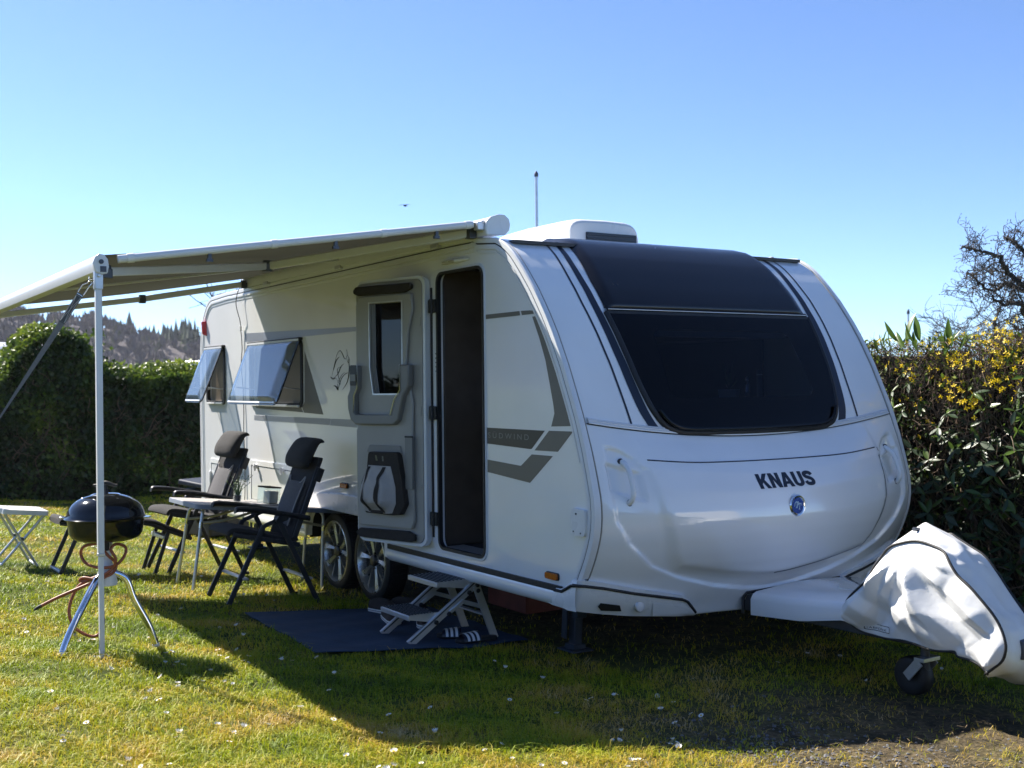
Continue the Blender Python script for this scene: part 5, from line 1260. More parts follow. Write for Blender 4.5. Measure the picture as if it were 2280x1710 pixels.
# ---------------------------------------------------------------- groundsheet, step, shoes
def build_mat():
    def f(u, v): 
        # creased edges and a slightly wavy surface
        return (u, v, float(zg(v)) + .004 + .006 * math.sin(u * 5 + v * 3) ** 2 * (1 + .5 * math.sin(v * 9)) + .003 * math.sin(u * 23 + v * 11))
    P = [(-2.56, -.26), (-2.50, -1.00), (-2.1, -1.03), (-1.7, -1.035), (-1.4, -1.06), (-1.13, -1.075), (-1.115, -.8), (-1.15, -.30), (-1.08, .05), (-1.09, .32), (-2.55, .32)]
    o = plate('groundsheet', fill2d([P], cutx=lin(-2.5, -1.1, 30), cuty=lin(-1.05, .3, 28)), lambda x, y, t: tuple(Vector(f(x, y)) + Vector((0, 0, t))), MATB, None, .004, sm=60)
    tag(o, 'dark blue groundsheet spread on the grass under the step and below the doorway', 'groundsheet')
build_mat()

def build_step():
    s = thing('folding_step', 'two-tread folding aluminium step on the blue groundsheet below the open doorway', 'step', (-1.42, -.1, .0)); off = (-1.42, -.1, 0)
    xl, xr = -1.645, -1.285                                   # left and right frames
    def tread(y0, y1, z, nm):
        g = plate(nm, fill2d([[(xl + .0, y0), (xr, y0), (xr, y1), (xl, y1)]]), lambda x, y, t: (x, y, z + t), ALU, s, .006, off=off)
        mb = MB(); mb.box(((xl + xr) / 2, y0, z - .010), (xr - xl + .02, .012, .030)); obj('tread_edge', mb, ALU, g, off=off, bevel=.003)
        mb = MB()
        for k in range(9): mb.box(((xl + xr) / 2, y0 + (y1 - y0) * (k + .5) / 9, z + .008), (xr - xl - .01, .010, .004))
        obj('grip_rib', mb, mat('dark_grip_rubber', (.02, .025, .03), .8, var=.3), g, off=off)
        for x in (xl, xr):
            mb = MB(); mb.add([(x - .004, y0, z + .006), (x - .004, y1 + .03, z + .006), (x - .004, y1, z - .055), (x - .004, y0, z - .02), (x + .004, y0, z + .006), (x + .004, y1 + .03, z + .006), (x + .004, y1, z - .055), (x + .004, y0, z - .02)], [(0, 1, 2, 3), (7, 6, 5, 4), (0, 4, 5, 1), (1, 5, 6, 2), (2, 6, 7, 3), (3, 7, 4, 0)]); obj('tread_bracket', mb, ALU, g, off=off)
    tread(-.215, .03, .385, 'top_tread'); tread(-.41, -.225, .205, 'lower_tread')
    for x in (xl + .008, xr + .010):
        mb = MB(); mb.bar((x, -.415, .040), (x, .075, .375), .022, .050); r = obj('side_rail', mb, ALU, s, off=off, bevel=.003)
        mb = MB(); mb.bar((x + .012, -.41, .058), (x + .012, .07, .388), .004, .008); obj('rail_groove', mb, STEELD, r, off=off)
        mb = MB(); mb.bar((x + .012, .05, .35), (x + .012, .185, .006), .012, .052, up=(0, 1, 0)); obj('rear_leg', mb, ALU, s, off=off, bevel=.003)
        mb = MB(); mb.bar((x + .014, -.14, .205), (x + .014, -.04, .265), .010, .026); obj('stay', mb, ALU, s, off=off, bevel=.004)
        mb = MB(); mb.bar((x + .010, -.05, .262), (x + .010, .12, .205), .008, .026); obj('stay', mb, ALU, s, off=off, bevel=.004)
        for (y, z) in ((-.235, .155), (-.145, .196), (.0, .312), (.058, .352), (.062, .318)):
            mb = MB(); mb.lathe([(.014, 0), (.014, .010), (.010, .013)], 12, (x + .012, y, z), Matrix.Rotation(PI / 2, 3, 'Y')); obj('bolt_cap', mb, BLACK, r, off=off)
    mb = MB(); mb.bar((xl, .125, .16), (xr + .02, .125, .16), .03, .012); obj('rear_brace', mb, ALU, s, off=off)
build_step()

def build_sandal(u, v, rz, label):
    o = thing('slide_sandal', label, 'sandal', (u, v, float(zg(v)) + .014), (0, 0, rz), 'pair of striped slides by the step')
    def half(y): return interp(y, [(-.13, .018), (-.11, .034), (-.04, .036), (.04, .044), (.09, .046), (.125, .030), (.138, .012)])
    out = [(half(y), y) for y in lin(-.13, .138, 16)]; out = out + [(-x * .94, y) for x, y in reversed(out)]
    plate('sole', fill2d([out]), lambda x, y, t: (x, y, .0 + t), BLACK, o, .026, bevel=.006)
    def st(y, a, e=0.0): return (.052 * math.cos(a) + (.004 + e) * math.cos(a), y, .016 + (.048 - .14 * (y - .0)) * math.sin(a) + e * math.sin(a))
    mb = MB(); mb.grid(lambda y, a: st(y, a), lin(-.01, .10, 8), lin(-.1, PI + .1, 14)); b = obj('strap', mb, DECALK, o, 60)
    for y in (.012, .042, .072):
        mb = MB(); mb.grid(lambda q, a: st(y + q + .012 * math.cos(a), a, .0022), [0, .016], lin(.0, PI, 14)); obj('white_stripe', mb, WHITEI, b, 60)
build_sandal(-1.36, -.02, 2.55, 'dark slide sandal with three white stripes under the step, inside its rear leg')
build_sandal(-1.21, .02, 2.95, 'dark slide sandal with three white stripes beside the foot of the step leg')

def build_shoe(u, v, rz, label, mat_u, cat='shoe', group=None):
    o = thing('canvas_shoe', label, cat, (u, v, float(zg(v)) + .014), (0, 0, rz), group)
    def half(y): return interp(y, [(-.145, .010), (-.13, .028), (-.06, .036), (.02, .042), (.08, .046), (.12, .038), (.145, .014)])
    ys = lin(-.145, .145, 22)
    out = [(half(y), y) for y in ys]; out = out + [(-x, y) for x, y in reversed(out)]
    so = plate('sole', fill2d([out]), lambda x, y, t: (x * 1.05, y * 1.03, t), SOLE, o, .024, bevel=.004)
    mb = MB(); mb.tube([(x * 1.06, y * 1.035, .013) for x, y in out], .0022, 4, closed=True); obj('sole_line', mb, DECALK, so)
    def up(y, a):
        h = interp(y, [(-.145, .05), (-.10, .085), (-.03, .085), (.02, .075), (.07, .05), (.12, .035), (.145, .010)])
        op = smooth((.03 - y) / .05)                    # the opening
        x = half(y) * math.cos(a); z = .024 + h * abs(math.sin(a)) ** .8
        if op > .01 and math.sin(a) > .85: z -= .035 * op * smooth((math.sin(a) - .85) / .15)
        return (x, y, z)
    mb = MB(); mb.grid(up, ys, lin(0, PI, 18)); obj('upper', mb, mat_u, o, 60)
build_shoe(-2.02, -.165, -1.75, 'brown canvas shoe with a pale sole lying behind the lower tread of the step', SHOEB, group='pair of brown canvas shoes')
build_shoe(-1.83, -.02, -2.0, 'brown canvas shoe with a pale sole half hidden under the folding step', SHOEB, group='pair of brown canvas shoes')
build_shoe(-2.33, -.05, -1.2, 'black shoe on the groundsheet in front of the caravan wheel', PADB, group='pair of black shoes')
build_shoe(-2.30, .12, -1.0, 'black shoe in deep shade close against the front tyre', PADB, group='pair of black shoes')
def build_crate():
    c = thing('red_crate', 'dull red plastic crate lying in the shade under the caravan behind the step', 'crate', (-2.02, .95, .0))
    for (x, y, dx, dy) in ((0, -.19, .5, .014), (0, .19, .5, .014), (-.243, 0, .014, .366), (.243, 0, .014, .366)):
        mb = MB(); mb.box((x, y, .13), (dx, dy, .24)); mb.box((x, y, .255), (dx + .012, dy + .012, .02)); obj('crate_side', mb, RUST, c, bevel=.004)
    mb = MB(); mb.box((0, 0, .012), (.47, .36, .02)); obj('crate_base', mb, RUST, c)
build_crate()

# things standing on the shelf behind the front window
def build_window_items():
    b = thing('steel_bottle', 'slim polished steel bottle on the shelf behind the front window', 'bottle', (-.80, 1.922, 1.494))
    mb = MB(); mb.lathe([(.017, 0), (.018, .004), (.018, .086), (.014, .096), (.009, .102), (.009, .118)], 20); obj('body', mb, CHROME, b, 40)
    mb = MB(); mb.lathe([(.0105, .115), (.0105, .134), (.004, .138), (.004, .142)], 14); obj('cap', mb, ALU, b, 40)
    p = thing('planter', 'white rectangular planter with a small green plant behind the front window', 'planter', (-.87, 1.82, 1.494))
    mb = MB(); R = Matrix.Rotation(.5, 3, 'Z'); mb.add([R @ Vector((x * q, y * q, z)) for z, q in ((0, .9), (.055, 1)) for x, y in ((-.065, -.04), (.065, -.04), (.065, .04), (-.065, .04))], [(0, 3, 2, 1), (0, 1, 5, 4), (1, 2, 6, 5), (2, 3, 7, 6), (3, 0, 4, 7), (4, 5, 6, 7)]); obj('pot', mb, mat('pale_blue_grey_pot', (.55, .60, .66), .4, var=.05), p, bevel=.004)
    r = random.Random(8)
    for k in range(14):
        a = r.uniform(0, 2 * PI); q = r.uniform(.02, .07); h = r.uniform(.10, .25); mb = MB()
        P = catmull([(0, 0, .05), (q * .5 * math.cos(a), q * .5 * math.sin(a), h * .7), (q * math.cos(a), q * math.sin(a), h)], 4); n = Vector((-math.sin(a), math.cos(a), 0))
        mb.grid(lambda i, s: P[i] + n * s * .010 * math.sin(PI * (i + .3) / (len(P))), list(range(len(P))), [-1, 1]); obj('leaf', mb, LEAFH, p, 60)
    c = thing('tall_cylinder', 'slim grey cylinder standing to the right of the steel bottle inside the front window', 'container', (-.755, 1.992, 1.494))
    mb = MB(); mb.lathe([(.018, 0), (.019, .003), (.019, .178), (.016, .184), (.001, .185)], 18); obj('body', mb, mat('grey_canister', (.22, .24, .27), .3, metal=.4, var=.1), c, 40)
    mb = MB(); mb.lathe([(.0195, .150), (.0195, .157)], 18); obj('band', mb, ALU, c, 40)
build_window_items()

# ---------------------------------------------------------------- weather cover over the hitch
def build_cover():
    o = thing('hitch_cover', 'white folded weather cover with black piping draped over the caravan hitch', 'cover', (1.25, 1.25, .0)); off = (1.25, 1.25, 0)
    SEAM = [(.823, .387), (.834, .461), (.924, .552), (.979, .598), (1.005, .667), (1.068, .759), (1.147, .795), (1.231, .812), (1.318, .80), (1.397, .775), (1.456, .714), (1.49, .679), (1.553, .642), (1.604, .60), (1.665, .54), (1.719, .461), (1.739, .396), (1.723, .335), (1.673, .286), (1.634, .253)]
    HEM = [(.823, .387), (.850, .360), (.863, .342), (.926, .32), (1.048, .314), (1.153, .323), (1.242, .318), (1.335, .312), (1.402, .317), (1.456, .325), (1.475, .306), (1.531, .302), (1.594, .284), (1.634, .253)]
    RID = [(.70, .40), (.72, .50), (.79, .60), (.86, .69), (.92, .742), (1.018, .809), (1.105, .866), (1.142, .884), (1.18, .868), (1.245, .838), (1.337, .795), (1.397, .733), (1.484, .625), (1.575, .52), (1.653, .437), (1.682, .355), (1.660, .265), (1.60, .215), (1.503, .194)]
    def resample(P, n):
        P = [Vector((a, b, 0)) for a, b in P]; P = catmull(P, 6); L = [0]
        for a, b in zip(P, P[1:]): L.append(L[-1] + (b - a).length)
        out = []
        for i in range(n):
            d = L[-1] * i / (n - 1); k = max(j for j in range(len(L)) if L[j] <= d + 1e-9); k = min(k, len(P) - 2); t = (d - L[k]) / max(L[k + 1] - L[k], 1e-9); out.append(P[k].lerp(P[k + 1], t))
        return out
    N = 120; se = resample(SEAM, N); he = resample(HEM, N); ri = resample(RID, N)
    AP = Vector((1.19, .80))
    def fold(u, z):                                    # pleats fanning out below the peak
        d = math.hypot(u - AP.x, z - AP.y); a = math.atan2(u - AP.x, AP.y - z)
        w = smooth((d - .05) / .22)
        tri = lambda x: 2 * abs(2 * ((x / (2 * PI)) % 1) - 1) - 1          # sharp pleats
        p = .80 * tri(a * 6.5 + 1.0 + .9 * math.sin(5 * d + a)) + .42 * tri(a * 11.5 - 2.0 * d + .5 * math.sin(11 * d)) + .26 * tri(u * 26 + z * 9 + 2 * math.sin(z * 14)) * smooth((d - .15) / .2) + .22 * tri(z * 24 - u * 15 + 2 * math.sin(u * 9))
        return .044 * p * w
    def side(i, t, far):
        # t 0 hem .. 1 seam
        h = he[i]; s = se[i]; p = h.lerp(s, t)
        v0 = 1.02 + .02 * (1 - t)
        edge = min(1, min(t, 1 - t) / .18); edge = smooth(edge)
        inner = min(1, min(i, N - 1 - i) / 7.0)
        belly = .045 * math.sin(PI * t) * inner
        dv = (fold(p.x, p.y) * (.25 + .75 * edge) * inner - belly)
        v = v0 + dv + .05 * smooth((p.y - .60) / .25)
        if far:
            g = ri[i] + Vector((0, -.075, 0)); q = h.lerp(g, t); return (q.x, 1.44 + .04 * math.sin(PI * t) * inner + fold(q.x, q.y) * .6 * edge, q.y)
        return (p.x, v, p.y)
    def top(i, t):
        # t 0 near seam .. .5 ridge .. 1 far seam
        s = Vector(side(i, 1, False)); f = Vector(side(i, 1, True)); r = Vector((ri[i].x, 1.25, ri[i].y))
        if t <= .5: q = t / .5; p = s.lerp(r, q); sag = -.014 * math.sin(PI * q)
        else: q = (t - .5) / .5; p = r.lerp(f, q); sag = 0
        tri = lambda x: 2 * abs(2 * ((x / (2 * PI)) % 1) - 1) - 1
        w = .6 * smooth((math.hypot(p.x - 1.142, p.z - .872) - .03) / .12) * (.010 * tri(p.x * 48 + p.y * 19 + 2 * math.sin(p.z * 21)) * math.sin(t * 9 + p.z * 30) + .012 * tri(p.z * 30 + p.y * 9)) * math.sin(PI * min(1, 2 * min(t, 1 - t)))
        return (p.x + w * .6, p.y, p.z + sag + w)
    TS = lin(0, 1, 56)
    mb = MB(); mb.grid(lambda i, t: side(i, t, False), list(range(N)), TS); obj('side_panel', mb, PVC, o, 28, off)
    mb = MB(); mb.grid(lambda i, t: side(i, t, True), list(range(N)), TS); obj('side_panel', mb, PVC, o, 180, off)
    mb = MB(); mb.grid(top, list(range(N)), lin(0, 1, 33)); obj('gusset', mb, PVC, o, 180, off)
    mb = MB(); mb.tube([Vector(side(i, 1, False)) + Vector((0, -.003, .003)) for i in range(N)], .0065, 6); obj('piping', mb, BLACK, o, 180, off)
    mb = MB(); mb.tube([Vector(side(i, 0, False)) + Vector((0, -.002, -.003)) for i in range(N)], .0055, 6); obj('hem_piping', mb, BLACK, o, 180, off)
    mb = MB(); mb.tube([Vector(side(i, 1, True)) + Vector((0, .003, .003)) for i in range(N)], .0065, 6); obj('piping', mb, BLACK, o, 180, off)
    # printed name, boxed, low on the near panel
    def at(x, z):
        best = None
        for i in range(0, N, 2):
            for t in TS[:23:2]:
                p = side(i, t, False); d = (p[0] - x) ** 2 + (p[2] - z) ** 2
                if best is None or d < best[0]: best = (d, p[1])
        return best[1]
    cache = {}
    def pm(x, y, t):
        k = (round(x / .012), round(y / .012))
        if k not in cache: cache[k] = at(k[0] * .012, k[1] * .012)
        return (x, cache[k] - .0045 - t, y)
    vm = min(at(.94 + .03 * k, .335 + .01 * j) for k in range(6) for j in range(3)) - .003
    bm = text2d('TARPOFIX', .02, spacing=1.15); xs = [v.co.x for v in bm.verts]; x0, x1 = min(xs), max(xs)
    for v in bm.verts: v.co.x = .942 + (v.co.x - x0) / (x1 - x0) * .122; v.co.y = .3475 + v.co.y * .80
    def pv(x, y, t): return (x, float(np.interp(x, lab_x, lab_v)) - .004 - t, y)
    lab_x = lin(.92, 1.10, 10); lab_v = [at(q, .352) for q in lab_x]
    pl = plate('print', bm, pv, DECALD, o, .0004, off)
    plate('print_frame', fill2d([rrect(.934, .340, 1.088, .374, .006), rrect(.937, .343, 1.085, .371, .005)], cutx=lin(.92, 1.10, 10)), pv, DECALD, o, .0004, off)
build_cover()

# ---------------------------------------------------------------- vegetation
def np_mesh(name, V, Fc, mats, parent=None, attrs=None, nper=4, smooth=False):
    """V (n,3) float array, Fc (m,k) int array"""
    me = bpy.data.meshes.new(name); n = len(V); m, k = Fc.shape
    me.vertices.add(n); me.vertices.foreach_set('co', np.ascontiguousarray(V, dtype=np.float32).ravel())
    me.loops.add(m * k); me.loops.foreach_set('vertex_index', np.ascontiguousarray(Fc, dtype=np.int32).ravel())
    me.polygons.add(m); me.polygons.foreach_set('loop_start', np.arange(0, m * k, k, dtype=np.int32)); me.polygons.foreach_set('loop_total', np.full(m, k, dtype=np.int32))
    if smooth: me.polygons.foreach_set('use_smooth', np.ones(m, dtype=bool))
    for an, arr in (attrs or {}).items():
        at = me.attributes.new(an, 'FLOAT', 'POINT'); at.data.foreach_set('value', np.ascontiguousarray(arr, dtype=np.float32))
    me.update(); me.validate()
    for mm in (mats if isinstance(mats, (list, tuple)) else [mats]): me.materials.append(mm)
    o = bpy.data.objects.new(name, me); C.objects.link(o)
    if parent: o.parent = parent
    return o
def unit(a): return a / np.maximum(np.linalg.norm(a, axis=1, keepdims=True), 1e-9)
def leaves(cen, d, nrm, L, Wd, rnd, fold=.18):
    """six-point leaves: base, two shoulders, tip with a folded midrib -> 2 quads"""
    d = unit(d); s = unit(np.cross(d, nrm)); n = np.cross(s, d)
    L = L[:, None]; Wd = Wd[:, None]
    b = cen - d * L * .5; t = cen + d * L * .5 - n * L * .10
    m = cen - n * Wd * fold
    l1 = cen - s * Wd * .5 + d * L * .02; r1 = cen + s * Wd * .5 + d * L * .02
    V = np.stack([b, l1, m, r1, t], 1).reshape(-1, 3)
    k = np.arange(len(cen))[:, None] * 5
    Fc = np.concatenate([k + np.array([[0, 2, 1, 1]]), ], 1)
    F3 = np.concatenate([k + np.array([[0, 2, 1]]), k + np.array([[1, 2, 4]]), k + np.array([[0, 3, 2]]), k + np.array([[3, 4, 2]])], 0)
    return V, F3, np.repeat(rnd, 5)
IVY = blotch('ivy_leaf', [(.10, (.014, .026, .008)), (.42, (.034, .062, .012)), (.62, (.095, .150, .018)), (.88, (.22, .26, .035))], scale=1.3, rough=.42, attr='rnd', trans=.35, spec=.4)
TWIG = mat('brown_twig', (.150, .100, .066), .85, var=.45, vscale=7)
TWIGG = mat('grey_brown_bark', (.070, .058, .050), .9, var=.4, vscale=5, bump=.3, bscale=30)
COREM = mat('hedge_core_shade', (.022, .017, .012), 1.0, var=.5, vscale=14)

def ivy_hedge(name, label, u0, u1, v0, v1, ztop, n, seed, holes=True):
    r = np.random.default_rng(seed)
    o = thing(name, label, 'hedge', ((u0 + u1) / 2, (v0 + v1) / 2, 0)); O = np.array(o.location)
    # dark core against see-through; its colour carries the hedge's inner shade
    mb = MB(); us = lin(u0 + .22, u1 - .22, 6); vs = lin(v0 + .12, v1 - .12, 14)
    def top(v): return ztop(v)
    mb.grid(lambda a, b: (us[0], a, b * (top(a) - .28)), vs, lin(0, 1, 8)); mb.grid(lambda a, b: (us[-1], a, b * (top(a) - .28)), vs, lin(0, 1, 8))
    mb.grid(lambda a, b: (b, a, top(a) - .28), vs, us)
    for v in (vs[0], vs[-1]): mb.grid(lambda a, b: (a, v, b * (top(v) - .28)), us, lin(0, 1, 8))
    obj('dark_core', mb, COREM, o, 180, tuple(O))
    # leaves in a ragged shell
    v = r.uniform(v0, v1, n); tz = np.array([top(q) for q in v])
    which = r.random(n)
    depth = np.abs(r.normal(0, .10, n))
    bumpy = (vn(v, which * 2.3, 2.6, seed) - .5) * .22
    P = np.zeros((n, 3)); Nn = np.zeros((n, 3))
    f = which < .62                                        # face turned to the camera
    z = r.random(n) ** .85 * tz
    bz = (vn(v, z, 2.2, seed + 1) - .5) * .26
    P[f] = np.stack([u1 - depth + bz, v, z], 1)[f]; Nn[f] = (1, -.2, .35)
    t = (which >= .62) & (which < .90)
    bt = (vn(v, r.uniform(u0, u1, n), 3.1, seed + 2) - .5) * .24
    P[t] = np.stack([r.uniform(u0, u1, n), v, tz - np.abs(r.normal(0, .09, n)) + bt], 1)[t]; Nn[t] = (.15, -.15, 1)
    e = which >= .90
    P[e] = np.stack([r.uniform(u0, u1, n), np.where(r.random(n) < .5, v0, v1) + r.normal(0, .08, n), z], 1)[e]; Nn[e] = (.2, -.8, .3)
    # round the shoulder
    over = np.clip(P[:, 2] - (tz - .25), 0, .4); edge = np.clip((P[:, 0] - (u1 - .3)) / .3, 0, 1); P[:, 2] -= over * edge * .7
    d = r.normal(0, 1, (n, 3)); d[:, 2] -= .5; nn = Nn + r.normal(0, .55, (n, 3))
    L = r.uniform(.045, .085, n); rn = np.clip(.42 * r.random(n) + .10 * (P[:, 2] / tz) + .50 * np.clip((P[:, 2] - tz + .30) / .35, 0, 1) + .3 * (r.random(n) < .04), 0, 1)  # leaf tone raised towards the top to paint in the sunlight there
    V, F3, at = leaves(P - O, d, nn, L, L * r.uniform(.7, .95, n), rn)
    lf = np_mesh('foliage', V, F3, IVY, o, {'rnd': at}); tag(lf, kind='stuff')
    # bare stems showing through on the face
    mb = MB(); rr = random.Random(seed)
    for k in range(150):
        a = rr.uniform(v0 + .1, v1 - .1); zt = rr.uniform(.3, .85) * top(a); x = u1 - rr.uniform(.02, .16)
        pts = [(x, a, zt)]
        for q in range(4): pts.append((x + rr.uniform(-.05, .05), pts[-1][1] + rr.uniform(-.16, .16), pts[-1][2] - rr.uniform(.02, .22)))
        mb.tube(catmull(pts, 3), [.006 * rr.uniform(.5, 1.2)] * 13, 4, cap=False)
    st = obj('stems', mb, TWIG, o, None, tuple(O)); tag(st, kind='stuff')
def tall_top(v): return interp(v, [(-3, 1.75), (-1.3, 1.80), (-.95, 1.86), (-.80, 2.10), (-.62, 2.36), (-.40, 2.50), (-.1, 2.53), (.15, 2.44), (.32, 2.22), (.45, 1.95)])
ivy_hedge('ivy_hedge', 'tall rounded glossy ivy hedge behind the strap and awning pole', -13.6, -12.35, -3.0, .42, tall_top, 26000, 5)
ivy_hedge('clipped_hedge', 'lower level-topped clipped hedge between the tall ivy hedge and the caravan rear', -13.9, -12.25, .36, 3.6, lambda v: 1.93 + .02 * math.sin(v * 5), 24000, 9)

# ---- bare trees: recursive branching
def bare_tree(name, label, base, h, spread, seed, m=TWIGG, levels=5, lean=(0, 0), rtrunk=.09, droop=0.0, group=None, density=1.0, first=.35, knob=0.0, rmin=.0028):
    rr = random.Random(seed); t = thing(name, label, 'tree', base, group=group)
    tr = MB(); br = MB(); tw = MB()
    def grow(p, d, L, r, lv):
        n = 4; pts = [p]; dd = d.copy()
        for k in range(n):
            dd = (dd + Vector((rr.gauss(0, .16 + knob), rr.gauss(0, .16 + knob), rr.gauss(0, .12 + knob) - droop * .10 * (lv > 1)))).normalized(); pts.append(pts[-1] + dd * L / n)
        rs = [r * (1 - .42 * k / n) for k in range(n + 1)]
        (tr if lv == 0 else br if lv < 3 else tw).tube(catmull(pts, 2), [rs[min(i // 2, n)] for i in range(2 * n + 1)], 7 if lv == 0 else 5 if lv < 3 else 3, cap=False)
        if lv >= levels: return
        m_ = max(2, int((3 + rr.randint(0, 2)) * density))
        for k in range(m_):
            i = rr.randint(1 if lv else max(1, int(n * first)), n); a = pts[i]; ang = rr.uniform(.45, 1.15); ax = rr.uniform(0, 2 * PI)
            o = dd.orthogonal().normalized(); o = Quaternion(dd, ax) @ o
            nd = (dd * math.cos(ang) + o * math.sin(ang) + Vector((lean[0], lean[1], .10 if lv < 2 else 0)) * .25).normalized()
            grow(a, nd, L * rr.uniform(.55, .82) * (spread if lv == 0 else 1), max(rs[i] * rr.uniform(.5, .72), rmin), lv + 1)
        grow(pts[-1], (dd + Vector((rr.gauss(0, .2), rr.gauss(0, .2), .05))).normalized(), L * .72, rs[-1], lv + 1)
    grow(Vector((0, 0, -.05)), Vector((lean[0] * .3, lean[1] * .3, 1)).normalized(), h * .40, rtrunk, 0)
    obj('trunk', tr, m, t, None); x = obj('branches', br, m, t, None); tag(x, kind='stuff'); x = obj('twigs', tw, m, t, None); tag(x, kind='stuff')
    return t
def fruit_tree():
    rr = random.Random(6); B = Vector((-2.18, 8.75, 0)); t = thing('apple_tree', 'gnarled bare fruit tree reaching in over the flowering hedge at the picture edge', 'tree', B)
    A = Vector((-3.065, 7.342, 0)); D = Vector((.371, .578, 0))
    def W_(w, z, q=0.0): return A + D * w + Vector((-.84, .54, 0)) * q + Vector((0, 0, z)) - B
    mb = MB(); mb.tube(catmull([(0, 0, -.05), (.03, .02, .6), (-.02, -.05, 1.3), W_(1.75, 1.9)], 5), [.13 - .0035 * i for i in range(16)], 9); obj('trunk', mb, TWIGG, t, 60)
    limbs = [[W_(1.75, 1.9), W_(1.3, 2.35, .1), W_(1.0, 2.62, .0), W_(.75, 2.76), W_(.52, 2.93, -.1), W_(.25, 3.02), W_(.02, 3.04)], [W_(1.75, 1.9), W_(1.4, 2.7, -.2), W_(1.08, 2.95), W_(.92, 3.12, .1), W_(.70, 3.17)], [W_(1.6, 2.0), W_(1.2, 2.3, .2), W_(.95, 2.42), W_(.72, 2.42, .1), W_(.5, 2.52)], [W_(1.7, 1.9), W_(1.9, 2.6), W_(2.0, 3.3), W_(1.8, 3.9)], [W_(1.2, 2.45), W_(1.0, 2.66, .3), W_(.72, 2.60, .35), W_(.42, 2.72, .3), W_(.28, 2.84, .3)], [W_(1.65, 1.95), W_(1.2, 2.12, -.1), W_(.9, 2.16), W_(.62, 2.24, -.15)]]
    tw = MB()
    def twig(p, d, L, r, lv):
        pts = [p]
        for k in range(4): d = (d + Vector((rr.gauss(0, .32), rr.gauss(0, .32), rr.gauss(.03, .32)))).normalized(); pts.append(pts[-1] + d * L / 4)
        tw.tube(pts, [r * (1 - .14 * k) for k in range(5)], 4, cap=False)
        if rr.random() < .5: q = pts[-1]; tw.tube([q, q + d * .012], [r * 1.9, r * .8], 4)          # buds and spurs
        if lv < 3:
            for k in range(rr.randint(2, 4)):
                i = rr.randint(1, 4); o = Vector((rr.gauss(0, 1), rr.gauss(0, 1), rr.gauss(.1, 1))).normalized(); twig(pts[i], (d * .5 + o).normalized(), L * rr.uniform(.45, .75), max(r * .62, .0032), lv + 1)
    for i, l in enumerate(limbs):
        P = catmull(l, 6); P = [p + Vector((rr.gauss(0, .012), rr.gauss(0, .012), rr.gauss(0, .012))) for p in P]; r0 = .042 if i < 4 else .026
        mb = MB(); mb.tube(P, [r0 * (1 - .74 * k / (len(P) - 1)) for k in range(len(P))], 7, cap=False); obj('limb', mb, TWIGG, t, 60)
        for k in range(5, len(P)):
            for q in range(rr.randint(1, 2)):
                o = Vector((rr.gauss(0, 1), rr.gauss(0, 1), rr.gauss(.15, 1))).normalized(); twig(P[k], o, rr.uniform(.12, .34), .0075 * (1.15 - .5 * k / len(P)), 1)
    x = obj('twigs', tw, TWIGG, t, None); tag(x, kind='stuff')
fruit_tree()
bare_tree('garden_tree', 'small round bare tree standing beyond the hedge, blurred by distance', (-9.3, 15.9, 0), 3.6, .9, 4, levels=5, rtrunk=.10, density=1.2, first=.6, knob=.10, rmin=.0065)
bare_tree('garden_tree', 'bare treetop just showing above the middle of the awning', (-26.5, 9.7, 0), 6.2, .8, 33, levels=4, rtrunk=.16, first=.7)
bare_tree('garden_tree', 'thin bare sapling beside the thin mast behind the hedge', (-7.2, 12.0, 0), 2.6, .5, 12, levels=4, rtrunk=.03, first=.5, m=TWIG)

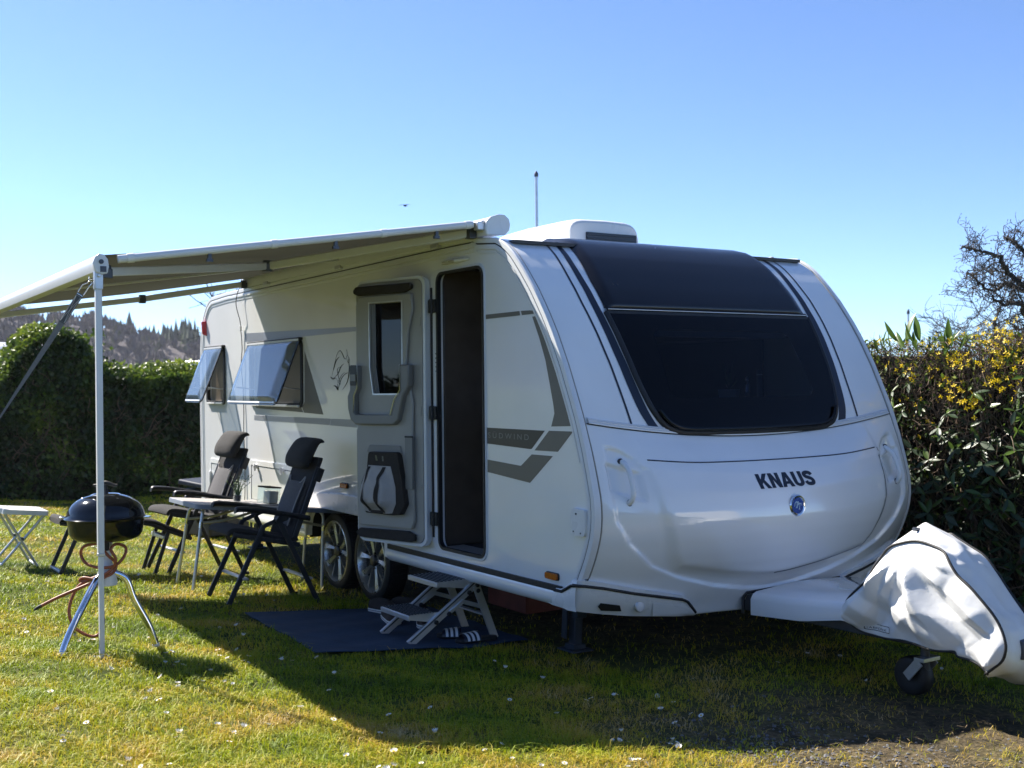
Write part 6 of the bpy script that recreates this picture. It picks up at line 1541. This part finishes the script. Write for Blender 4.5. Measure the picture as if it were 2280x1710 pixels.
# ---- hedge on the right: twiggy forsythia over rhododendron
HV0, HV1, HU0, HU1 = 3.02, 3.95, -3.4, 1.9
def hedge_top(u): return 1.86 + .03 * math.sin(u * 3.1) + .02 * math.sin(u * 7.7) + .015 * max(0, u)
def right_hedge():
    rr = random.Random(17); r = np.random.default_rng(17)
    fo = thing('forsythia_hedge', 'clipped brown twiggy hedge with yellow forsythia flowers to the right of the caravan', 'hedge', (-.7, 3.4, 0)); O = Vector((-.7, 3.4, 0))
    mb = MB()
    us = lin(HU0, HU1, 12)
    us = lin(HU0, HU1, 90)
    def rt(u): return hedge_top(u) - .13 + .07 * math.sin(u * 23) * math.sin(u * 11 + 1) + .04 * math.sin(u * 61)
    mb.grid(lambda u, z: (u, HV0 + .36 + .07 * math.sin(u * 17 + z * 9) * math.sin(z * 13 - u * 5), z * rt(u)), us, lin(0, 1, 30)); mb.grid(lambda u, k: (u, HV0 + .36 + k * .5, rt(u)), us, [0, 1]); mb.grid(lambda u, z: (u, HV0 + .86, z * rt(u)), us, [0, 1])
    obj('inner_mass', mb, mat('hedge_depth_shade', (.012, .010, .007), 1.0, var=.5, vscale=20), fo, None, tuple(O))  # near-black sheet coloured as the shade deep in the hedge
    for k in range(26):                                   # main stems
        u = rr.uniform(-1.6, 1.5); v = HV0 + rr.uniform(.10, .5); pts = [(u, v, 0)]
        for q in range(4): pts.append((pts[-1][0] + rr.uniform(-.10, .10), pts[-1][1] + rr.uniform(-.08, .06), pts[-1][2] + rr.uniform(.25, .42)))
        mb = MB(); mb.tube(catmull(pts, 3), [.015 * (1 - .6 * i / 12) for i in range(13)], 6); obj('stem', mb, TWIG, fo, 60, tuple(O))
    tw = MB()
    for k in range(9500):
        z = hedge_top(0) * (1 - rr.random() ** 1.7 * .98); u = rr.uniform(-2.2, 1.7); 
        if z < 1.0 and rr.random() < .35: continue
        v = HV0 + abs(rr.gauss(0, .16)) + (.02 if rr.random() < .7 else .25 * rr.random()); L = rr.uniform(.06, .26); a = rr.gauss(0, .8)
        up = rr.random() < .6
        d = Vector((math.sin(a) * .8, rr.gauss(-.1, .45), math.cos(a) if up else rr.gauss(0, .6))).normalized()
        p = Vector((u, v, z)); q = p + d * L * .5 + Vector((rr.gauss(0, .012), rr.gauss(0, .012), rr.gauss(0, .012))); e = q + (d + Vector((rr.gauss(0, .35), rr.gauss(0, .35), rr.gauss(0, .35)))).normalized() * L * .5
        if e.z > hedge_top(u) + .05: continue
        rad = rr.uniform(.0013, .0036); tw.tube([p, q, e], [rad, rad * .8, rad * .5], 3, cap=False)
    for k in range(420):                                  # a fringe of young shoots along the top
        u = rr.uniform(-2.0, 1.6); v = HV0 + rr.uniform(0, .6); p = Vector((u, v, hedge_top(u) - .08)); e = p + Vector((rr.gauss(0, .05), rr.gauss(0, .05), rr.uniform(.04, .16) + .05 * max(0, math.sin(u * 4))))
        tw.tube([p, (p + e) / 2 + Vector((rr.gauss(0, .008), 0, 0)), e], [.0024, .0019, .0010], 3, cap=False)
    x = obj('twigs', tw, [TWIG], fo, None, tuple(O)); tag(x, kind='stuff')
    # small green leaves, mostly near the top left
    n = 15000; u = r.uniform(-2.3, 1.7, n); z = 1.90 * (1 - np.abs(r.normal(0, .36, n)));
    z = np.clip(z, .05, 1.9); v = HV0 + np.abs(r.normal(.06, .14, n))
    keep = r.random(n) < np.where(u < -.70, 1.0, .36); u, v, z = u[keep], v[keep], z[keep]; n = len(u)
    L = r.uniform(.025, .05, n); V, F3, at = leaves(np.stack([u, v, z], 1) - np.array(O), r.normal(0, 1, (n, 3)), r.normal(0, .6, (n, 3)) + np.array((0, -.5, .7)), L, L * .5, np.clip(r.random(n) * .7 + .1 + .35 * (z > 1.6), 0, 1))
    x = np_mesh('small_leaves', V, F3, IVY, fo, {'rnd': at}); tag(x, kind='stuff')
    # forsythia flowers: four narrow petals each
    PET = mat('forsythia_petal', (.85, .62, .02), .6, var=.2, vscale=30, trans=.35)
    fm = MB()
    cl = [(-.30, 1.70, 26, .09), (-.12, 1.78, 26, .10), (.05, 1.72, 30, .12), (.20, 1.78, 30, .10), (.33, 1.86, 60, .09), (.36, 1.74, 40, .08), (-.02, 1.52, 30, .06), (.13, 1.46, 34, .05), (.30, 1.60, 16, .05), (-.55, 1.76, 14, .08), (-.85, 1.78, 10, .07), (-.32, 1.45, 8, .07), (-.25, 1.28, 5, .05), (.45, 1.55, 20, .10), (.62, 1.75, 40, .14), (.9, 1.6, 40, .2), (1.2, 1.75, 40, .2)]
    for cu, cz, nn, sp in cl:
        for k in range(int(nn * .75)):
            c = Vector((cu + rr.gauss(0, sp), HV0 - .02 + abs(rr.gauss(0, .05)), min(cz + rr.gauss(0, sp * .8), 1.99))); ax = Vector((rr.gauss(0, .7), -1, rr.gauss(-.1, .6))).normalized(); s1 = ax.orthogonal().normalized(); s1 = Quaternion(ax, rr.uniform(0, 6.28)) @ s1
            for q in range(4):
                d = Quaternion(ax, q * PI / 2) @ s1; sd_ = ax.cross(d) * .0052; Lp = rr.uniform(.016, .024)
                fm.add([c, c + d * Lp * .5 + sd_ + ax * .003, c + d * Lp + ax * .007, c + d * Lp * .5 - sd_ + ax * .003], [(0, 1, 2, 3)])
    x = obj('flowers', fm, PET, fo, None, tuple(O)); tag(x, kind='stuff')
    # rhododendron
    rh = thing('rhododendron', 'large-leaved dark green rhododendron growing through the hedge behind the white hitch cover', 'shrub', (-.3, 3.1, 0)); O2 = Vector((-.3, 3.1, 0))
    LEAFD = mat('rhododendron_dark_leaf', (.030, .058, .020), .42, var=.35, vscale=3, spec=.4, trans=.12); LEAFL = mat('rhododendron_fresh_leaf', (.095, .165, .022), .34, var=.3, vscale=3, spec=.6, trans=.38)
    def leafmesh(m, curl, cup, wd):
        mb = MB(); xs = [-1, -.5, 0, .5, 1]; ts = lin(0, 1, 8)
        def f(t, s):
            w = wd * (math.sin(PI * min(1, t * 1.02 + .0)) ** .75) * (.85 + .3 * t * (1 - t)); return (s * w * .5, t, -curl * t * t + cup * abs(s) * w * .5)
        mb.grid(f, ts, xs); me = bpy.data.meshes.new('leaf'); me.from_pydata(mb.v, [], mb.f); me.shade_smooth(); me.materials.append(m); return me
    protos = [leafmesh(m, c, k, w) for m in (LEAFD, LEAFL) for c, k, w in ((.10, .25, .34), (.25, .35, .30), (.02, .15, .38))]
    count = [0]; small_ = []
    stm = MB()
    def whorl(c, ax, nleaf, L, fresh):
        ax = ax.normalized(); s1 = ax.orthogonal().normalized()
        for q in range(nleaf):
            a = 2 * PI * q / nleaf + rr.uniform(-.4, .4); out = Quaternion(ax, a) @ s1; tilt = rr.uniform(-.75, .55)
            d = (out * math.cos(tilt) + ax * math.sin(tilt) * 1.0).normalized(); nrm = (ax - d * ax.dot(d)); nrm.normalize(); x = d.cross(nrm)
            ll = L * rr.uniform(.75, 1.2); M = Matrix((x, d, nrm)).transposed().to_4x4(); M = Matrix.Translation(c - O2) @ M @ Matrix.Diagonal((ll, ll, ll, 1))
            if count[0] < 300:
                o = bpy.data.objects.new('leaf', protos[(3 if rr.random() < fresh else 0) + rr.randint(0, 2)]); C.objects.link(o); o.parent = rh; o.matrix_local = M; count[0] += 1
            else: small_.append((M, (3 if rr.random() < fresh else 0) + rr.randint(0, 2)))
    # tall fresh leaves on the skyline
    for (u, z, L, n, lean_) in ((-.98, 1.83, .17, 3, -.1), (-.80, 1.86, .20, 3, .0), (-.62, 1.86, .17, 2, .05), (-.52, 1.84, .15, 3, .3), (-.40, 1.87, .21, 3, -.35), (-.30, 1.85, .19, 3, -.5), (-.08, 1.82, .21, 4, .1), (.02, 1.83, .17, 3, .5), (.40, 1.72, .17, 5, .2), (-1.15, 1.80, .15, 3, 0)):
        c = Vector((u, HV0 + .04, z))
        for q in range(n):
            d = Vector((lean_ + rr.gauss(0, .32), rr.gauss(-.15, .25), 1)).normalized(); nrm = Vector((rr.gauss(-.4, .4), -1, .4)); nrm = (nrm - d * nrm.dot(d)).normalized(); x = d.cross(nrm); ll = L * rr.uniform(.7, 1.1)
            M = Matrix.Translation(c - O2 + Vector((rr.gauss(0, .03), rr.gauss(0, .03), rr.gauss(0, .02) - .03))) @ Matrix((x, d, nrm)).transposed().to_4x4() @ Matrix.Diagonal((ll, ll, ll, 1))
            o = bpy.data.objects.new('leaf', protos[3 + rr.randint(0, 2)]); C.objects.link(o); o.parent = rh; o.matrix_local = M; count[0] += 1
    sites = []
    for k in range(290):
        u = rr.uniform(-1.0, .75) if k < 85 or k > 160 else rr.uniform(-1.2, 1.4); zz = rr.uniform(.12, 1.45) if k % 4 else rr.uniform(.5, 1.7); 
        if rr.random() < .45 and zz > 1.15 and u < .25: zz = rr.uniform(.2, 1.1)
        sites.append((u, zz))
    for u, zz in sites:
        c = Vector((u, HV0 - .06 + abs(rr.gauss(0, .12)), zz)); ax = Vector((rr.gauss(-.1, .5), -.75 + rr.gauss(0, .2), .65 + rr.gauss(0, .3)))
        whorl(c, ax, rr.randint(3, 5), rr.uniform(.075, .12), .22 + .15 * (zz > 1.2))
        p = c - ax.normalized() * .25 + Vector((rr.gauss(0, .05), .1, -.1)); stm.tube([p, (p + c) / 2 + Vector((rr.gauss(0, .02), 0, -.02)), c], [.006, .005, .004], 4, cap=False)
    VV = []; FF = {0: [], 1: []}
    mbs = (MB(), MB())
    for M, pi in small_:
        me = protos[pi]; mbs[pi // 3].add([M @ v.co for v in me.vertices], [tuple(p.vertices) for p in me.polygons])
    for mb_, m_ in zip(mbs, (LEAFD, LEAFL)):
        if mb_.v: x = obj('foliage', mb_, m_, rh, 180); tag(x, kind='stuff')
    x = obj('shoots', stm, mat('green_brown_shoot', (.10, .085, .035), .7, var=.3), rh, None, tuple(O2)); tag(x, kind='stuff')
right_hedge()

# ---------------------------------------------------------------- things beyond the hedges
def neighbour(u, v, z0, rz, L, ht, wd, label, stripe):
    n = thing('parked_caravan', label, 'caravan', (u, v, 0), (0, 0, rz), 'caravans parked beyond the hedge')
    prof = [(-L / 2, .5), (-L / 2 - .08, 1.2), (-L / 2, ht - .5), (-L / 2 + .25, ht - .12), (-L / 2 + .6, ht), (L / 2 - .7, ht + .02), (L / 2 - .3, ht - .15), (L / 2 - .02, ht - .7), (L / 2 + .1, 1.1), (L / 2, .5)]
    k = len(prof); mb = MB(); mb.add([(x, y, z) for y in (-wd / 2, wd / 2) for x, z in prof], [(j, (j + 1) % k, k + (j + 1) % k, k + j) for j in range(k)] + [tuple(range(k)), tuple(range(2 * k - 1, k - 1, -1))]); obj('body', mb, WHITE2, n, 40, bevel=.05)
    mb = MB(); mb.box((0, -wd / 2 - .012, ht - .62), (L * .9, .02, .42)); obj('window_band', mb, stripe, n)
    for s in (-.35, .35):
        mb = MB(); mb.lathe([(.1, -.09), (.3, -.1), (.31, 0), (.3, .1), (.1, .1)], 20, (s, -wd / 2 + .1, .31), Matrix.Rotation(PI / 2, 3, 'X')); obj('wheel', mb, BLACK, n, 40)
    mb = MB(); mb.box((.3, 0, ht + .05), (.5, .5, .10)); obj('rooflight', mb, WHITEI, n, bevel=.03)
neighbour(-24.3, .1, 0, .55, 4.6, 2.62, 2.2, 'pale caravan roof showing over the low end of the tall ivy hedge', mat('blue_tinted_band', (.05, .12, .25), .3, var=.1))
neighbour(-21.6, 6.3, 0, .62, 5.2, 2.22, 2.2, 'white caravan roof just visible above the clipped hedge beside the caravan rear', mat('grey_tinted_band', (.25, .27, .3), .3, var=.1))
def mast(u, v, h, r, label, cap=True):
    m = thing('mast', label, 'pole', (u, v, 0)); mb = MB(); mb.tube([(0, 0, 0), (0, 0, h * .5), (0, 0, h)], [r * 1.15, r * 1.05, r], 10); obj('shaft', mb, ALU, m, 60)
    mb = MB(); mb.lathe([(r * 1.5, h - .02), (r * 1.6, h + .02), (r * .4, h + .06)], 10); obj('cap', mb, STEELD, m, 40)
mast(-8.41, 5.36, 4.50, .020, 'slender grey mast rising behind the caravan roof'); mast(-7.71, 12.34, 2.72, .016, 'short thin pole standing behind the flowering hedge')
def navy_box():
    b = thing('storage_box', 'navy blue lidded storage box on the grass behind the caravan rear corner', 'storage box', (-7.42, .40, 0), (0, 0, .25))
    mb = MB(); mb.box((0, .06, .25), (.50, .50, .50)); obj('box_body', mb, BLACK, b, bevel=.02)  # body coloured black for the deep shade it stands in
    mb = MB(); mb.add([(-.29, -.24, .54), (.29, -.24, .51), (.29, .36, .49), (-.29, .36, .55), (-.29, -.24, .60), (.29, -.24, .565), (.29, .36, .545), (-.29, .36, .61)], [(0, 3, 2, 1), (4, 5, 6, 7), (0, 1, 5, 4), (1, 2, 6, 5), (2, 3, 7, 6), (3, 0, 4, 7)]); obj('lid', mb, NAVY, b, bevel=.015)
    mb = MB(); mb.box((.27, .26, .51), (.05, .08, .05)); obj('lid_catch', mb, WHITEI, b, bevel=.006)
navy_box()
def bird(u, v, z):
    b = thing('bird', 'tiny dark bird gliding high above the awning', 'bird', (u, v, z), (0, 0, .6))
    mb = MB(); mb.lathe([(.002, -.10), (.018, -.06), (.026, 0), (.020, .05), (.012, .075), (.002, .095)], 8, (0, 0, 0), Matrix.Rotation(PI / 2, 3, 'X')); obj('body', mb, BLACK, b, 60)
    for s in (-1, 1):
        mb = MB(); mb.add([(0, .03, .01), (s * .09, .05, .03), (s * .20, .0, .01), (s * .09, -.02, .028), (0, -.03, .01), (0, 0, .016)], [(0, 1, 3, 5), (1, 2, 3), (3, 4, 5)]); obj('wing', mb, BLACK, b, 60)
    mb = MB(); mb.add([(-.01, .08, 0), (.01, .08, 0), (.025, .14, .004), (-.025, .14, .004)], [(0, 1, 2, 3)]); obj('tail', mb, BLACK, b)
bird(-20.3, 9.5, 6.0)

# ---------------------------------------------------------------- grass, daisies, gravel
GRASS = blotch('grass_blade', [(.06, (.07, .13, .006)), (.30, (.19, .27, .008)), (.50, (.34, .37, .012)), (.68, (.48, .38, .03)), (.80, (.52, .34, .05)), (.95, (.58, .45, .22))], scale=1.9, rough=.55, attr='rnd', trans=.35, spec=.35, detail=5)
CAMP = np.array((4.90, -3.63))
def in_mat(u, v): return (u > -2.56) & (u < -1.10) & (v > -1.06) & (v < .32)
def on_screen_points(n, dmin, dmax, r, half=.47):
    """ground points in the view wedge, thinning out with distance"""
    d = np.exp(r.uniform(math.log(dmin), math.log(dmax), n)); a = math.radians(57.27) + PI / 2 + r.uniform(-half, half, n)
    return CAMP[0] + d * np.cos(a), CAMP[1] + d * np.sin(a), d
def grass():
    r = np.random.default_rng(2)
    n = 760000; u, v, d = on_screen_points(n, 3.7, 30, r)
    b = bare(u, v); under = (u > -6.4) & (u < -.1) & (v > .35) & (v < 2.3)
    clump = np.clip(vn(u, v, 9.0, 2) * 1.5 - .25, 0, 1) * np.clip(vn(u, v, 3.1, 7) * 1.3 + .15, .35, 1); keep = (~in_mat(u, v)) & (r.random(n) < .22 + .78 * clump) & (r.random(n) > np.clip(b * .93, 0, .93)) & (~(under & (r.random(n) < .8))) & (v < 4.5) & (u > -13.0 - .0 * v)
    u, v, d, b = u[keep], v[keep], d[keep], b[keep]; n = len(u)
    tuft = vn(u, v, 3.4, 1); fine = vn(u, v, 13, 4)
    long_ = np.clip(1 - np.hypot((u + 3.0) / .9, (v + .35) / .35), 0, 1) + np.clip(1 - np.hypot((u + 3.9) / 1.6, (v + .05) / .3), 0, 1) * .8 + np.clip((u + 12.6) * -2, 0, 1)
    h = (.014 + .018 * r.random(n) ** 1.5 + .016 * np.clip(tuft * 1.4 - .4, 0, 1) + .008 * fine) * (1 + 1.9 * long_) * (1 + .9 * (r.random(n) < .02)) * (1 - .35 * b)
    w = np.maximum(.0030, d * .00055) * r.uniform(.8, 1.4, n) * (1 + .6 * (d > 12))
    th = r.uniform(0, 2 * PI, n); lean = np.abs(r.normal(.75, .55, n)); lean = np.where(r.random(n) < .35, lean + 1.1, lean)
    z = np.vectorize(lambda q: float(zg(q)))(np.linspace(-13, 5, 2000)); zz = np.interp(v, np.linspace(-13, 5, 2000), z) - .010 + .010 * np.sin(u * 2.1 + v * 1.3) + .008 * np.sin(u * 4.7 - v * 3.1)
    ld = np.stack([np.cos(th), np.sin(th)], 1); sd_ = np.stack([-np.sin(th + r.normal(0, .7, n)), np.cos(th + r.normal(0, .7, n))], 1)
    base = np.stack([u, v, zz], 1); rn = np.clip(.27 + .46 * r.random(n) + .30 * b + .16 * (r.random(n) < .12) - .25 * long_ + .42 * (vn(u, v, .9, 8) - .5) + .34 * (vn(u, v, 2.7, 6) - .5), 0, 1)
    S3 = np.concatenate([sd_ * w[:, None] * .5, np.zeros((n, 1))], 1)
    mid = base + np.concatenate([ld * (h * .30 * lean)[:, None], (h * .62)[:, None]], 1)
    tip = base + np.concatenate([ld * (h * 1.05 * lean)[:, None], (h * np.clip(1.05 - .28 * lean, .35, 1.2))[:, None]], 1)
    nearm = d < 9.5
    i1 = np.where(nearm)[0]; i2 = np.where(~nearm)[0]
    V1 = np.stack([base[i1] - S3[i1], base[i1] + S3[i1], mid[i1] + S3[i1] * .8, mid[i1] - S3[i1] * .8, tip[i1]], 1).reshape(-1, 3); k1 = np.arange(len(i1))[:, None] * 5
    F1 = np.concatenate([k1 + np.array([[0, 1, 2]]), k1 + np.array([[0, 2, 3]]), k1 + np.array([[3, 2, 4]])], 0)
    V2 = np.stack([base[i2] - S3[i2], base[i2] + S3[i2], tip[i2]], 1).reshape(-1, 3); k2 = len(V1) + np.arange(len(i2))[:, None] * 3
    F2 = k2 + np.array([[0, 1, 2]])
    o = np_mesh('grass', np.concatenate([V1, V2]), np.concatenate([F1, F2]), GRASS, None, {'rnd': np.concatenate([np.repeat(rn[i1], 5), np.repeat(rn[i2], 3)])})
    tag(o, 'short patchy spring grass covering the whole lawn', 'grass', kind='stuff')
    # dry thatch strewn on the worn patch
    n = 9000; u, v, d = on_screen_points(n, 3.7, 9, r); b = bare(u, v); keep = (r.random(n) < b * .9) & (~in_mat(u, v)); u, v = u[keep], v[keep]; n = len(u)
    zz = np.interp(v, np.linspace(-13, 5, 2000), z) - .004; th = r.uniform(0, 2 * PI, n); L = r.uniform(.015, .06, n); c = np.stack([u, v, zz + r.uniform(.0, .014, n)], 1)
    dd = np.stack([np.cos(th), np.sin(th), r.normal(0, .18, n)], 1) * L[:, None] * .5; ss = np.stack([-np.sin(th), np.cos(th), np.zeros(n)], 1) * .0016
    V = np.stack([c - dd - ss, c - dd + ss, c + dd + ss * .4, c + dd - ss * .4], 1).reshape(-1, 3); Fq = np.arange(n)[:, None] * 4 + np.array([[0, 1, 2, 3]])
    tag(np_mesh('dry_thatch', V, Fq, mat('dry_straw', (.20, .145, .075), .9, var=.5, vscale=5)), 'dry straw-coloured thatch on the worn patch before the caravan', 'thatch', kind='stuff')
    # gravel
    mb = MB(); rr = random.Random(4)
    for k in range(1500):
        if rr.random() < .6: uu, vv = rr.gauss(2.0, .33), rr.gauss(.30, .28)
        else: uu, vv = rr.gauss(1.25, .30), rr.gauss(.05, .25)
        q = rr.uniform(.003, .010) if rr.random() < .93 else rr.uniform(.010, .018); zq = float(zg(vv)) - .010 + .010 * math.sin(uu * 2.1 + vv * 1.3) + .008 * math.sin(uu * 4.7 - vv * 3.1)
        vs = [(uu + q * rr.uniform(.7, 1.2) * a, vv + q * rr.uniform(.7, 1.2) * b_, zq + .002 + q * rr.uniform(.4, .7) * c_) for a, b_, c_ in ((1, 0, 0), (-1, 0, 0), (0, 1, 0), (0, -1, 0), (0, 0, 1), (0, 0, -1))]
        mb.add(vs, [(0, 2, 4), (2, 1, 4), (1, 3, 4), (3, 0, 4), (2, 0, 5), (1, 2, 5), (3, 1, 5), (0, 3, 5)])
    tag(obj('gravel', mb, mat('grey_gravel', (.16, .16, .17), .9, var=.6, vscale=40), None, None), 'grey gravel scattered on the worn ground at the lower edge of the picture', 'gravel', kind='stuff')
grass()

def daisies():
    def dm(tilt, open_):
        mb = MB(); h = .022; rr = random.Random(int(tilt * 100))
        for k in range(11):
            a = 2 * PI * k / 11; d = Vector((math.cos(a), math.sin(a), 0)); s = Vector((-d.y, d.x, 0)) * .0024; up = Vector((0, 0, open_ * .010))
            mb.add([Vector((0, 0, h)) + d * .003, Vector((0, 0, h)) + d * .009 + s + up * .6, Vector((0, 0, h)) + d * .0135 + up, Vector((0, 0, h)) + d * .009 - s + up * .6], [(0, 1, 2, 3)], 0)
        mb.lathe([(.0048, h), (.0040, h + .0022), (.001, h + .003)], 8, mi=1); mb.tube([(0, 0, 0), (.001, 0, h * .6), (0, 0, h)], .0010, 4, mi=2)
        me = bpy.data.meshes.new('daisy'); me.from_pydata(mb.v, [], mb.f); me.polygons.foreach_set('material_index', mb.m)
        for m in (PETAL, YELLOW, LEAFH): me.materials.append(m)
        return me
    protos = [dm(.1, .2), dm(.2, .6), dm(.3, 1.1)]
    rr = random.Random(77); r = np.random.default_rng(77); n = 0; k = 0
    # clusters as well as single flowers
    while n < 190 and k < 4000:
        k += 1
        uu, vv, dd = on_screen_points(1, 4.0, 13, r, .40); u, v = float(uu[0]), float(vv[0])
        if rr.random() < .35: u += 0
        if in_mat(u, v) or v > 2.6 or (-6.5 < u < 0.0 and v > .05) or float(bare(np.array([u]), np.array([v]))[0]) > .75: continue
        for q in range(1 if rr.random() < .75 else rr.randint(2, 4)):
            o = bpy.data.objects.new('daisy', rr.choice(protos)); C.objects.link(o); a = u + rr.gauss(0, .025); b = v + rr.gauss(0, .025); s = rr.uniform(.75, 1.25)
            o.location = (a, b, float(zg(b)) - .004); o.rotation_euler = (rr.gauss(0, .3), rr.gauss(0, .3), rr.uniform(0, 6.28)); o.scale = (s, s, s * rr.uniform(.9, 1.5))
            tag(o, 'small white daisy flower open in the short grass', 'daisy', 'daisies dotted over the lawn'); n += 1
daisies()

# ---------------------------------------------------------------- unseen site behind the camera: mirrored in paint, added to block low sky light
def site_behind():
    HG = blotch('cherry_laurel_leaf', [(.1, (.018, .034, .012)), (.5, (.040, .068, .018)), (.9, (.085, .115, .030))], scale=1.2, rough=.4, attr='rnd', spec=.5)
    def hedge(name, label, p, q, h, dep, n, seed, lsz=.16):
        r = np.random.default_rng(seed); p = np.array(p, float); q = np.array(q, float); L = np.linalg.norm(q - p); t = (q - p) / L; nn = np.array((-t[1], t[0]))
        o = thing(name, label, 'hedge', (float((p + q)[0] / 2), float((p + q)[1] / 2), 0)); O = np.array(o.location)
        mb = MB(); ang = math.atan2(t[1], t[0]); mb.box((0, 0, h * .46), (L, dep * .7, h * .92), Matrix.Rotation(ang, 3, 'Z')); obj('dark_core', mb, COREM, o)
        a = r.uniform(-L / 2, L / 2, n); b = (r.random(n) - .5); f = r.random(n) < .7
        b = np.where(f, np.sign(b) * .5, b) * dep + r.normal(0, .08, n); z = np.where(f, r.random(n) * h, h + r.normal(0, .10, n)) + .25 * (vn(a, b, .8, seed) - .5)
        P = np.stack([a * t[0] + b * nn[0], a * t[1] + b * nn[1], z], 1); l = r.uniform(.7, 1.3, n) * lsz
        V, F3, at = leaves(P, r.normal(0, 1, (n, 3)), r.normal(0, 1, (n, 3)) + np.array((0, 0, .5)), l, l * .6, r.random(n)); x = np_mesh('foliage', V, F3, HG, o, {'rnd': at}); tag(x, kind='stuff')
    hedge('unseen_hedge', 'unseen laurel hedge added across from the caravan front', (10.5, -14), (16.5, 9), 1.5, 1.2, 9000, 3)
    hedge('unseen_hedge', 'unseen laurel hedge added on the side opposite the awning', (-9, -13.5), (9.3, -14.5), 1.6, 1.2, 9000, 4)
    def evergreen(p, h, w, seed, label):
        r = np.random.default_rng(seed); o = thing('unseen_evergreen', label, 'tree', p, group='unseen evergreens added along the lane'); mb = MB(); mb.tube([(0, 0, 0), (.05, 0, h * .5), (0, 0, h * .95)], [.16, .11, .03], 7); obj('trunk', mb, TWIGG, o, 60)
        n = 5200; z = r.random(n) ** .8; rad = w * (1 - z) ** .75 * np.sqrt(r.uniform(.35, 1, n)) * (1 + .3 * np.sin(z * 31)); th = r.uniform(0, 2 * PI, n)
        P = np.stack([rad * np.cos(th), rad * np.sin(th), .5 + z * (h - .5)], 1); l = r.uniform(.18, .34, n)
        V, F3, at = leaves(P, np.stack([np.cos(th), np.sin(th), r.normal(-.2, .4, n)], 1), r.normal(0, .5, (n, 3)) + np.array((0, 0, 1)), l, l * .55, r.random(n)); x = np_mesh('crown', V, F3, HG, o, {'rnd': at}); tag(x, kind='stuff')
    for i, (x, y, h, w) in enumerate(((18, -9, 7.5, 2.4), (19.5, -3, 6.0, 2.2), (19, 3.5, 8.0, 2.6), (20, 9, 6.5, 2.3), (14, -16.5, 7.0, 2.5), (5, -18, 6.5, 2.4), (-3, -17.5, 7.5, 2.6), (-9, -18, 6.0, 2.2))):
        evergreen((x, y, 0), h * .6, w * .8, 40 + i, 'unseen dark evergreen tree added beyond the laurel hedges')
    neighbour(11.2, 6.5, 0, 1.85, 4.6, 2.5, 2.1, 'unseen white caravan added across the lane', mat('grey_tinted_band2', (.10, .11, .12), .3, var=.1))
site_behind()

# ---------------------------------------------------------------- air
def haze():
    mb = MB(); x0, x1, y0, y1, z0, z1 = -440, 150, -340, 660, -6, 66
    mb.box(((x0 + x1) / 2, (y0 + y1) / 2, (z0 + z1) / 2), (x1 - x0, y1 - y0, z1 - z0))
    m = bpy.data.materials.new('haze_air'); m.use_nodes = True; N = m.node_tree.nodes; L = m.node_tree.links
    N.remove(N['Principled BSDF']); pv = N.new('ShaderNodeVolumePrincipled'); pv.inputs['Color'].default_value = (.86, .90, 1.0, 1); pv.inputs['Density'].default_value = .00020; pv.inputs['Anisotropy'].default_value = .3
    L.new(pv.outputs[0], N['Material Output'].inputs['Volume'])
    o = obj('haze', mb, m, None, None); tag(o, 'thin pale haze in the air over the valley', 'haze', kind='stuff')
haze()
